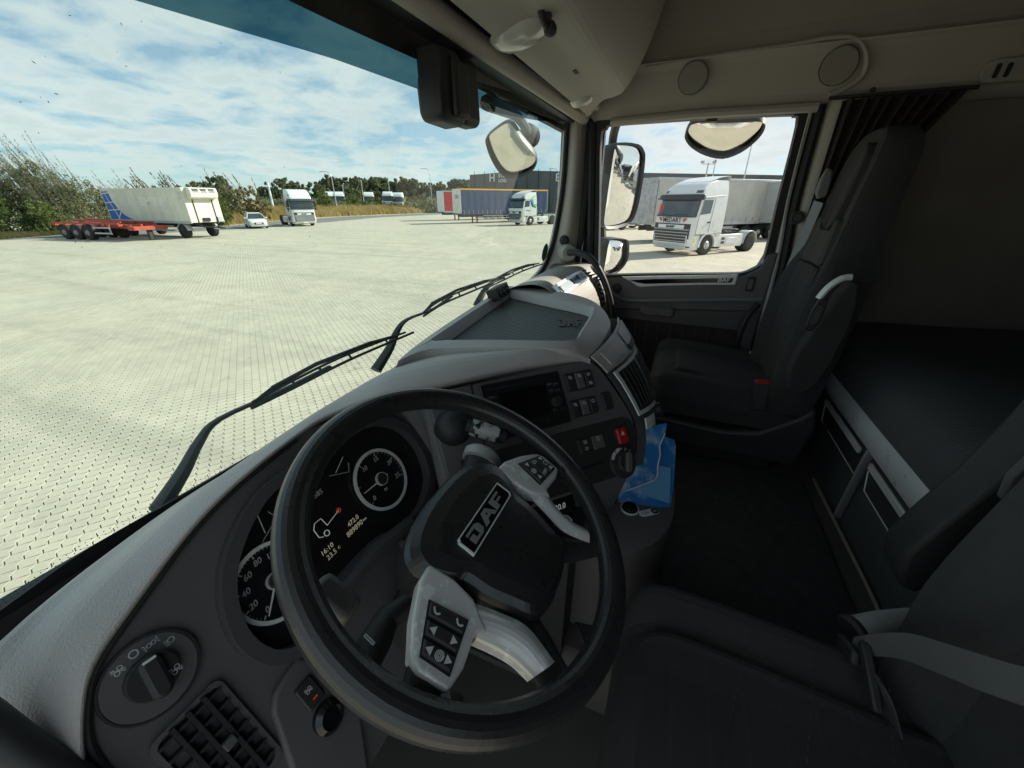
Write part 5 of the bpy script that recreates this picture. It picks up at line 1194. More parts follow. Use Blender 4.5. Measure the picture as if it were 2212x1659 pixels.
g = MB(); gr = [[pdp(x, t_)+V((0, -.006, .006)) for x in (1.40, 1.5, 1.65, 1.735)] for t_ in (.09, .16, .24)]; g.grid(gr).build('display_window', mat('pale_display', (.5, .56, .58), .1, spec=.8), db, sharp=None)
g = MB(); gr = [[pdp(x, t_)+V((0, -.009, .009)) for x in (1.55, 1.60, 1.655)] for t_ in (.09, .16, .24)]; g.grid(gr).build('display_block', M_gloss, db, sharp=None)
for k in range(5):
    MB().box(V((1.80+.006*k, .40-.02*k, -.288-.009*k)), (.05, .006, .006), (1, -.3, 0)).build('demister_slat', M_black, db)
vb = MB().grid([[pdp(x, t_)+V((0, -.003, .003)) for x in (1.79, 1.815, 1.84)] for t_ in (.32, .5, .75, .95)]).build('side_vent', M_seal, db, sharp=None, solid=.003)
for k in range(6): MB().box(pdp(1.815, .36+k*.1)+V((0, -.006, .005)), (.046, .006, .004)).build('vent_slat', M_panel, vb)
# right flank of the stack with vents
R1 = [St(a, b_) for a, b_ in ((.191, .073), (.214, .045), (.238, .0), (.256, -.05), (.267, -.095), (.262, -.13), (.250, -.165), (.228, -.2))]
S1 = [aX(*q) for q in ((1331, 688, 1.26), (1352, 722, 1.21), (1376, 765, 1.16), (1393, 812, 1.12), (1404, 865, 1.08), (1406, 905, 1.04), (1400, 945, 1.0), (1386, 985, .95))]
M1 = [a.lerp(c_, .5)+V((-.012, -.022, .012)) for a, c_ in zip(R1, S1)]
Q1 = [c_+V((.03, .10, -.03)) for c_ in S1]
MB().grid(surface([R1, M1, S1, Q1], 5, 4)).build('stack_flank', M_panel, db, sharp=None)
def fk_(u, v, h=0):
    """point on the flank: u across (0 at the stack, 1 at the far edge), v down"""
    f = v*7; i = min(int(f), 6); q = f-i
    r_ = R1[i].lerp(R1[i+1], q); s_ = S1[i].lerp(S1[i+1], q); m_ = M1[i].lerp(M1[i+1], q)
    p = r_*(1-u)*(1-2*u)+m_*4*u*(1-u)+s_*u*(2*u-1)
    n_ = (S1[3]-R1[3]).cross(R1[6]-R1[0]).normalized(); n_ = n_ if n_.dot(p) < 0 else -n_
    return p+n_*h
def flank_patch(nm, u0, u1, v0, v1, h, m, nu=4, nv=4, th=.004):
    rws = [[fk_(u0+(u1-u0)*i/nu, v0+(v1-v0)*j/nv, h) for i in range(nu+1)] for j in range(nv+1)]
    return MB().grid(rws).build(nm, m, db, sharp=None, solid=th)
flank_patch('flank_strip', .0, 1.0, .0, .20, .004, M_dash)
flank_patch('flap_lid', .08, .45, .03, .17, .009, M_dash); flank_patch('flap_lid', .55, .95, .02, .15, .009, M_dash); flank_patch('flap_slot', .56, .94, .15, .19, .0095, M_seal)
flank_patch('vent_surround', .06, .96, .22, .56, .005, M_silver)
for u0, u1 in ((.10, .48), (.54, .92)):
    flank_patch('vent_recess', u0, u1, .24, .53, .007, M_seal)
    for k in range(5):
        u = u0+(u1-u0)*(k+.5)/5; MB().tube([fk_(u, .25, .012), fk_(u, .38, .012), fk_(u, .52, .012)], .0022, 5).build('vent_slat', M_black, db)
kb = fk_(.70, .62, .004); MB().lathe([(.020, -.004), (.020, .012), (.016, .020), (0, .020)], kb, (fk_(.7, .62, .02)-kb), 20).build('heater_knob', M_black, db, sharp=30)
flank_patch('flank_button', .15, .42, .60, .70, .006, M_silver); flank_patch('flank_trim', .5, .95, .76, .79, .006, M_silver); flank_patch('flank_trim', .5, .95, .84, .87, .006, M_silver)
# under-dash bodies
MB().prism([St(-.30, -.20, -.002), St(.23, -.20, -.002), St(.19, -.30, -.08), St(-.30, -.30, -.08)], V((.02, .25, -.02))).build('stack_base', M_panel, db, bevel=.01)
MB().bb(.52, 1.0, .10, .62, -1.05, -.62).build('dash_core', M_black, db)
MB().bb(-.2, .62, .47, .64, -1.0, -.52).build('knee_panel', M_black, db)
# --- switches
def symbol(nm, fr_, kind, s, parent, m=None):
    b_ = MB(); m = m or M_white2
    def bar(a0, b0, a1, b1, w=.12): 
        d = V((a1-a0, b1-b0)); n_ = V((-d.y, d.x)).normalized()*w/2
        b_.plate(fr_, [((a0+n_.x)*s, (b0+n_.y)*s), ((a0-n_.x)*s, (b0-n_.y)*s), ((a1-n_.x)*s, (b1-n_.y)*s), ((a1+n_.x)*s, (b1+n_.y)*s)][::-1], 0, .0004)
    def circ(a, c_, r_, w=.1, k=14):
        po = [((a+r_*math.cos(2*math.pi*i/k))*s, (c_+r_*math.sin(2*math.pi*i/k))*s) for i in range(k)]; pi = [((a+(r_-w)*math.cos(2*math.pi*i/k))*s, (c_+(r_-w)*math.sin(2*math.pi*i/k))*s) for i in range(k)]
        b_.ring(fr_, po, pi, 0, .0004)
    if kind == 'ring': circ(0, 0, .5, .13)
    elif kind == 'lamp':
        circ(.2, 0, .38, .1); [bar(-.5, y, -.1, y-.1) for y in (-.3, 0, .3)]
    elif kind == 'lamps':
        circ(.25, 0, .28, .09); circ(-.25, 0, .28, .09); [bar(sg*.6, y, sg*.8, y*1.6) for sg in (-1, 1) for y in (-.22, 0, .22)]
    elif kind == 'fog':
        circ(.25, .2, .28, .09); circ(-.2, -.2, .28, .09); bar(-.5, .5, .5, -.5, .08); [bar(-.6, y, -.2, y+.1, .08) for y in (.1, .3)]; [bar(.2, y, .6, y, .08) for y in (-.3, -.1)]
    elif kind == 'tri':
        b_.plate(fr_, [(-.5*s, -.42*s), (.5*s, -.42*s), (0, .48*s)], 0, .0004)
    elif kind == 'left': b_.plate(fr_, [(.35*s, -.5*s), (.35*s, .5*s), (-.45*s, 0)], 0, .0004)
    elif kind == 'right': b_.plate(fr_, [(-.35*s, .5*s), (-.35*s, -.5*s), (.45*s, 0)], 0, .0004)
    elif kind == 'phone':
        pts = [(.25, .5), (-.05, .3), (-.25, 0), (-.2, -.3), (.05, -.5)]
        for p_, q_ in zip(pts, pts[1:]): bar(*p_, *q_, .22)
    elif kind == 'sound':
        [circ(0, -.1, r_, .09) for r_ in (.2, .38, .56)]; bar(-.2, -.5, .2, -.5, .2)
    elif kind == 'arrows':
        bar(-.5, -.3, .5, .3, .1); bar(-.5, -.1, .5, .5, .1); bar(-.5, -.3, -.5, -.05, .1); bar(.5, .3, .5, .5, .1)
    elif kind == 'truck':
        bar(-.5, -.3, -.5, .3); bar(-.5, .3, -.1, .3); bar(-.1, .3, .0, 0); bar(0, 0, .5, 0); circ(-.25, -.35, .15, .08); circ(.3, -.35, .15, .08)
    elif kind == 'axle':
        bar(-.4, .4, .4, .4); bar(-.4, -.4, .4, -.4); bar(0, -.4, 0, .4); [bar(x, y-.15, x, y+.15) for x in (-.4, .4) for y in (-.4, .4)]
    else:
        circ(0, 0, .45, .1); bar(-.2, -.1, .3, .2); bar(-.6, .5, .6, -.5, .08)
    return b_.build(nm, m, parent, sharp=None)
def switch_block(a0, a1, b0, b1, n, kinds, name='switch_block', cells=True):
    t = MB().plate(St, rr(a0, b0, a1, b1, .006), -.001, .004, .0015).build(name, M_black, db)
    for k in range(n):
        x0 = a0+(a1-a0)*k/n+.002; x1 = a0+(a1-a0)*(k+1)/n-.002
        MB().plate(St, rr(x0+.0006, b0+.003, x1-.0006, b1-.003, .002), .004, .0075, .0015).build('rocker', M_panel if k % 2 else M_black, t)
        for j, kd in enumerate(kinds[k]): symbol('symbol', St.sub((x0+x1)/2, (b1-.011) if j == 0 else (b0+.011), .0076), kd, .0085, t)
    return t
switch_block(.108, .184, .002, .045, 3, (('diff',), ('x',), ('lamp', 'fog')))
switch_block(.103, .176, -.058, -.0175, 3, (('x',), ('truck',), ('ring',)))
switch_block(.190, .219, -.058, -.015, 1, ((),), 'blank_switch')
switch_block(.096, .166, -.139, -.103, 2, (('fog', 'lamp'), ('axle',)))
switch_block(.083, .151, -.193, -.165, 1, ((),), 'blank_switch')
hz = MB().plate(St, rr(.202, -.142, .231, -.104, .006), -.001, .010, .003).build('hazard_switch', M_redsw, db); symbol('symbol', St.sub(.2165, -.117, .0101), 'tri', .011, hz)
kn = MB().lathe([(.036, 0), (.036, .004), (.033, .006), (.024, .007), (.023, .018), (.020, .022), (0, .022)], St(.199, -.181, .0), St.n, 28).build('gear_selector', M_black, db, sharp=30)
MB().plate(St.sub(.199, -.181, .022, R(-20)), rr(-.007, -.022, .007, .022, .005), 0, .008, .002).build('selector_grip', M_panel, kn)
MB().plate(St.sub(.199, -.181, .0065), [(.034*math.cos(R(a)), .034*math.sin(R(a))) for a in range(95, 156, 10)]+[(.026*math.cos(R(a)), .026*math.sin(R(a))) for a in range(155, 94, -10)], 0, .0005).build('white_scale', M_white2, kn, sharp=None)
for ch_, an in (('R', 118), ('N', 88), ('D', 62)): text('lettering', ch_, St.sub(.199+.0305*math.cos(R(an)), -.181+.0305*math.sin(R(an)), .0072), .009, M_white2 if ch_ != 'R' else M_txt, kn, .0003)
symbol('symbol', St.sub(.199+.031*math.cos(R(38)), -.181+.031*math.sin(R(38)), .0066), 'arrows', .007, kn)
# climate strip below the stack
ac = MB().plate(St, rr(-.06, -.248, .06, -.214, .004), -.03, -.012).build('climate_display', M_gloss, db)
text('lettering', '20.0', St.sub(.022, -.231, -.0118), .016, mat('lcd_white', (.3, .3, .3), .5, emit=(.8, .82, .85), es=.08), ac, .0003, .2)
rk = MB().lathe([(.026, 0), (.026, .008), (.022, .010), (.020, .012), (0, .012)], St(.024, -.272, -.03), St.n, 24).build('climate_knob', M_black, db, sharp=30); MB().lathe([(.0225, 0), (.0225, .002), (.020, .002), (.020, 0)], St(.024, -.272, -.0195), St.n, 24).build('knob_ring', M_silver, rk)
# --- radio / navigation unit
ra = thing('radio_unit', 'black double-height radio with dark screen in the centre stack', 'radio', St(0, -.054, 0))
MB().plate(St, rr(-.094, -.063, .096, .055, .003), -.002, .006, .0015).build('bezel', mat('radio_black', (.016, .016, .017), .28), ra)
MB().plate(St, [(-.056, -.034), (.049, -.036), (.055, .031), (-.056, .031)], .006, .0068).build('screen', mat('dark_screen', (.006, .006, .008), .08, spec=.7), ra)
MB().plate(St, rr(-.084, .040, .064, .0455, .002), .006, .0068).build('disc_slot', M_seal, ra)
rkn = MB().lathe([(.012, 0), (.0115, .010), (.010, .012), (0, .012)], St(.070, -.013, .006), St.n, 20).build('volume_knob', M_black, ra, sharp=30)
for i, b_ in enumerate((.024, .012, .0, -.012)): MB().plate(St, rr(-.088, b_-.0045, -.062, b_+.0045, .001), .006, .0078, .0006).build('key', M_black, ra)
for i, (a, b_) in enumerate(((.064, .028), (.08, .026), (.066, .014), (.082, .012), (.084, -.03), (.064, -.03))): MB().plate(St, rr(a-.0065, b_-.004, a+.0065, b_+.004, .001), .006, .0078, .0006).build('key', M_black, ra)
for a in (.005, .024, .042): MB().lathe([(.0035, 0), (.003, .003), (0, .003)], St(a, -.046, .006), St.n, 10).build('key', M_black, ra)
for a, b_, s_ in ((-.075, .0255, 'FM AM'), (-.075, .0135, 'CD'), (.064, .029, 'MAP'), (.081, .027, 'NAV'), (.066, .015, 'TEL'), (.083, .013, 'SET')): text('lettering', s_, St.sub(a, b_, .0079), .0042, mat('dim_symbol', (.22, .22, .22), .5), ra, .0002)
# --- trailer brake lever wrapped in tape
pb = thing('brake_lever', 'parking brake lever wrapped in pale tape right of the instruments', 'lever', St(-.16, -.02, 0))
MB().lathe([(.038, -.01), (.036, .010), (.028, .026), (.012, .034), (0, .035)], St(-.166, -.016, 0), St.n, 24).build('dome', M_black, pb, sharp=60)
l0, l1 = St(-.150, -.020, .040), St(-.085, -.062, .052)
MB().tube([l0, l0.lerp(l1, .5), l1], [.012, .013, .012], 10).build('lever_arm', M_black, pb)
tp = MB(); tp.tube([l0.lerp(l1, .12), l0.lerp(l1, .3), l0.lerp(l1, .55), l0.lerp(l1, .8)], [.0155, .0175, .016, .0165], 14)
def tapemat():
    m = mat('pale_tape', (.42, .41, .34), .35); t = m.node_tree; b_ = t.nodes['Principled BSDF']; n_ = N(t, 'ShaderNodeTexNoise'); n_.inputs['Scale'].default_value = 60; n_.inputs['Detail'].default_value = 4; g_ = N(t, 'ShaderNodeTexCoord'); t.links.new(g_.outputs['Object'], n_.inputs['Vector'])
    r_ = N(t, 'ShaderNodeValToRGB'); t.links.new(n_.outputs[0], r_.inputs[0]); r_.color_ramp.elements[0].position = .42; r_.color_ramp.elements[0].color = (.02, .02, .02, 1); r_.color_ramp.elements[1].position = .5; r_.color_ramp.elements[1].color = (.55, .55, .5, 1); t.links.new(r_.outputs[0], b_.inputs['Base Color']); return m
tp.build('tape', tapemat(), pb)
# --- instrument cluster
ic = thing('instrument_cluster', 'black instrument cluster with two round dials and display', 'instrument cluster', Kl(0, -.09, 0))
cp = [(-.03, .095), (-.079, .082), (-.125, .05), (-.152, .01), (-.162, -.035), (-.150, -.075), (-.115, -.092), (-.07, -.075), (-.03, -.068), (.04, -.07), (.085, -.085), (.14, -.088), (.195, -.06), (.216, -.005), (.205, .05), (.165, .085), (.11, .095)]
cpp = [(p.x, p.y) for p in cr([V((a, b_, 0)) for a, b_ in cp], 4, True)]
MB().plate(Kl, cpp, -.006, -.003).build('dial_plate', mat('smoked_plate', (.020, .019, .020), .22), ic, sharp=None)
cpo = inset(cpp, -.016)
MB().ring(Kl, cpo, cpp, -.006, .018).build('hood', mat('hood_grey', (.07, .068, .072), .5, bump=(600, .2)), ic, sharp=40)
# lower trim rail and corner block of the cluster
MB().tube([Kl(-.06, -.085, .015), Kl(.02, -.078, .02), Kl(.10, -.092, .02)], .012, 8).build('trim_rail', mat('hood_grey', (.07, .068, .072), .5), ic)
M_num = mat('dial_print', (.55, .55, .54), .5)
M_ndl = mat('needle_white', (.7, .7, .7), .4)
def dial(name, a, b_, r_, nums, a0, a1, needle, redline=False):
    f_ = Kl.sub(a, b_, -.002)
    t = MB().lathe([(r_, 0), (r_, .002), (r_*.93, .005), (r_*.90, .005), (r_*.88, .001), (0, .001)], f_.o, f_.n, 40).build(name, mat('dial_face', (.008, .008, .010), .35), ic, sharp=30)
    MB().ring(f_, [(r_*1.0*math.cos(R(k*9)), r_*math.sin(R(k*9))) for k in range(40)], [(r_*.90*math.cos(R(k*9)), r_*.90*math.sin(R(k*9))) for k in range(40)], .004, .0062).build('dial_ring', M_silver, t)
    n = len(nums)
    for k, s_ in enumerate(nums):
        an = R(a0+(a1-a0)*k/(n-1)); text('numeral', s_, f_.sub(r_*.66*math.cos(an), r_*.66*math.sin(an), .0022), r_*.21, M_num, t, .0003, .25)
    tk = MB()
    for k in range((n-1)*5+1):
        an = R(a0+(a1-a0)*k/((n-1)*5)); c_, s2 = math.cos(an), math.sin(an); r0 = r_*(.78 if k % 5 == 0 else .84); w = .0008 if k % 5 == 0 else .0004
        tk.plate(f_, [(r0*c_-w*s2, r0*s2+w*c_), (r0*c_+w*s2, r0*s2-w*c_), (r_*.9*c_+w*s2, r_*.9*s2-w*c_), (r_*.9*c_-w*s2, r_*.9*s2+w*c_)], .0022, .0026)
    tag(tk.build('tick_marks', M_num, t, sharp=None), None, None, kind='stuff')
    an = R(needle); c_, s2 = math.cos(an), math.sin(an)
    MB().plate(f_, [(-.25*r_*c_-.0016*s2, -.25*r_*s2+.0016*c_), (-.25*r_*c_+.0016*s2, -.25*r_*s2-.0016*c_), (.8*r_*c_+.0006*s2, .8*r_*s2-.0006*c_), (.8*r_*c_-.0006*s2, .8*r_*s2+.0006*c_)], .006, .0075).build('needle', M_ndl, t, sharp=None)
    MB().lathe([(r_*.2, .0022), (r_*.2, .007), (r_*.16, .0085), (0, .0085)], f_.o, f_.n, 20).build('hub_cap', M_black, t, sharp=30)
    MB().ring(f_, [(r_*.215*math.cos(R(k*18)), r_*.215*math.sin(R(k*18))) for k in range(20)], [(r_*.19*math.cos(R(k*18)), r_*.19*math.sin(R(k*18))) for k in range(20)], .0022, .0074).build('hub_ring', M_num, t)
    return t
tac = dial('tachometer', .114, 0, .056, ['0', ' ', '10', '15', '20', '25'], 210, -26, 178)
spd = dial('speedometer', -.106, -.006, .052, ['0', '20', '40', '60', '80', '100', '120'], 222, 30, 225)
text('lettering', 'N', Kl.sub(.110, -.020, .0025), .009, M_num, tac, .0003)
# small corner gauges
for sg, a, b_ in ((1, .062, .068), (-1, -.080, .066)):
    f_ = Kl.sub(a, b_, -.0025, R(sg*-25)); t = MB().plate(f_, [(-.022, -.02), (.022, -.02), (.024, .0), (.0, .024), (-.024, 0)], 0, .0012).build('small_gauge', mat('dial_face', (.008, .008, .010), .35), ic)
    MB().tube([f_(-.018, -.015, .002), f_(.018, -.015, .002), f_(.02, .0, .002)], .0006, 4).build('gauge_scale', M_num, t); MB().tube([f_(-.006, -.012, .0025), f_(.012, .012, .0025)], .0008, 4).build('needle', M_ndl, t)
# display
ds = MB().plate(Kl, [(-.055, -.062), (.055, -.062), (.056, .062), (-.05, .062)], -.003, -.0018).build('trip_display', mat('display_black', (.016, .014, .014), .25), ic)
M_lcd = mat('lcd_white2', (.3, .3, .3), .5, emit=(.8, .82, .85), es=.07); M_lcd2 = mat('lcd_amber', (.5, .45, .33), .5, emit=(.75, .66, .5), es=.07); M_lcdr = mat('lcd_red', (.6, .03, .02), .5, emit=(1, .05, .03), es=.08)
fD = Kl.sub(0, 0, -.0017)
def kt_(s_, a, b_, z, m, nm='lettering'): return text(nm, s_, fD.sub(a, b_), z, m, ds, .0003, .15)
kt_('472.0', .029, -.022, .0105, M_lcd2); kt_('889890', .024, -.0335, .0115, M_lcd2); kt_('km', .047, -.0335, .006, M_lcd2); kt_('16:10', -.029, -.0265, .0105, M_lcd2); kt_('23.5', -.028, -.0375, .0105, M_lcd2); kt_('C', -.013, -.0375, .006, M_lcd2); kt_('585', .009, .050, .011, M_num)
tb = MB()
for p_, q_ in (((-.036, -.008), (-.036, .006)), ((-.036, .006), (-.030, .013)), ((-.030, .013), (-.018, .013)), ((-.018, .013), (-.016, -.002)), ((-.016, -.002), (.012, .004)), ((-.036, -.008), (-.030, -.012))): tb.tube([fD(p_[0]+.008, p_[1]+.004, .0006), fD(q_[0]+.008, q_[1]+.004, .0006)], .0007, 4)
tb.build('truck_symbol', M_lcd, ds); MB().ring(fD, [(-.015+.005*math.cos(R(k*30)), -.007+.005*math.sin(R(k*30))) for k in range(12)], [(-.015+.0036*math.cos(R(k*30)), -.007+.0036*math.sin(R(k*30))) for k in range(12)], 0, .0006).build('truck_symbol', M_lcd, ds)
MB().ring(fD, [(.020+.004*math.cos(R(k*30)), .008+.004*math.sin(R(k*30))) for k in range(12)], [(.020+.003*math.cos(R(k*30)), .008+.003*math.sin(R(k*30))) for k in range(12)], 0, .0006).build('brake_warning', M_lcdr, ds); kt_('P', .020, .008, .004, M_lcdr, 'brake_warning')
# --- light switch on the left
fL = Kl.sub(-.240, .007, -.004); 
ls = thing('light_switch', 'large round light switch at the left end of the fascia', 'switch', fL.o)
MB().lathe([(.040, -.002), (.040, .002), (.0385, .003), (0, .003)], fL.o, fL.n, 40).build('switch_plate', M_panel, ls, sharp=30)
MB().lathe([(.042, -.002), (.0418, .0035), (.0398, .0035), (.0398, .0)], fL.o, fL.n, 40).build('plate_groove', M_black, ls)
MB().lathe([(.0225, .003), (.0225, .010), (.021, .012), (0, .012)], fL.o, fL.n, 32).build('knob', M_black, ls, sharp=30)
MB().plate(fL.sub(0, 0, .012, R(81)), rr(-.0225, -.009, .0225, .009, .008), 0, .012, .004).build('knob_grip', M_black, ls)
MB().plate(fL.sub(.0195*math.cos(R(81)), .0195*math.sin(R(81)), .0125, R(-9)), rr(-.0055, -.0012, .0055, .0012, .001), .0115, .0125).build('pointer', mat('pointer_white', (.75, .75, .75), .4), ls)
for an, kd in ((118, 'fog'), (89, 'ring'), (62, 'lamps'), (33, 'lamp')): symbol('symbol', fL.sub(.0305*math.cos(R(an)), .0305*math.sin(R(an)), .0032), kd, .0085, ls)
symbol('symbol', fL.sub(.014, -.010, .0122), 'fog', .009, ls)
# --- left air vent
fv = Kl.sub(-.240, -.108, -.004)
lv = thing('air_vent', 'square black air vent below the light switch', 'air vent', fv.o)
MB().ring(fv, rr(-.036, -.066, .036, .062, .010), rr(-.031, -.061, .031, .057, .008), -.012, .004).build('vent_frame', M_panel, lv); MB().plate(fv, rr(-.032, -.062, .032, .058, .01), -.006, -.003).build('vent_back', M_seal, lv)
for k in range(7): MB().box(fv(0, -.052+.0172*k, .002), (.062, .003, .012), fv.x, fv.y).build('blade', M_black, lv)
for k in range(3): MB().box(fv(-.0155+.0155*k, 0, .004), (.004, .118, .012), fv.x, fv.y).build('blade', M_black, lv)
MB().box(fv(.008, .0, .010), (.012, .010, .008), fv.x, fv.y).build('vent_slider', mat('slider_grey', (.10, .10, .10), .6), lv, bevel=.001)
# --- ignition panel
ig = MB().plate(Kl, [Kl.hit(*q) for q in ((590, 1500), (640, 1420), (760, 1420), (800, 1700), (640, 1700), (585, 1540))], -.006, .004, .003).build('ignition_panel', M_panel, db, bevel=.003)
a, b_ = Kl.hit(712, 1548, .01); MB().lathe([(.020, -.006), (.020, .012), (.014, .018), (.012, .014), (0, .014)], Kl(a, b_, 0), Kl.n, 22).build('ignition_lock', M_gloss, ig, sharp=30)
a, b_ = Kl.hit(672, 1498, .01); MB().plate(Kl.sub(a, b_, .004), rr(-.012, -.018, .012, .018, .003), 0, .006, .002).build('mirror_switch', M_black, ig); symbol('symbol', Kl.sub(a, b_+.006, .0102), 'fog', .008, ig); MB().plate(Kl.sub(a+.001, b_-.008, .0101), [(-.003, -.0007), (.003, -.0007), (.003, .0007), (-.003, .0007)], 0, .0005).build('red_mark', M_lcdr, ig, sharp=None)
# --- little three-socket block on the glass side of the tray
sb_o = aZ(1083, 630, -.285); fs2 = Fr(sb_o, (1, .12, 0), (0, .35, 1)); tsb = thing('socket_block', 'small black block with three round sockets behind the tray', 'device', sb_o)
MB().plate(fs2, rr(-.062, -.02, .062, .022, .004), -.03, .01, .002).build('block_body', M_black, tsb)
for k in (-1, 0, 1): MB().lathe([(.015, 0), (.015, .004), (.012, .004), (.010, -.002), (0, -.002)], fs2(k*.038, 0, .0095), fs2.n, 16).build('socket', M_gloss, tsb, sharp=30)
# ================================================================ STEERING WHEEL
def wornmat():
    m = mat('worn_silver', (.8, .8, .79), .3, .15); t = m.node_tree; b_ = t.nodes['Principled BSDF']; g = N(t, 'ShaderNodeNewGeometry'); n_ = N(t, 'ShaderNodeTexNoise'); n_.inputs['Scale'].default_value = 42; n_.inputs['Detail'].default_value = 7; n_.inputs['Roughness'].default_value = .6
    t.links.new(g.outputs['Position'], n_.inputs['Vector']); r_ = N(t, 'ShaderNodeValToRGB'); t.links.new(n_.outputs[0], r_.inputs[0]); e = r_.color_ramp.elements; e[0].position = .575; e[0].color = (.74, .73, .715, 1); e[1].position = .59; e[1].color = (.88, .93, .90, 1)
    t.links.new(r_.outputs[0], b_.inputs['Base Color']); return m
M_worn = wornmat()
Wh = Fr((.329, .189, -.366), (1, 0, 0), (0, .878, .479))
sw_ = thing('steering_wheel', 'black leather steering wheel with silver spoke trims in front of the driver', 'steering wheel', Wh(0, 0, -.1))
rim = [Wh(.208*math.cos(2*math.pi*k/96), .208*math.sin(2*math.pi*k/96), 0) for k in range(96)]
MB().tube(rim, .0172, 20, closed=True, ref=Wh.n).build('rim', M_leather, sw_, sharp=None)
hubo = [(0, .060), (.05, .056), (.09, .042), (.104, .018), (.094, -.012), (.080, -.03), (.077, -.062), (.068, -.095), (.058, -.124), (.03, -.136), (0, -.138)]
hub2 = hubo+[(-a, b_) for a, b_ in hubo[-2:0:-1]]
hubs = [(p.x, p.y) for p in cr([V((a, b_, 0)) for a, b_ in hub2], 4, True)]
def hring(s, h, cb_=-.035): return [Wh(a*s, cb_+(b_-cb_)*s, h) for a, b_ in hubs]
hb = MB(); hb.grid([hring(.98, -.06), hring(1.0, -.03), hring(1.0, -.012), hring(.965, -.004), hring(.88, .003), hring(.7, .008), hring(.45, .010), hring(.2, .011), hring(.02, .0112)], closed=True)
hb.build('airbag_cover', M_leather, sw_, sharp=None)
bd = MB().plate(Wh.sub(0, -.012, .0108), [(-.054, -.0115), (.050, -.0115), (.054, -.008), (.054, .0115), (-.05, .0115), (-.054, .008)], -.004, .0022, .001).build('badge', M_gloss, sw_)
MB().ring(Wh.sub(0, -.012, .011), [(-.0555, -.013), (.0515, -.013), (.0555, -.009), (.0555, .013), (-.0515, .013), (-.0555, .009)], [(-.054, -.0115), (.050, -.0115), (.054, -.008), (.054, .0115), (-.05, .0115), (-.054, .008)], -.004, .0026).build('badge_rim', M_silver, bd)
logo('lettering', Wh.sub(-.001, -.012, .0132), .084, .0155, mat('letter_silver', (.62, .63, .63), .3, .7), bd, 0, .001)
for sg in (-1, 1):
    # keypad trim and the lower spoke trim
    kp_ = [(.090, .012), (.112, .009), (.1445, -.0064), (.171, -.025), (.177, -.037), (.173, -.070), (.150, -.073), (.117, -.068), (.108, -.078), (.090, -.050), (.086, -.02)]
    pol = [(sg*a, b_) for a, b_ in kp_]
    if sg < 0: pol = pol[::-1]
    t1 = MB().plate(Wh, pol[::-1], -.018, .0035, .003).build('spoke_trim', M_worn, sw_, bevel=.002)
    ls_ = [[Wh(sg*a, b_, h) for a, b_, h in r_] for r_ in (((.092, -.045, -.006), (.080, -.085, -.004), (.074, -.118, -.004), (.086, -.158, -.004)), ((.105, -.062, .002), (.094, -.09, .002), (.090, -.122, .001), (.098, -.151, .0)), ((.116, -.072, -.006), (.108, -.10, -.010), (.106, -.122, -.011), (.109, -.144, -.010)), ((.117, -.074, -.024), (.110, -.10, -.026), (.107, -.122, -.026), (.110, -.144, -.024)))]
    MB().grid(surface(ls_, 5, 4)).build('lower_spoke_trim', M_worn, sw_, sharp=None, solid=-.003)
    # keys in three rows
    q0, q1, q2, q3 = V((sg*.122, -.0095, 0)), V((sg*.113, -.055, 0)), V((sg*.164, -.064, 0)), V((sg*.167, -.031, 0))
    kpad = MB().plate(Wh, [(p.x, p.y) for p in ([q0, q1, q2, q3] if sg > 0 else [q3, q2, q1, q0])][::-1], .0035, .0048).build('keypad', M_seal, sw_, sharp=None)
    for k in range(3):
        f0, f1 = k/3+.02, (k+1)/3-.02; a_, b2, c_, d_ = q0.lerp(q3, f0), q1.lerp(q2, f0), q1.lerp(q2, f1), q0.lerp(q3, f1)
        ce = (a_+b2+c_+d_)/4; pts = [ce+(p-ce)*.93 for p in (a_, b2, c_, d_)]
        if sg < 0: pts = pts[::-1]
        ky = MB().plate(Wh, [(p.x, p.y) for p in pts][::-1], .0045, .0085, .002).build('key', M_black, kpad, bevel=.0008)
        u_ = (b2-a_).normalized()
        fk2 = lambda p: Wh.sub(p.x, p.y, .0087, 0)
        e0, e1 = ce-(b2-a_)*.28, ce+(b2-a_)*.28
        if sg < 0: kinds = (('phone', 'phone'), ('right', 'left'), ('right', 'left', 'sound'))[k]
        else: kinds = (('left', 'sound', 'right'), ('truck', 'off'), ('left', 'ring', 'right'))[k]
        if len(kinds) == 2: pl = [(e0, kinds[0]), (e1, kinds[1])]
        elif sg < 0: pl = [(e0, kinds[0]), (e1, kinds[1]), (ce, kinds[2])]
        else: pl = [(e0, kinds[0]), (ce, kinds[1]), (e1, kinds[2])]
        for p_, kd in pl:
            if kd == 'off': text('lettering', 'OFF', fk2(p_), .008, M_white2, ky, .0003)
            else:
                an = math.atan2(u_.y, u_.x)+(math.pi if kd in ('left', 'right') else math.pi/2)
                symbol('symbol', Wh.sub(p_.x, p_.y, .0087, an if kd in ('left', 'right') else 0), kd, .0085, ky)
    # black spokes carrying the trims
    MB().tube([Wh(sg*.07, -.03, -.03), Wh(sg*.13, -.04, -.022), Wh(sg*.19, -.052, -.008)], [.03, .028, .018], 10, flat=.45, ref=Wh.n).build('spoke', M_leather, sw_)
    MB().tube([Wh(sg*.055, -.09, -.03), Wh(sg*.075, -.135, -.024), Wh(sg*.105, -.178, -.006)], [.030, .026, .018], 10, flat=.5, ref=Wh.n).build('spoke', M_leather, sw_)
    MB().tube([Wh(sg*.172, -.075, -.006), Wh(sg*.186, -.082, -.003), Wh(sg*.196, -.07, 0)], [.012, .014, .014], 8).build('spoke_end', M_leather, sw_)
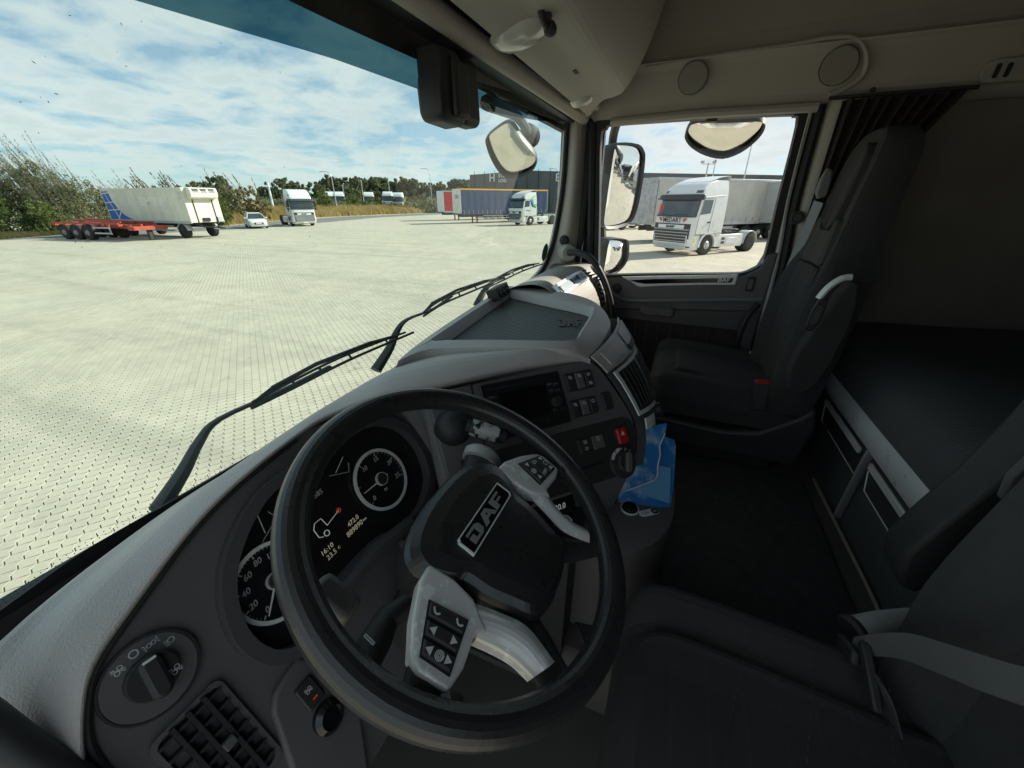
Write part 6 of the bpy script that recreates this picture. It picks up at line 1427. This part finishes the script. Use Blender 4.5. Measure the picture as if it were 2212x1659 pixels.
# column
co_ = thing('steering_column', 'dark plastic steering column shroud below the wheel', 'steering column', Wh(0, 0, -.3))
rw = []
for h, s, dy in ((-.05, .75, -.01), (-.09, .8, -.02), (-.15, .8, -.02), (-.28, .75, -.01)):
    rw.append([Wh(.085*s*math.cos(2*math.pi*k/24), -.025+dy+.085*s*math.sin(2*math.pi*k/24), h) for k in range(24)])
MB().grid(rw, closed=True).build('column_shroud', M_black, co_, sharp=50)
MB().box(Wh(-.155, .07, -.055), (.03, .05, .04), Wh.x, Wh.y).build('tilt_knob', M_panel, co_, bevel=.008)
# stalks
i0, i1 = aZ(838, 1335, -.44), aZ(775, 1450, -.425)
isx = thing('indicator_stalk', 'black indicator stalk left of the steering column', 'stalk', i0)
MB().tube([Wh(-.07, -.005, -.075), i0, i0.lerp(i1, .5), i1], [.010, .016, .019, .018], 12, flat=.75).build('stalk_body', M_black, isx)
u_ = (i1-i0).normalized(); fS = Fr(i0.lerp(i1, .62)+V((0, 0, .0150)), u_.cross(V((0, 0, 1))), -u_); symbol('symbol', fS.sub(0, 0, .0), 'arrows', .014, isx)
rs_ = thing('wiper_stalk', 'grey-topped wiper stalk with printed dial right of the column', 'stalk', Wh(.15, .1, -.06))
r0 = aY(1012, 1050, .27); r1 = aY(1043, 985, .27)
MB().tube([r0-V((.02, .0, .02)), r0, r0.lerp(r1, .55), r1], [.012, .018, .027, .033], 16, flat=.8).build('stalk_body', M_black, rs_)
fT = Fr(r1, V((.8, -.5, -.1)), V((.3, .5, .7))); MB().lathe([(.034, -.014), (.035, .0), (.030, .006), (0, .007)], r1, (r1-r0), 24).build('stalk_cap', mat('cap_grey', (.45, .45, .44), .5), rs_, sharp=30)
ax = (r1-r0).normalized(); fT = Fr(r1+ax*.0075, (V((.75, -.66, 0))-ax*V((.75, -.66, 0)).dot(ax)), ax.cross(V((.75, -.66, 0)))); symbol('symbol', fT.sub(-.005, .003), 'ring', .011, rs_, M_txt); symbol('symbol', fT.sub(.014, -.002), 'tri', .008, rs_, M_txt); symbol('symbol', fT.sub(-.016, .0), 'right', .005, rs_, M_txt)
fO = Fr(r0+V((-.004, -.013, .012)), V((.75, -.66, 0)), ax); text('lettering', 'OFF', fO.sub(-.006, 0), .007, M_white2, rs_, .0003); MB().plate(fO.sub(.008, 0), [(-.004, -.003), (.006, -.007), (.006, .007), (-.004, .003)], 0, .0004).build('white_scale', M_white2, rs_, sharp=None)
# ================================================================ SEATS
def cushion_mesh(cx, w, y0, y1, zt, zb, bol=.03, crown_=.012):
    rws = []
    for f, k, dz in ((0, .80, -.075), (.015, .90, -.03), (.06, .97, -.006), (.15, 1, .004), (.4, 1, 0), (.7, 1, -.012), (.93, 1, -.02), (1, .96, -.05)):
        y = y0+(y1-y0)*f; hw = w/2*k; r_ = []
        for a, z in ((-1, zb), (-1.0, zb+.035), (-1.01, (zt+zb)/2), (-.985, zt+dz-.028), (-.93, zt+dz+bol*.55), (-.83, zt+dz+bol*.85), (-.70, zt+dz+bol*.35), (-.6, zt+dz), (-.3, zt+dz+crown_), (0, zt+dz+crown_*1.3), (.3, zt+dz+crown_), (.6, zt+dz), (.70, zt+dz+bol*.35), (.83, zt+dz+bol*.85), (.93, zt+dz+bol*.55), (.985, zt+dz-.028), (1.01, (zt+zb)/2), (1, zb+.035), (1, zb)): r_.append(V((cx+a*hw, y, z)))
        rws.append(r_)
    g_ = surface(rws, 2, 3); b_ = MB().grid(g_); n = len(g_[0]); m_ = len(g_)
    b_.f.append(tuple(range(n))); b_.f.append(tuple(range((m_-1)*n, m_*n))[::-1]); b_.f += [(i*n, (i+1)*n, (i+1)*n+n-1, i*n+n-1) for i in range(m_-1)]
    return b_
def back_mesh(cx, prof, bol=.03):
    """prof: rows of (y, z, half width, thickness[, bolster])"""
    rws = []
    for q in prof:
        y, z, hw, th = q[:4]; bo = q[4] if len(q) > 4 else bol
        r_ = []
        for a, d in ((-.96, th), (-1, th*.6), (-1.0, .02), (-.96, -.006-.2*bo), (-.86, -bo), (-.72, -bo*.6), (-.58, -.004), (-.3, .004), (0, .005), (.3, .004), (.58, -.004), (.72, -bo*.6), (.86, -bo), (.96, -.006-.2*bo), (1.0, .02), (1, th*.6), (.96, th)): r_.append(V((cx+a*hw, y-d, z)))
        rws.append(r_)
    g_ = surface(rws, 2, 3); b_ = MB().grid(g_); n = len(g_[0]); m_ = len(g_)
    b_.f.append(tuple(range(n))); b_.f.append(tuple(range((m_-1)*n, m_*n))[::-1]); b_.f += [(i*n, (i+1)*n, (i+1)*n+n-1, i*n+n-1) for i in range(m_-1)]
    return b_
def strip(pts, w, wdir, th=.003):
    b_ = MB(); wd_ = V(wdir).normalized()*w/2; P = cr(pts, 6); b_.grid([[p-wd_ for p in P], [p+wd_ for p in P]]); return b_
def ribmat(name, base, line, scale, off=0, axis=0):
    m = mat(name, base, .92, bump=(900, .5)); t = m.node_tree; b_ = t.nodes['Principled BSDF']; g = N(t, 'ShaderNodeNewGeometry'); s_ = N(t, 'ShaderNodeSeparateXYZ'); t.links.new(g.outputs['Position'], s_.inputs[0])
    f_ = N(t, 'ShaderNodeMath', operation='MULTIPLY'); t.links.new(s_.outputs[axis], f_.inputs[0]); f_.inputs[1].default_value = scale; fr_ = N(t, 'ShaderNodeMath', operation='FRACT'); t.links.new(f_.outputs[0], fr_.inputs[0]); lt = N(t, 'ShaderNodeMath', operation='LESS_THAN'); t.links.new(fr_.outputs[0], lt.inputs[0]); lt.inputs[1].default_value = .10
    mx_ = N(t, 'ShaderNodeMix', data_type='RGBA'); mx_.inputs['A'].default_value = (*base, 1); mx_.inputs['B'].default_value = (*line, 1); t.links.new(lt.outputs[0], mx_.inputs['Factor']); t.links.new(mx_.outputs['Result'], b_.inputs['Base Color']); return m
M_ribseat = ribmat('pinstripe_fabric', (.05, .048, .047), (.095, .068, .06), 28)
M_ribback = ribmat('striped_back_fabric', (.040, .038, .037), (.060, .052, .048), 30)
ps = thing('passenger_seat', 'black fabric passenger seat beside the door', 'seat', (1.68, -.25, -.95))
cushion_mesh(1.675, .50, .035, -.45, -.612, -.735).build('cushion', M_fabric, ps, sharp=None)
pi_ = cushion_mesh(1.675, .27, -.04, -.23, -.598, -.66, 0, .006); pi_.build('cushion_insert', M_ribseat, ps, sharp=None)
prof = [(-.385, -.66, .235, .10, .03), (-.39, -.56, .24, .11, .035), (-.40, -.42, .24, .11, .04), (-.41, -.29, .235, .11, .035), (-.42, -.21, .215, .11, .025), (-.43, -.145, .175, .10, .012), (-.44, -.06, .158, .10, .008), (-.45, .03, .152, .095, .006), (-.46, .10, .145, .09, .004), (-.47, .155, .122, .08, .0), (-.48, .185, .085, .06, .0), (-.49, .195, .04, .04, .0)]
PX = 1.655
pty = [(z, y) for y, z, *_ in prof]
def ins(rows, name, m):
    back_mesh(PX, [(interp(pty, z)+.012, z, hw, .02, 0) for z, hw in rows], 0).build(name, m, ps, sharp=None)
back_mesh(PX, prof).build('backrest', M_fabric, ps, sharp=None)
ins([(-.60, .12), (-.59, .14), (-.42, .15), (-.28, .15), (-.205, .145), (-.195, .13)], 'back_insert', M_ribback)
ins([(-.185, .125), (-.17, .14), (-.11, .125), (-.06, .115), (-.05, .105)], 'shoulder_insert', M_fab2)
ins([(-.085, .02), (-.075, .055), (-.03, .082), (.05, .09), (.11, .085), (.145, .06), (.155, .03)], 'head_cushion', M_fabric)
fH = Fr(V((PX-.005, interp(pty, .06)+.0075, .06)), (1, 0, 0), (0, -.11, 1)); logo('embossed_lettering', fH, .06, .018, M_fab2, ps, .0, .002)
lipz = [(.07, -.775), (.06, -.745), (-.05, -.755), (-.25, -.765), (-.36, -.745), (-.46, -.665), (-.5, -.62)]
for x in (1.415, 1.935):
    pass
sd_ = [V((1.415, y, z)) for y, z in lipz]+[V((1.415, -.52, -.70)), V((1.415, -.50, -.86)), V((1.415, .0, -.86)), V((1.415, .06, -.83))]
MB().prism(sd_, (.52, 0, 0)).build('seat_pan', mat('seat_plastic', (.04, .04, .042), .5, bump=(500, .3)), ps, bevel=.014, seg=3)
MB().bb(1.45, 1.90, -.45, -.02, -.93, -.85).build('pedestal', M_black, ps, bevel=.02)
ap = [aX(px, py, 1.42) for px, py in ((1694, 826), (1696, 792), (1716, 748), (1750, 700), (1780, 660), (1800, 628), (1822, 606), (1838, 602), (1843, 614), (1838, 655), (1818, 712), (1786, 772), (1758, 815), (1730, 836), (1704, 838))]
MB().prism(ap, (-.055, 0, 0)).build('armrest', M_fabric, ps, bevel=.014, seg=3)
lt_ = [aX(px, py, 1.36) for px, py in ((1737, 705), (1752, 668), (1768, 645), (1782, 642), (1786, 652), (1772, 690), (1754, 712), (1742, 714))]
ltc = MB().prism(lt_, (-.012, 0, 0)).build('armrest_latch', M_black, ps, bevel=.003); ce = sum(lt_, V((0, 0, 0)))/len(lt_)
MB().prism([ce+(p-ce)*.55+V((-.012, 0, 0)) for p in lt_], (-.003, 0, 0)).build('latch_face', mat('latch_grey', (.07, .072, .075), .35), ltc)
MB().tube(cr([aX(px, py, 1.362) for px, py in ((1768, 645), (1790, 620), (1818, 602), (1840, 599))], 4), .009, 8).build('armrest_edge', M_silver, ps)
sh_ = [aX(px, py, 1.775) for px, py in ((1768, 430), (1764, 415), (1775, 385), (1790, 362), (1800, 368), (1796, 395), (1786, 425))]
MB().prism(sh_, (.03, 0, 0)).build('belt_guide', mat('guide_grey', (.16, .165, .17), .4), ps, bevel=.005)
bl = [aX(1768, 436, 1.80), aX(1740, 503, 1.82), aX(1704, 585, 1.85), aX(1668, 672, 1.88), aX(1640, 755, 1.90)]
strip(bl, .046, (.88, .42, .2)).build('seat_belt', M_belt, ps, sharp=None, solid=.002)
MB().box(aX(1630, 765, 1.88), (.02, .045, .022)).build('belt_anchor', M_steel, ps, bevel=.003)
bk = aX(1642, 852, 1.41); fB = Fr(bk, (0, -1, .1), (.12, .12, 1)); bkt = MB().plate(fB, rr(-.022, -.055, .022, .045, .006), -.015, .012, .003).build('buckle', M_black, ps); MB().plate(fB, rr(-.020, .040, .020, .050, .003), -.012, .0125, .002).build('buckle_button', M_redsw, bkt)
# driver's seat
ds_ = thing('driver_seat', 'black stitched driver seat in the foreground at lower right', 'seat', (.30, -.25, -.95))
M_dseat = ribmat('driver_fabric', (.038, .036, .036), (.048, .043, .038), 22, axis=1)
cushion_mesh(.295, .52, -.01, -.50, -.635, -.76, .02).build('cushion', M_fabric, ds_, sharp=None)
cushion_mesh(.27, .38, -.03, -.47, -.618, -.70, .0, .006).build('cushion_insert', M_dseat, ds_, sharp=None)
for k in range(3):
    pth = [V((.10+.40*f, -.10-.085*k-.10*f*f-.02*math.sin(3*f), -.6105+.004*math.sin(math.pi*f))) for f in [i/30 for i in range(31)]]
    stc = MB()
    for i in range(0, 30): 
        if i % 1 == 0: stc.tube([pth[i], pth[i].lerp(pth[i+1], .55)], .0009, 4)
    tag(stc.build('stitching', mat('thread', (.055, .046, .034), .8), ds_), None, None, kind='stuff')
MB().bb(.08, .55, -.48, -.08, -.93, -.76).build('pedestal', M_black, ds_, bevel=.02)
MB().bb(.03, .56, -.52, -.03, -.80, -.745).build('seat_pan', M_black, ds_, bevel=.02)
dprof = [(-.42, -.68, .25, .12), (-.42, -.58, .26, .12), (-.415, -.45, .265, .12), (-.43, -.30, .265, .12), (-.45, -.15, .26, .12), (-.47, -.02, .235, .11), (-.485, .06, .18, .10), (-.50, .13, .16, .10), (-.515, .19, .14, .08), (-.53, .22, .08, .05)]
back_mesh(.295, dprof, .05).build('backrest', M_fabric, ds_, sharp=None)
ar_ = [V((.585, y, z)) for y, z in ((-.375, -.50), (-.37, -.46), (-.385, -.40), (-.405, -.33), (-.42, -.25), (-.44, -.12), (-.48, -.12), (-.475, -.25), (-.46, -.36), (-.44, -.44), (-.41, -.53), (-.39, -.53))]
MB().prism(ar_, (.06, 0, 0)).build('armrest', M_black, ds_, bevel=.02, seg=3)
a2 = [V((.572, y, z)) for y, z in ((-.415, -.335), (-.41, -.30), (-.425, -.22), (-.445, -.12), (-.46, -.12), (-.445, -.25), (-.43, -.33))]
MB().prism(a2, (.012, 0, 0)).build('armrest_insert', M_panel, ds_, bevel=.004)
MB().tube([aX(1852, 1362, .585), aX(1905, 1352, .60), aX(1975, 1345, .64)], .022, 14).build('height_lever', mat('lever_grey', (.36, .38, .38), .5), ds_); MB().lathe([(.024, 0), (.026, .008), (.022, .014), (0, .014)], aX(1850, 1362, .585), V((-.3, .5, -.1)), 18).build('lever_cap', M_black, ds_, sharp=30)
db_ = [aY(1838, 1400, -.335), aY(1880, 1394, -.338), aY(1950, 1396, -.342), aY(2040, 1425, -.345), aY(2130, 1458, -.346), aY(2240, 1492, -.347)]
strip(db_, .055, (-.1, .2, .97)).build('seat_belt', mat('belt_mid', (.11, .115, .118), .7, bump=(500, .5)), ds_, sharp=None, solid=.002)
db2 = [aY(1862, 1425, -.335), aY(1892, 1480, -.345), aY(1915, 1560, -.365), aY(1945, 1690, -.39)]
strip(db2, .052, (-.9, -.2, .3)).build('seat_belt', mat('belt_dark', (.075, .075, .078), .7, bump=(500, .5)), ds_, sharp=None, solid=.002)
MB().box(aY(1832, 1402, -.332), (.065, .012, .022), (.8, -.1, -.5), (0, 1, 0)).build('belt_tongue', M_black, ds_, bevel=.004)
MB().box(aY(1880, 1462, -.338), (.080, .012, .014), (-.8, -.1, -.55), (0, 1, 0)).build('belt_stop', M_black, ds_, bevel=.003)
# ================================================================ BUNK, FLOOR, CONSOLE
bu_ = thing('sleeper_bunk', 'dark sleeper bunk with silver edge rail behind the seats', 'bunk', (1.0, -1.0, -.95))
def bk_(x, y, z): return V((x, y, z))
rws = []
for x in (-.2, .3, .8, 1.3, 1.7, 1.98):
    rws.append([bk_(x, y, z+.008*math.sin(x*7+i)) for i, (y, z) in enumerate(((-.628, -.62), (-.618, -.575), (-.622, -.525), (-.655, -.485), (-.76, -.462), (-1.0, -.46), (-1.25, -.455), (-1.46, -.46)))])
def quiltmat():
    m = mat('mattress_cover', (.11, .112, .115), .95); t = m.node_tree; b_ = t.nodes['Principled BSDF']; g = N(t, 'ShaderNodeNewGeometry'); w = N(t, 'ShaderNodeTexWave', wave_type='BANDS', bands_direction='X'); w.inputs['Scale'].default_value = 22; w.inputs['Distortion'].default_value = .6; w.inputs['Detail'].default_value = 1
    t.links.new(g.outputs['Position'], w.inputs['Vector']); bp = N(t, 'ShaderNodeBump'); bp.inputs['Strength'].default_value = .30; bp.inputs['Distance'].default_value = .004; t.links.new(w.outputs[0], bp.inputs['Height']); t.links.new(bp.outputs[0], b_.inputs['Normal']); return m
MB().grid(surface(rws, 5, 4)).build('mattress', quiltmat(), bu_, sharp=None, solid=.02)
rr_s = [(-.600, -.580), (-.590, -.597), (-.590, -.640), (-.602, -.660), (-.62, -.662), (-.62, -.580)]
MB().grid([[V((x, y, z)) for y, z in rr_s] for x in (-.2, 1.0, 1.72)], closed=True).build('edge_rail', M_silver, bu_, sharp=50)
MB().bb(-.2, 1.73, -.66, -.6185, -1.08, -.66).build('bunk_front', mat('bunk_cloth', (.085, .093, .10), .9, bump=(700, .5)), bu_)
for x0, x1 in ((1.28, 1.66), (.80, 1.23)):
    d_ = MB().bb(x0, x1, -.616, -.606, -.765, -.672).build('drawer_front', mat('drawer_dark', (.05, .052, .054), .5), bu_, bevel=.004)
    MB().bb(x0+.02, x1-.01, -.604, -.596, -.694, -.674).build('drawer_handle', M_silver, d_, bevel=.002)
    MB().tube([V((x0+.005, -.604, -.758)), V((x1-.03, -.604, -.758)), V((x1-.005, -.604, -.705))], .002, 5).build('drawer_line', M_silver, d_)
MB().tube(cr([V((1.255, -.606, -.648)), V((1.25, -.600, -.70)), V((1.262, -.604, -.80)), V((1.28, -.61, -.95))], 5), .012, 8, flat=.5).build('pull_strap', mat('strap_grey', (.3, .3, .31), .6), bu_)
fm_o = [(1.445, -.10), (1.455, -.52), (1.42, -.545), (.60, -.545), (.56, -.45), (.56, .06), (.60, .09), (1.40, .02)]
fmat_ = MB().prism([V((x, y, -.924)) for x, y in fm_o], (0, 0, .012)).build('floor_mat', M_carpet, None, bevel=.006); tag(fmat_, 'black carpet floor mat between the seats', 'floor mat')
MB().tube([V((1.46, -.585, -.918)), V((1.0, -.60, -.918)), V((.5, -.60, -.918))], .006, 5).build('floor_edge_strip', mat('edge_strip', (.3, .28, .24), .7), cab)
sill = MB(); sill.bb(1.46, 1.95, .06, .10, -.93, -.86); sill.build('step_edge', M_gloss, cab, bevel=.004)
# floor crumbs
cb2 = MB()
for i in range(60):
    x, y = random.uniform(.62, 1.35), random.uniform(-.5, .0); cb2.box(V((x, y, -.911)), (random.uniform(.001, .004), .0012, .0008), (random.uniform(-1, 1), random.uniform(-1, 1), 0), (0, 0, 1))
tag(cb2.build('floor_crumbs', mat('crumb', (.28, .24, .16), .9), None, sharp=None), 'scattered pale crumbs on the black floor mat', 'crumbs', kind='stuff')
# tunnel console with sockets
tc_ = thing('tunnel_console', 'rounded black console with 12 V socket below the centre stack', 'console', (.78, .0, -.92))
co2 = [(.60, .12), (.615, .03), (.66, -.035), (.74, -.078), (.84, -.088), (.94, -.075), (.995, -.03), (1.0, .05), (.98, .15)]
cop = cr([V((x, y, 0)) for x, y in co2], 5)
MB().grid([[V((p.x, p.y, -.92)) for p in cop], [V((p.x*1.0, p.y, -.70)) for p in cop], [V((p.x, p.y+.0, -.672)) for p in cop], [p.lerp(V((.82, .08, 0)), .06)+V((0, 0, -.664)) for p in cop], [p.lerp(V((.82, .10, 0)), .95)+V((0, 0, -.664)) for p in cop]]).build('console_body', M_panel, tc_, sharp=50)
skp = aZ(1360, 1100, -.664); sk = MB().lathe([(.021, 0), (.021, .004), (.016, .005), (.016, .010), (.013, .012), (0, .012)], skp, (0, 0, 1), 20).build('socket', M_gloss, tc_, sharp=30); MB().lathe([(.0215, .0005), (.0215, .0045), (.019, .0045), (.019, .0005)], skp, (0, 0, 1), 20).build('socket_ring', M_silver, sk)
lbp = aZ(1402, 1107, -.6635); fLb = Fr(lbp, (.62, -.78, 0), (.78, .62, 0)); lb_ = MB().plate(fLb, rr(-.026, -.0095, .026, .0095, .0095), 0, .0008).build('socket_label', mat('label_white', (.85, .85, .85), .5), tc_, sharp=None)
text('lettering', '12V', fLb.sub(-.010, 0, .0009), .0125, M_txt, lb_, .0002); MB().plate(fLb, rr(.006, -.0085, .025, .0085, .008), .0008, .0011).build('label_dark', M_txt, lb_, sharp=None); text('lettering', '5A', fLb.sub(.0155, 0, .0012), .009, M_white2, lb_, .0002)
# blue folders
def foldermat(nm):
    m = mat(nm, (.02, .11, .30), .3, coat=.3); t = m.node_tree; b_ = t.nodes['Principled BSDF']; n_ = N(t, 'ShaderNodeTexNoise'); n_.inputs['Scale'].default_value = 14; n_.inputs['Detail'].default_value = 8; n_.inputs['Roughness'].default_value = .65; g_ = N(t, 'ShaderNodeNewGeometry'); t.links.new(g_.outputs['Position'], n_.inputs['Vector'])
    r_ = N(t, 'ShaderNodeValToRGB'); t.links.new(n_.outputs[0], r_.inputs[0]); e = r_.color_ramp.elements; e[0].position = .47; e[0].color = (.018, .16, .44, 1); e[1].position = .70; e[1].color = (.55, .70, .80, 1); t.links.new(r_.outputs[0], b_.inputs['Base Color']); return m
M_fold = foldermat('folder_card')
M_fedge = mat('card_edge', (.62, .62, .58), .7)
P0 = aZ(1400, 1085, -.655); nF = V((-.72, -.30, .62)).normalized()
def fpt(px, py, h=0): return at(px, py, nF, nF.dot(P0)+h)
def folder(label, pts, h, grp='worn blue folders on the console'):
    t = thing('document_folder', label, 'folder', fpt(*pts[0], h), grp)
    po = [fpt(x, y, h) for x, y in pts]; MB().prism([p-nF*.0035 for p in po], nF*.0035).build('cover', M_fold, t, sharp=20); MB().prism([p-nF*.0075+(p-sum(po, V((0, 0, 0)))/len(po))*-.01 for p in po], nF*.0038).build('pages', M_fedge, t)
    return t
f1 = folder('worn blue folder with frayed spine standing at the back of the console', [(1423, 946), (1436, 943), (1457, 951), (1460, 964), (1456, 1040), (1449, 1094), (1440, 1098), (1337, 1086), (1330, 1060)], 0)
f2 = folder('creased blue folder leaning in front of the other against the stack', [(1340, 940), (1384, 924), (1441, 914), (1437, 936), (1425, 962), (1424, 1000), (1418, 1028), (1412, 1038), (1345, 1062), (1320, 1050)], .02)
fr_e = [fpt(x, y, .0225) for x, y in ((1437, 936), (1425, 962), (1426, 985), (1421, 1005), (1420, 1028), (1412, 1038), (1380, 1050), (1345, 1062))]
MB().tube(fr_e, .0016, 5).build('frayed_edge', M_fedge, f2)
MB().prism([fpt(x, y, .004) for x, y in ((1384, 1050), (1415, 1038), (1424, 1005), (1449, 1010), (1446, 1088), (1386, 1068))], nF*.001).build('clear_flap', mat('clear_flap', (.14, .34, .58), .15, spec=.8), f1, bevel=.003)
# dark grab bar at the very left
tag(MB().tube(cr([Kl(-.335, .16, .0), Kl(-.326, .088, .0), Kl(-.322, .03, .0), Kl(-.316, -.03, .0), Kl(-.31, -.12, .0)], 5), .015, 14).build('door_grip', M_black, sharp=60), 'thick black door grip at the lower left corner', 'handle')
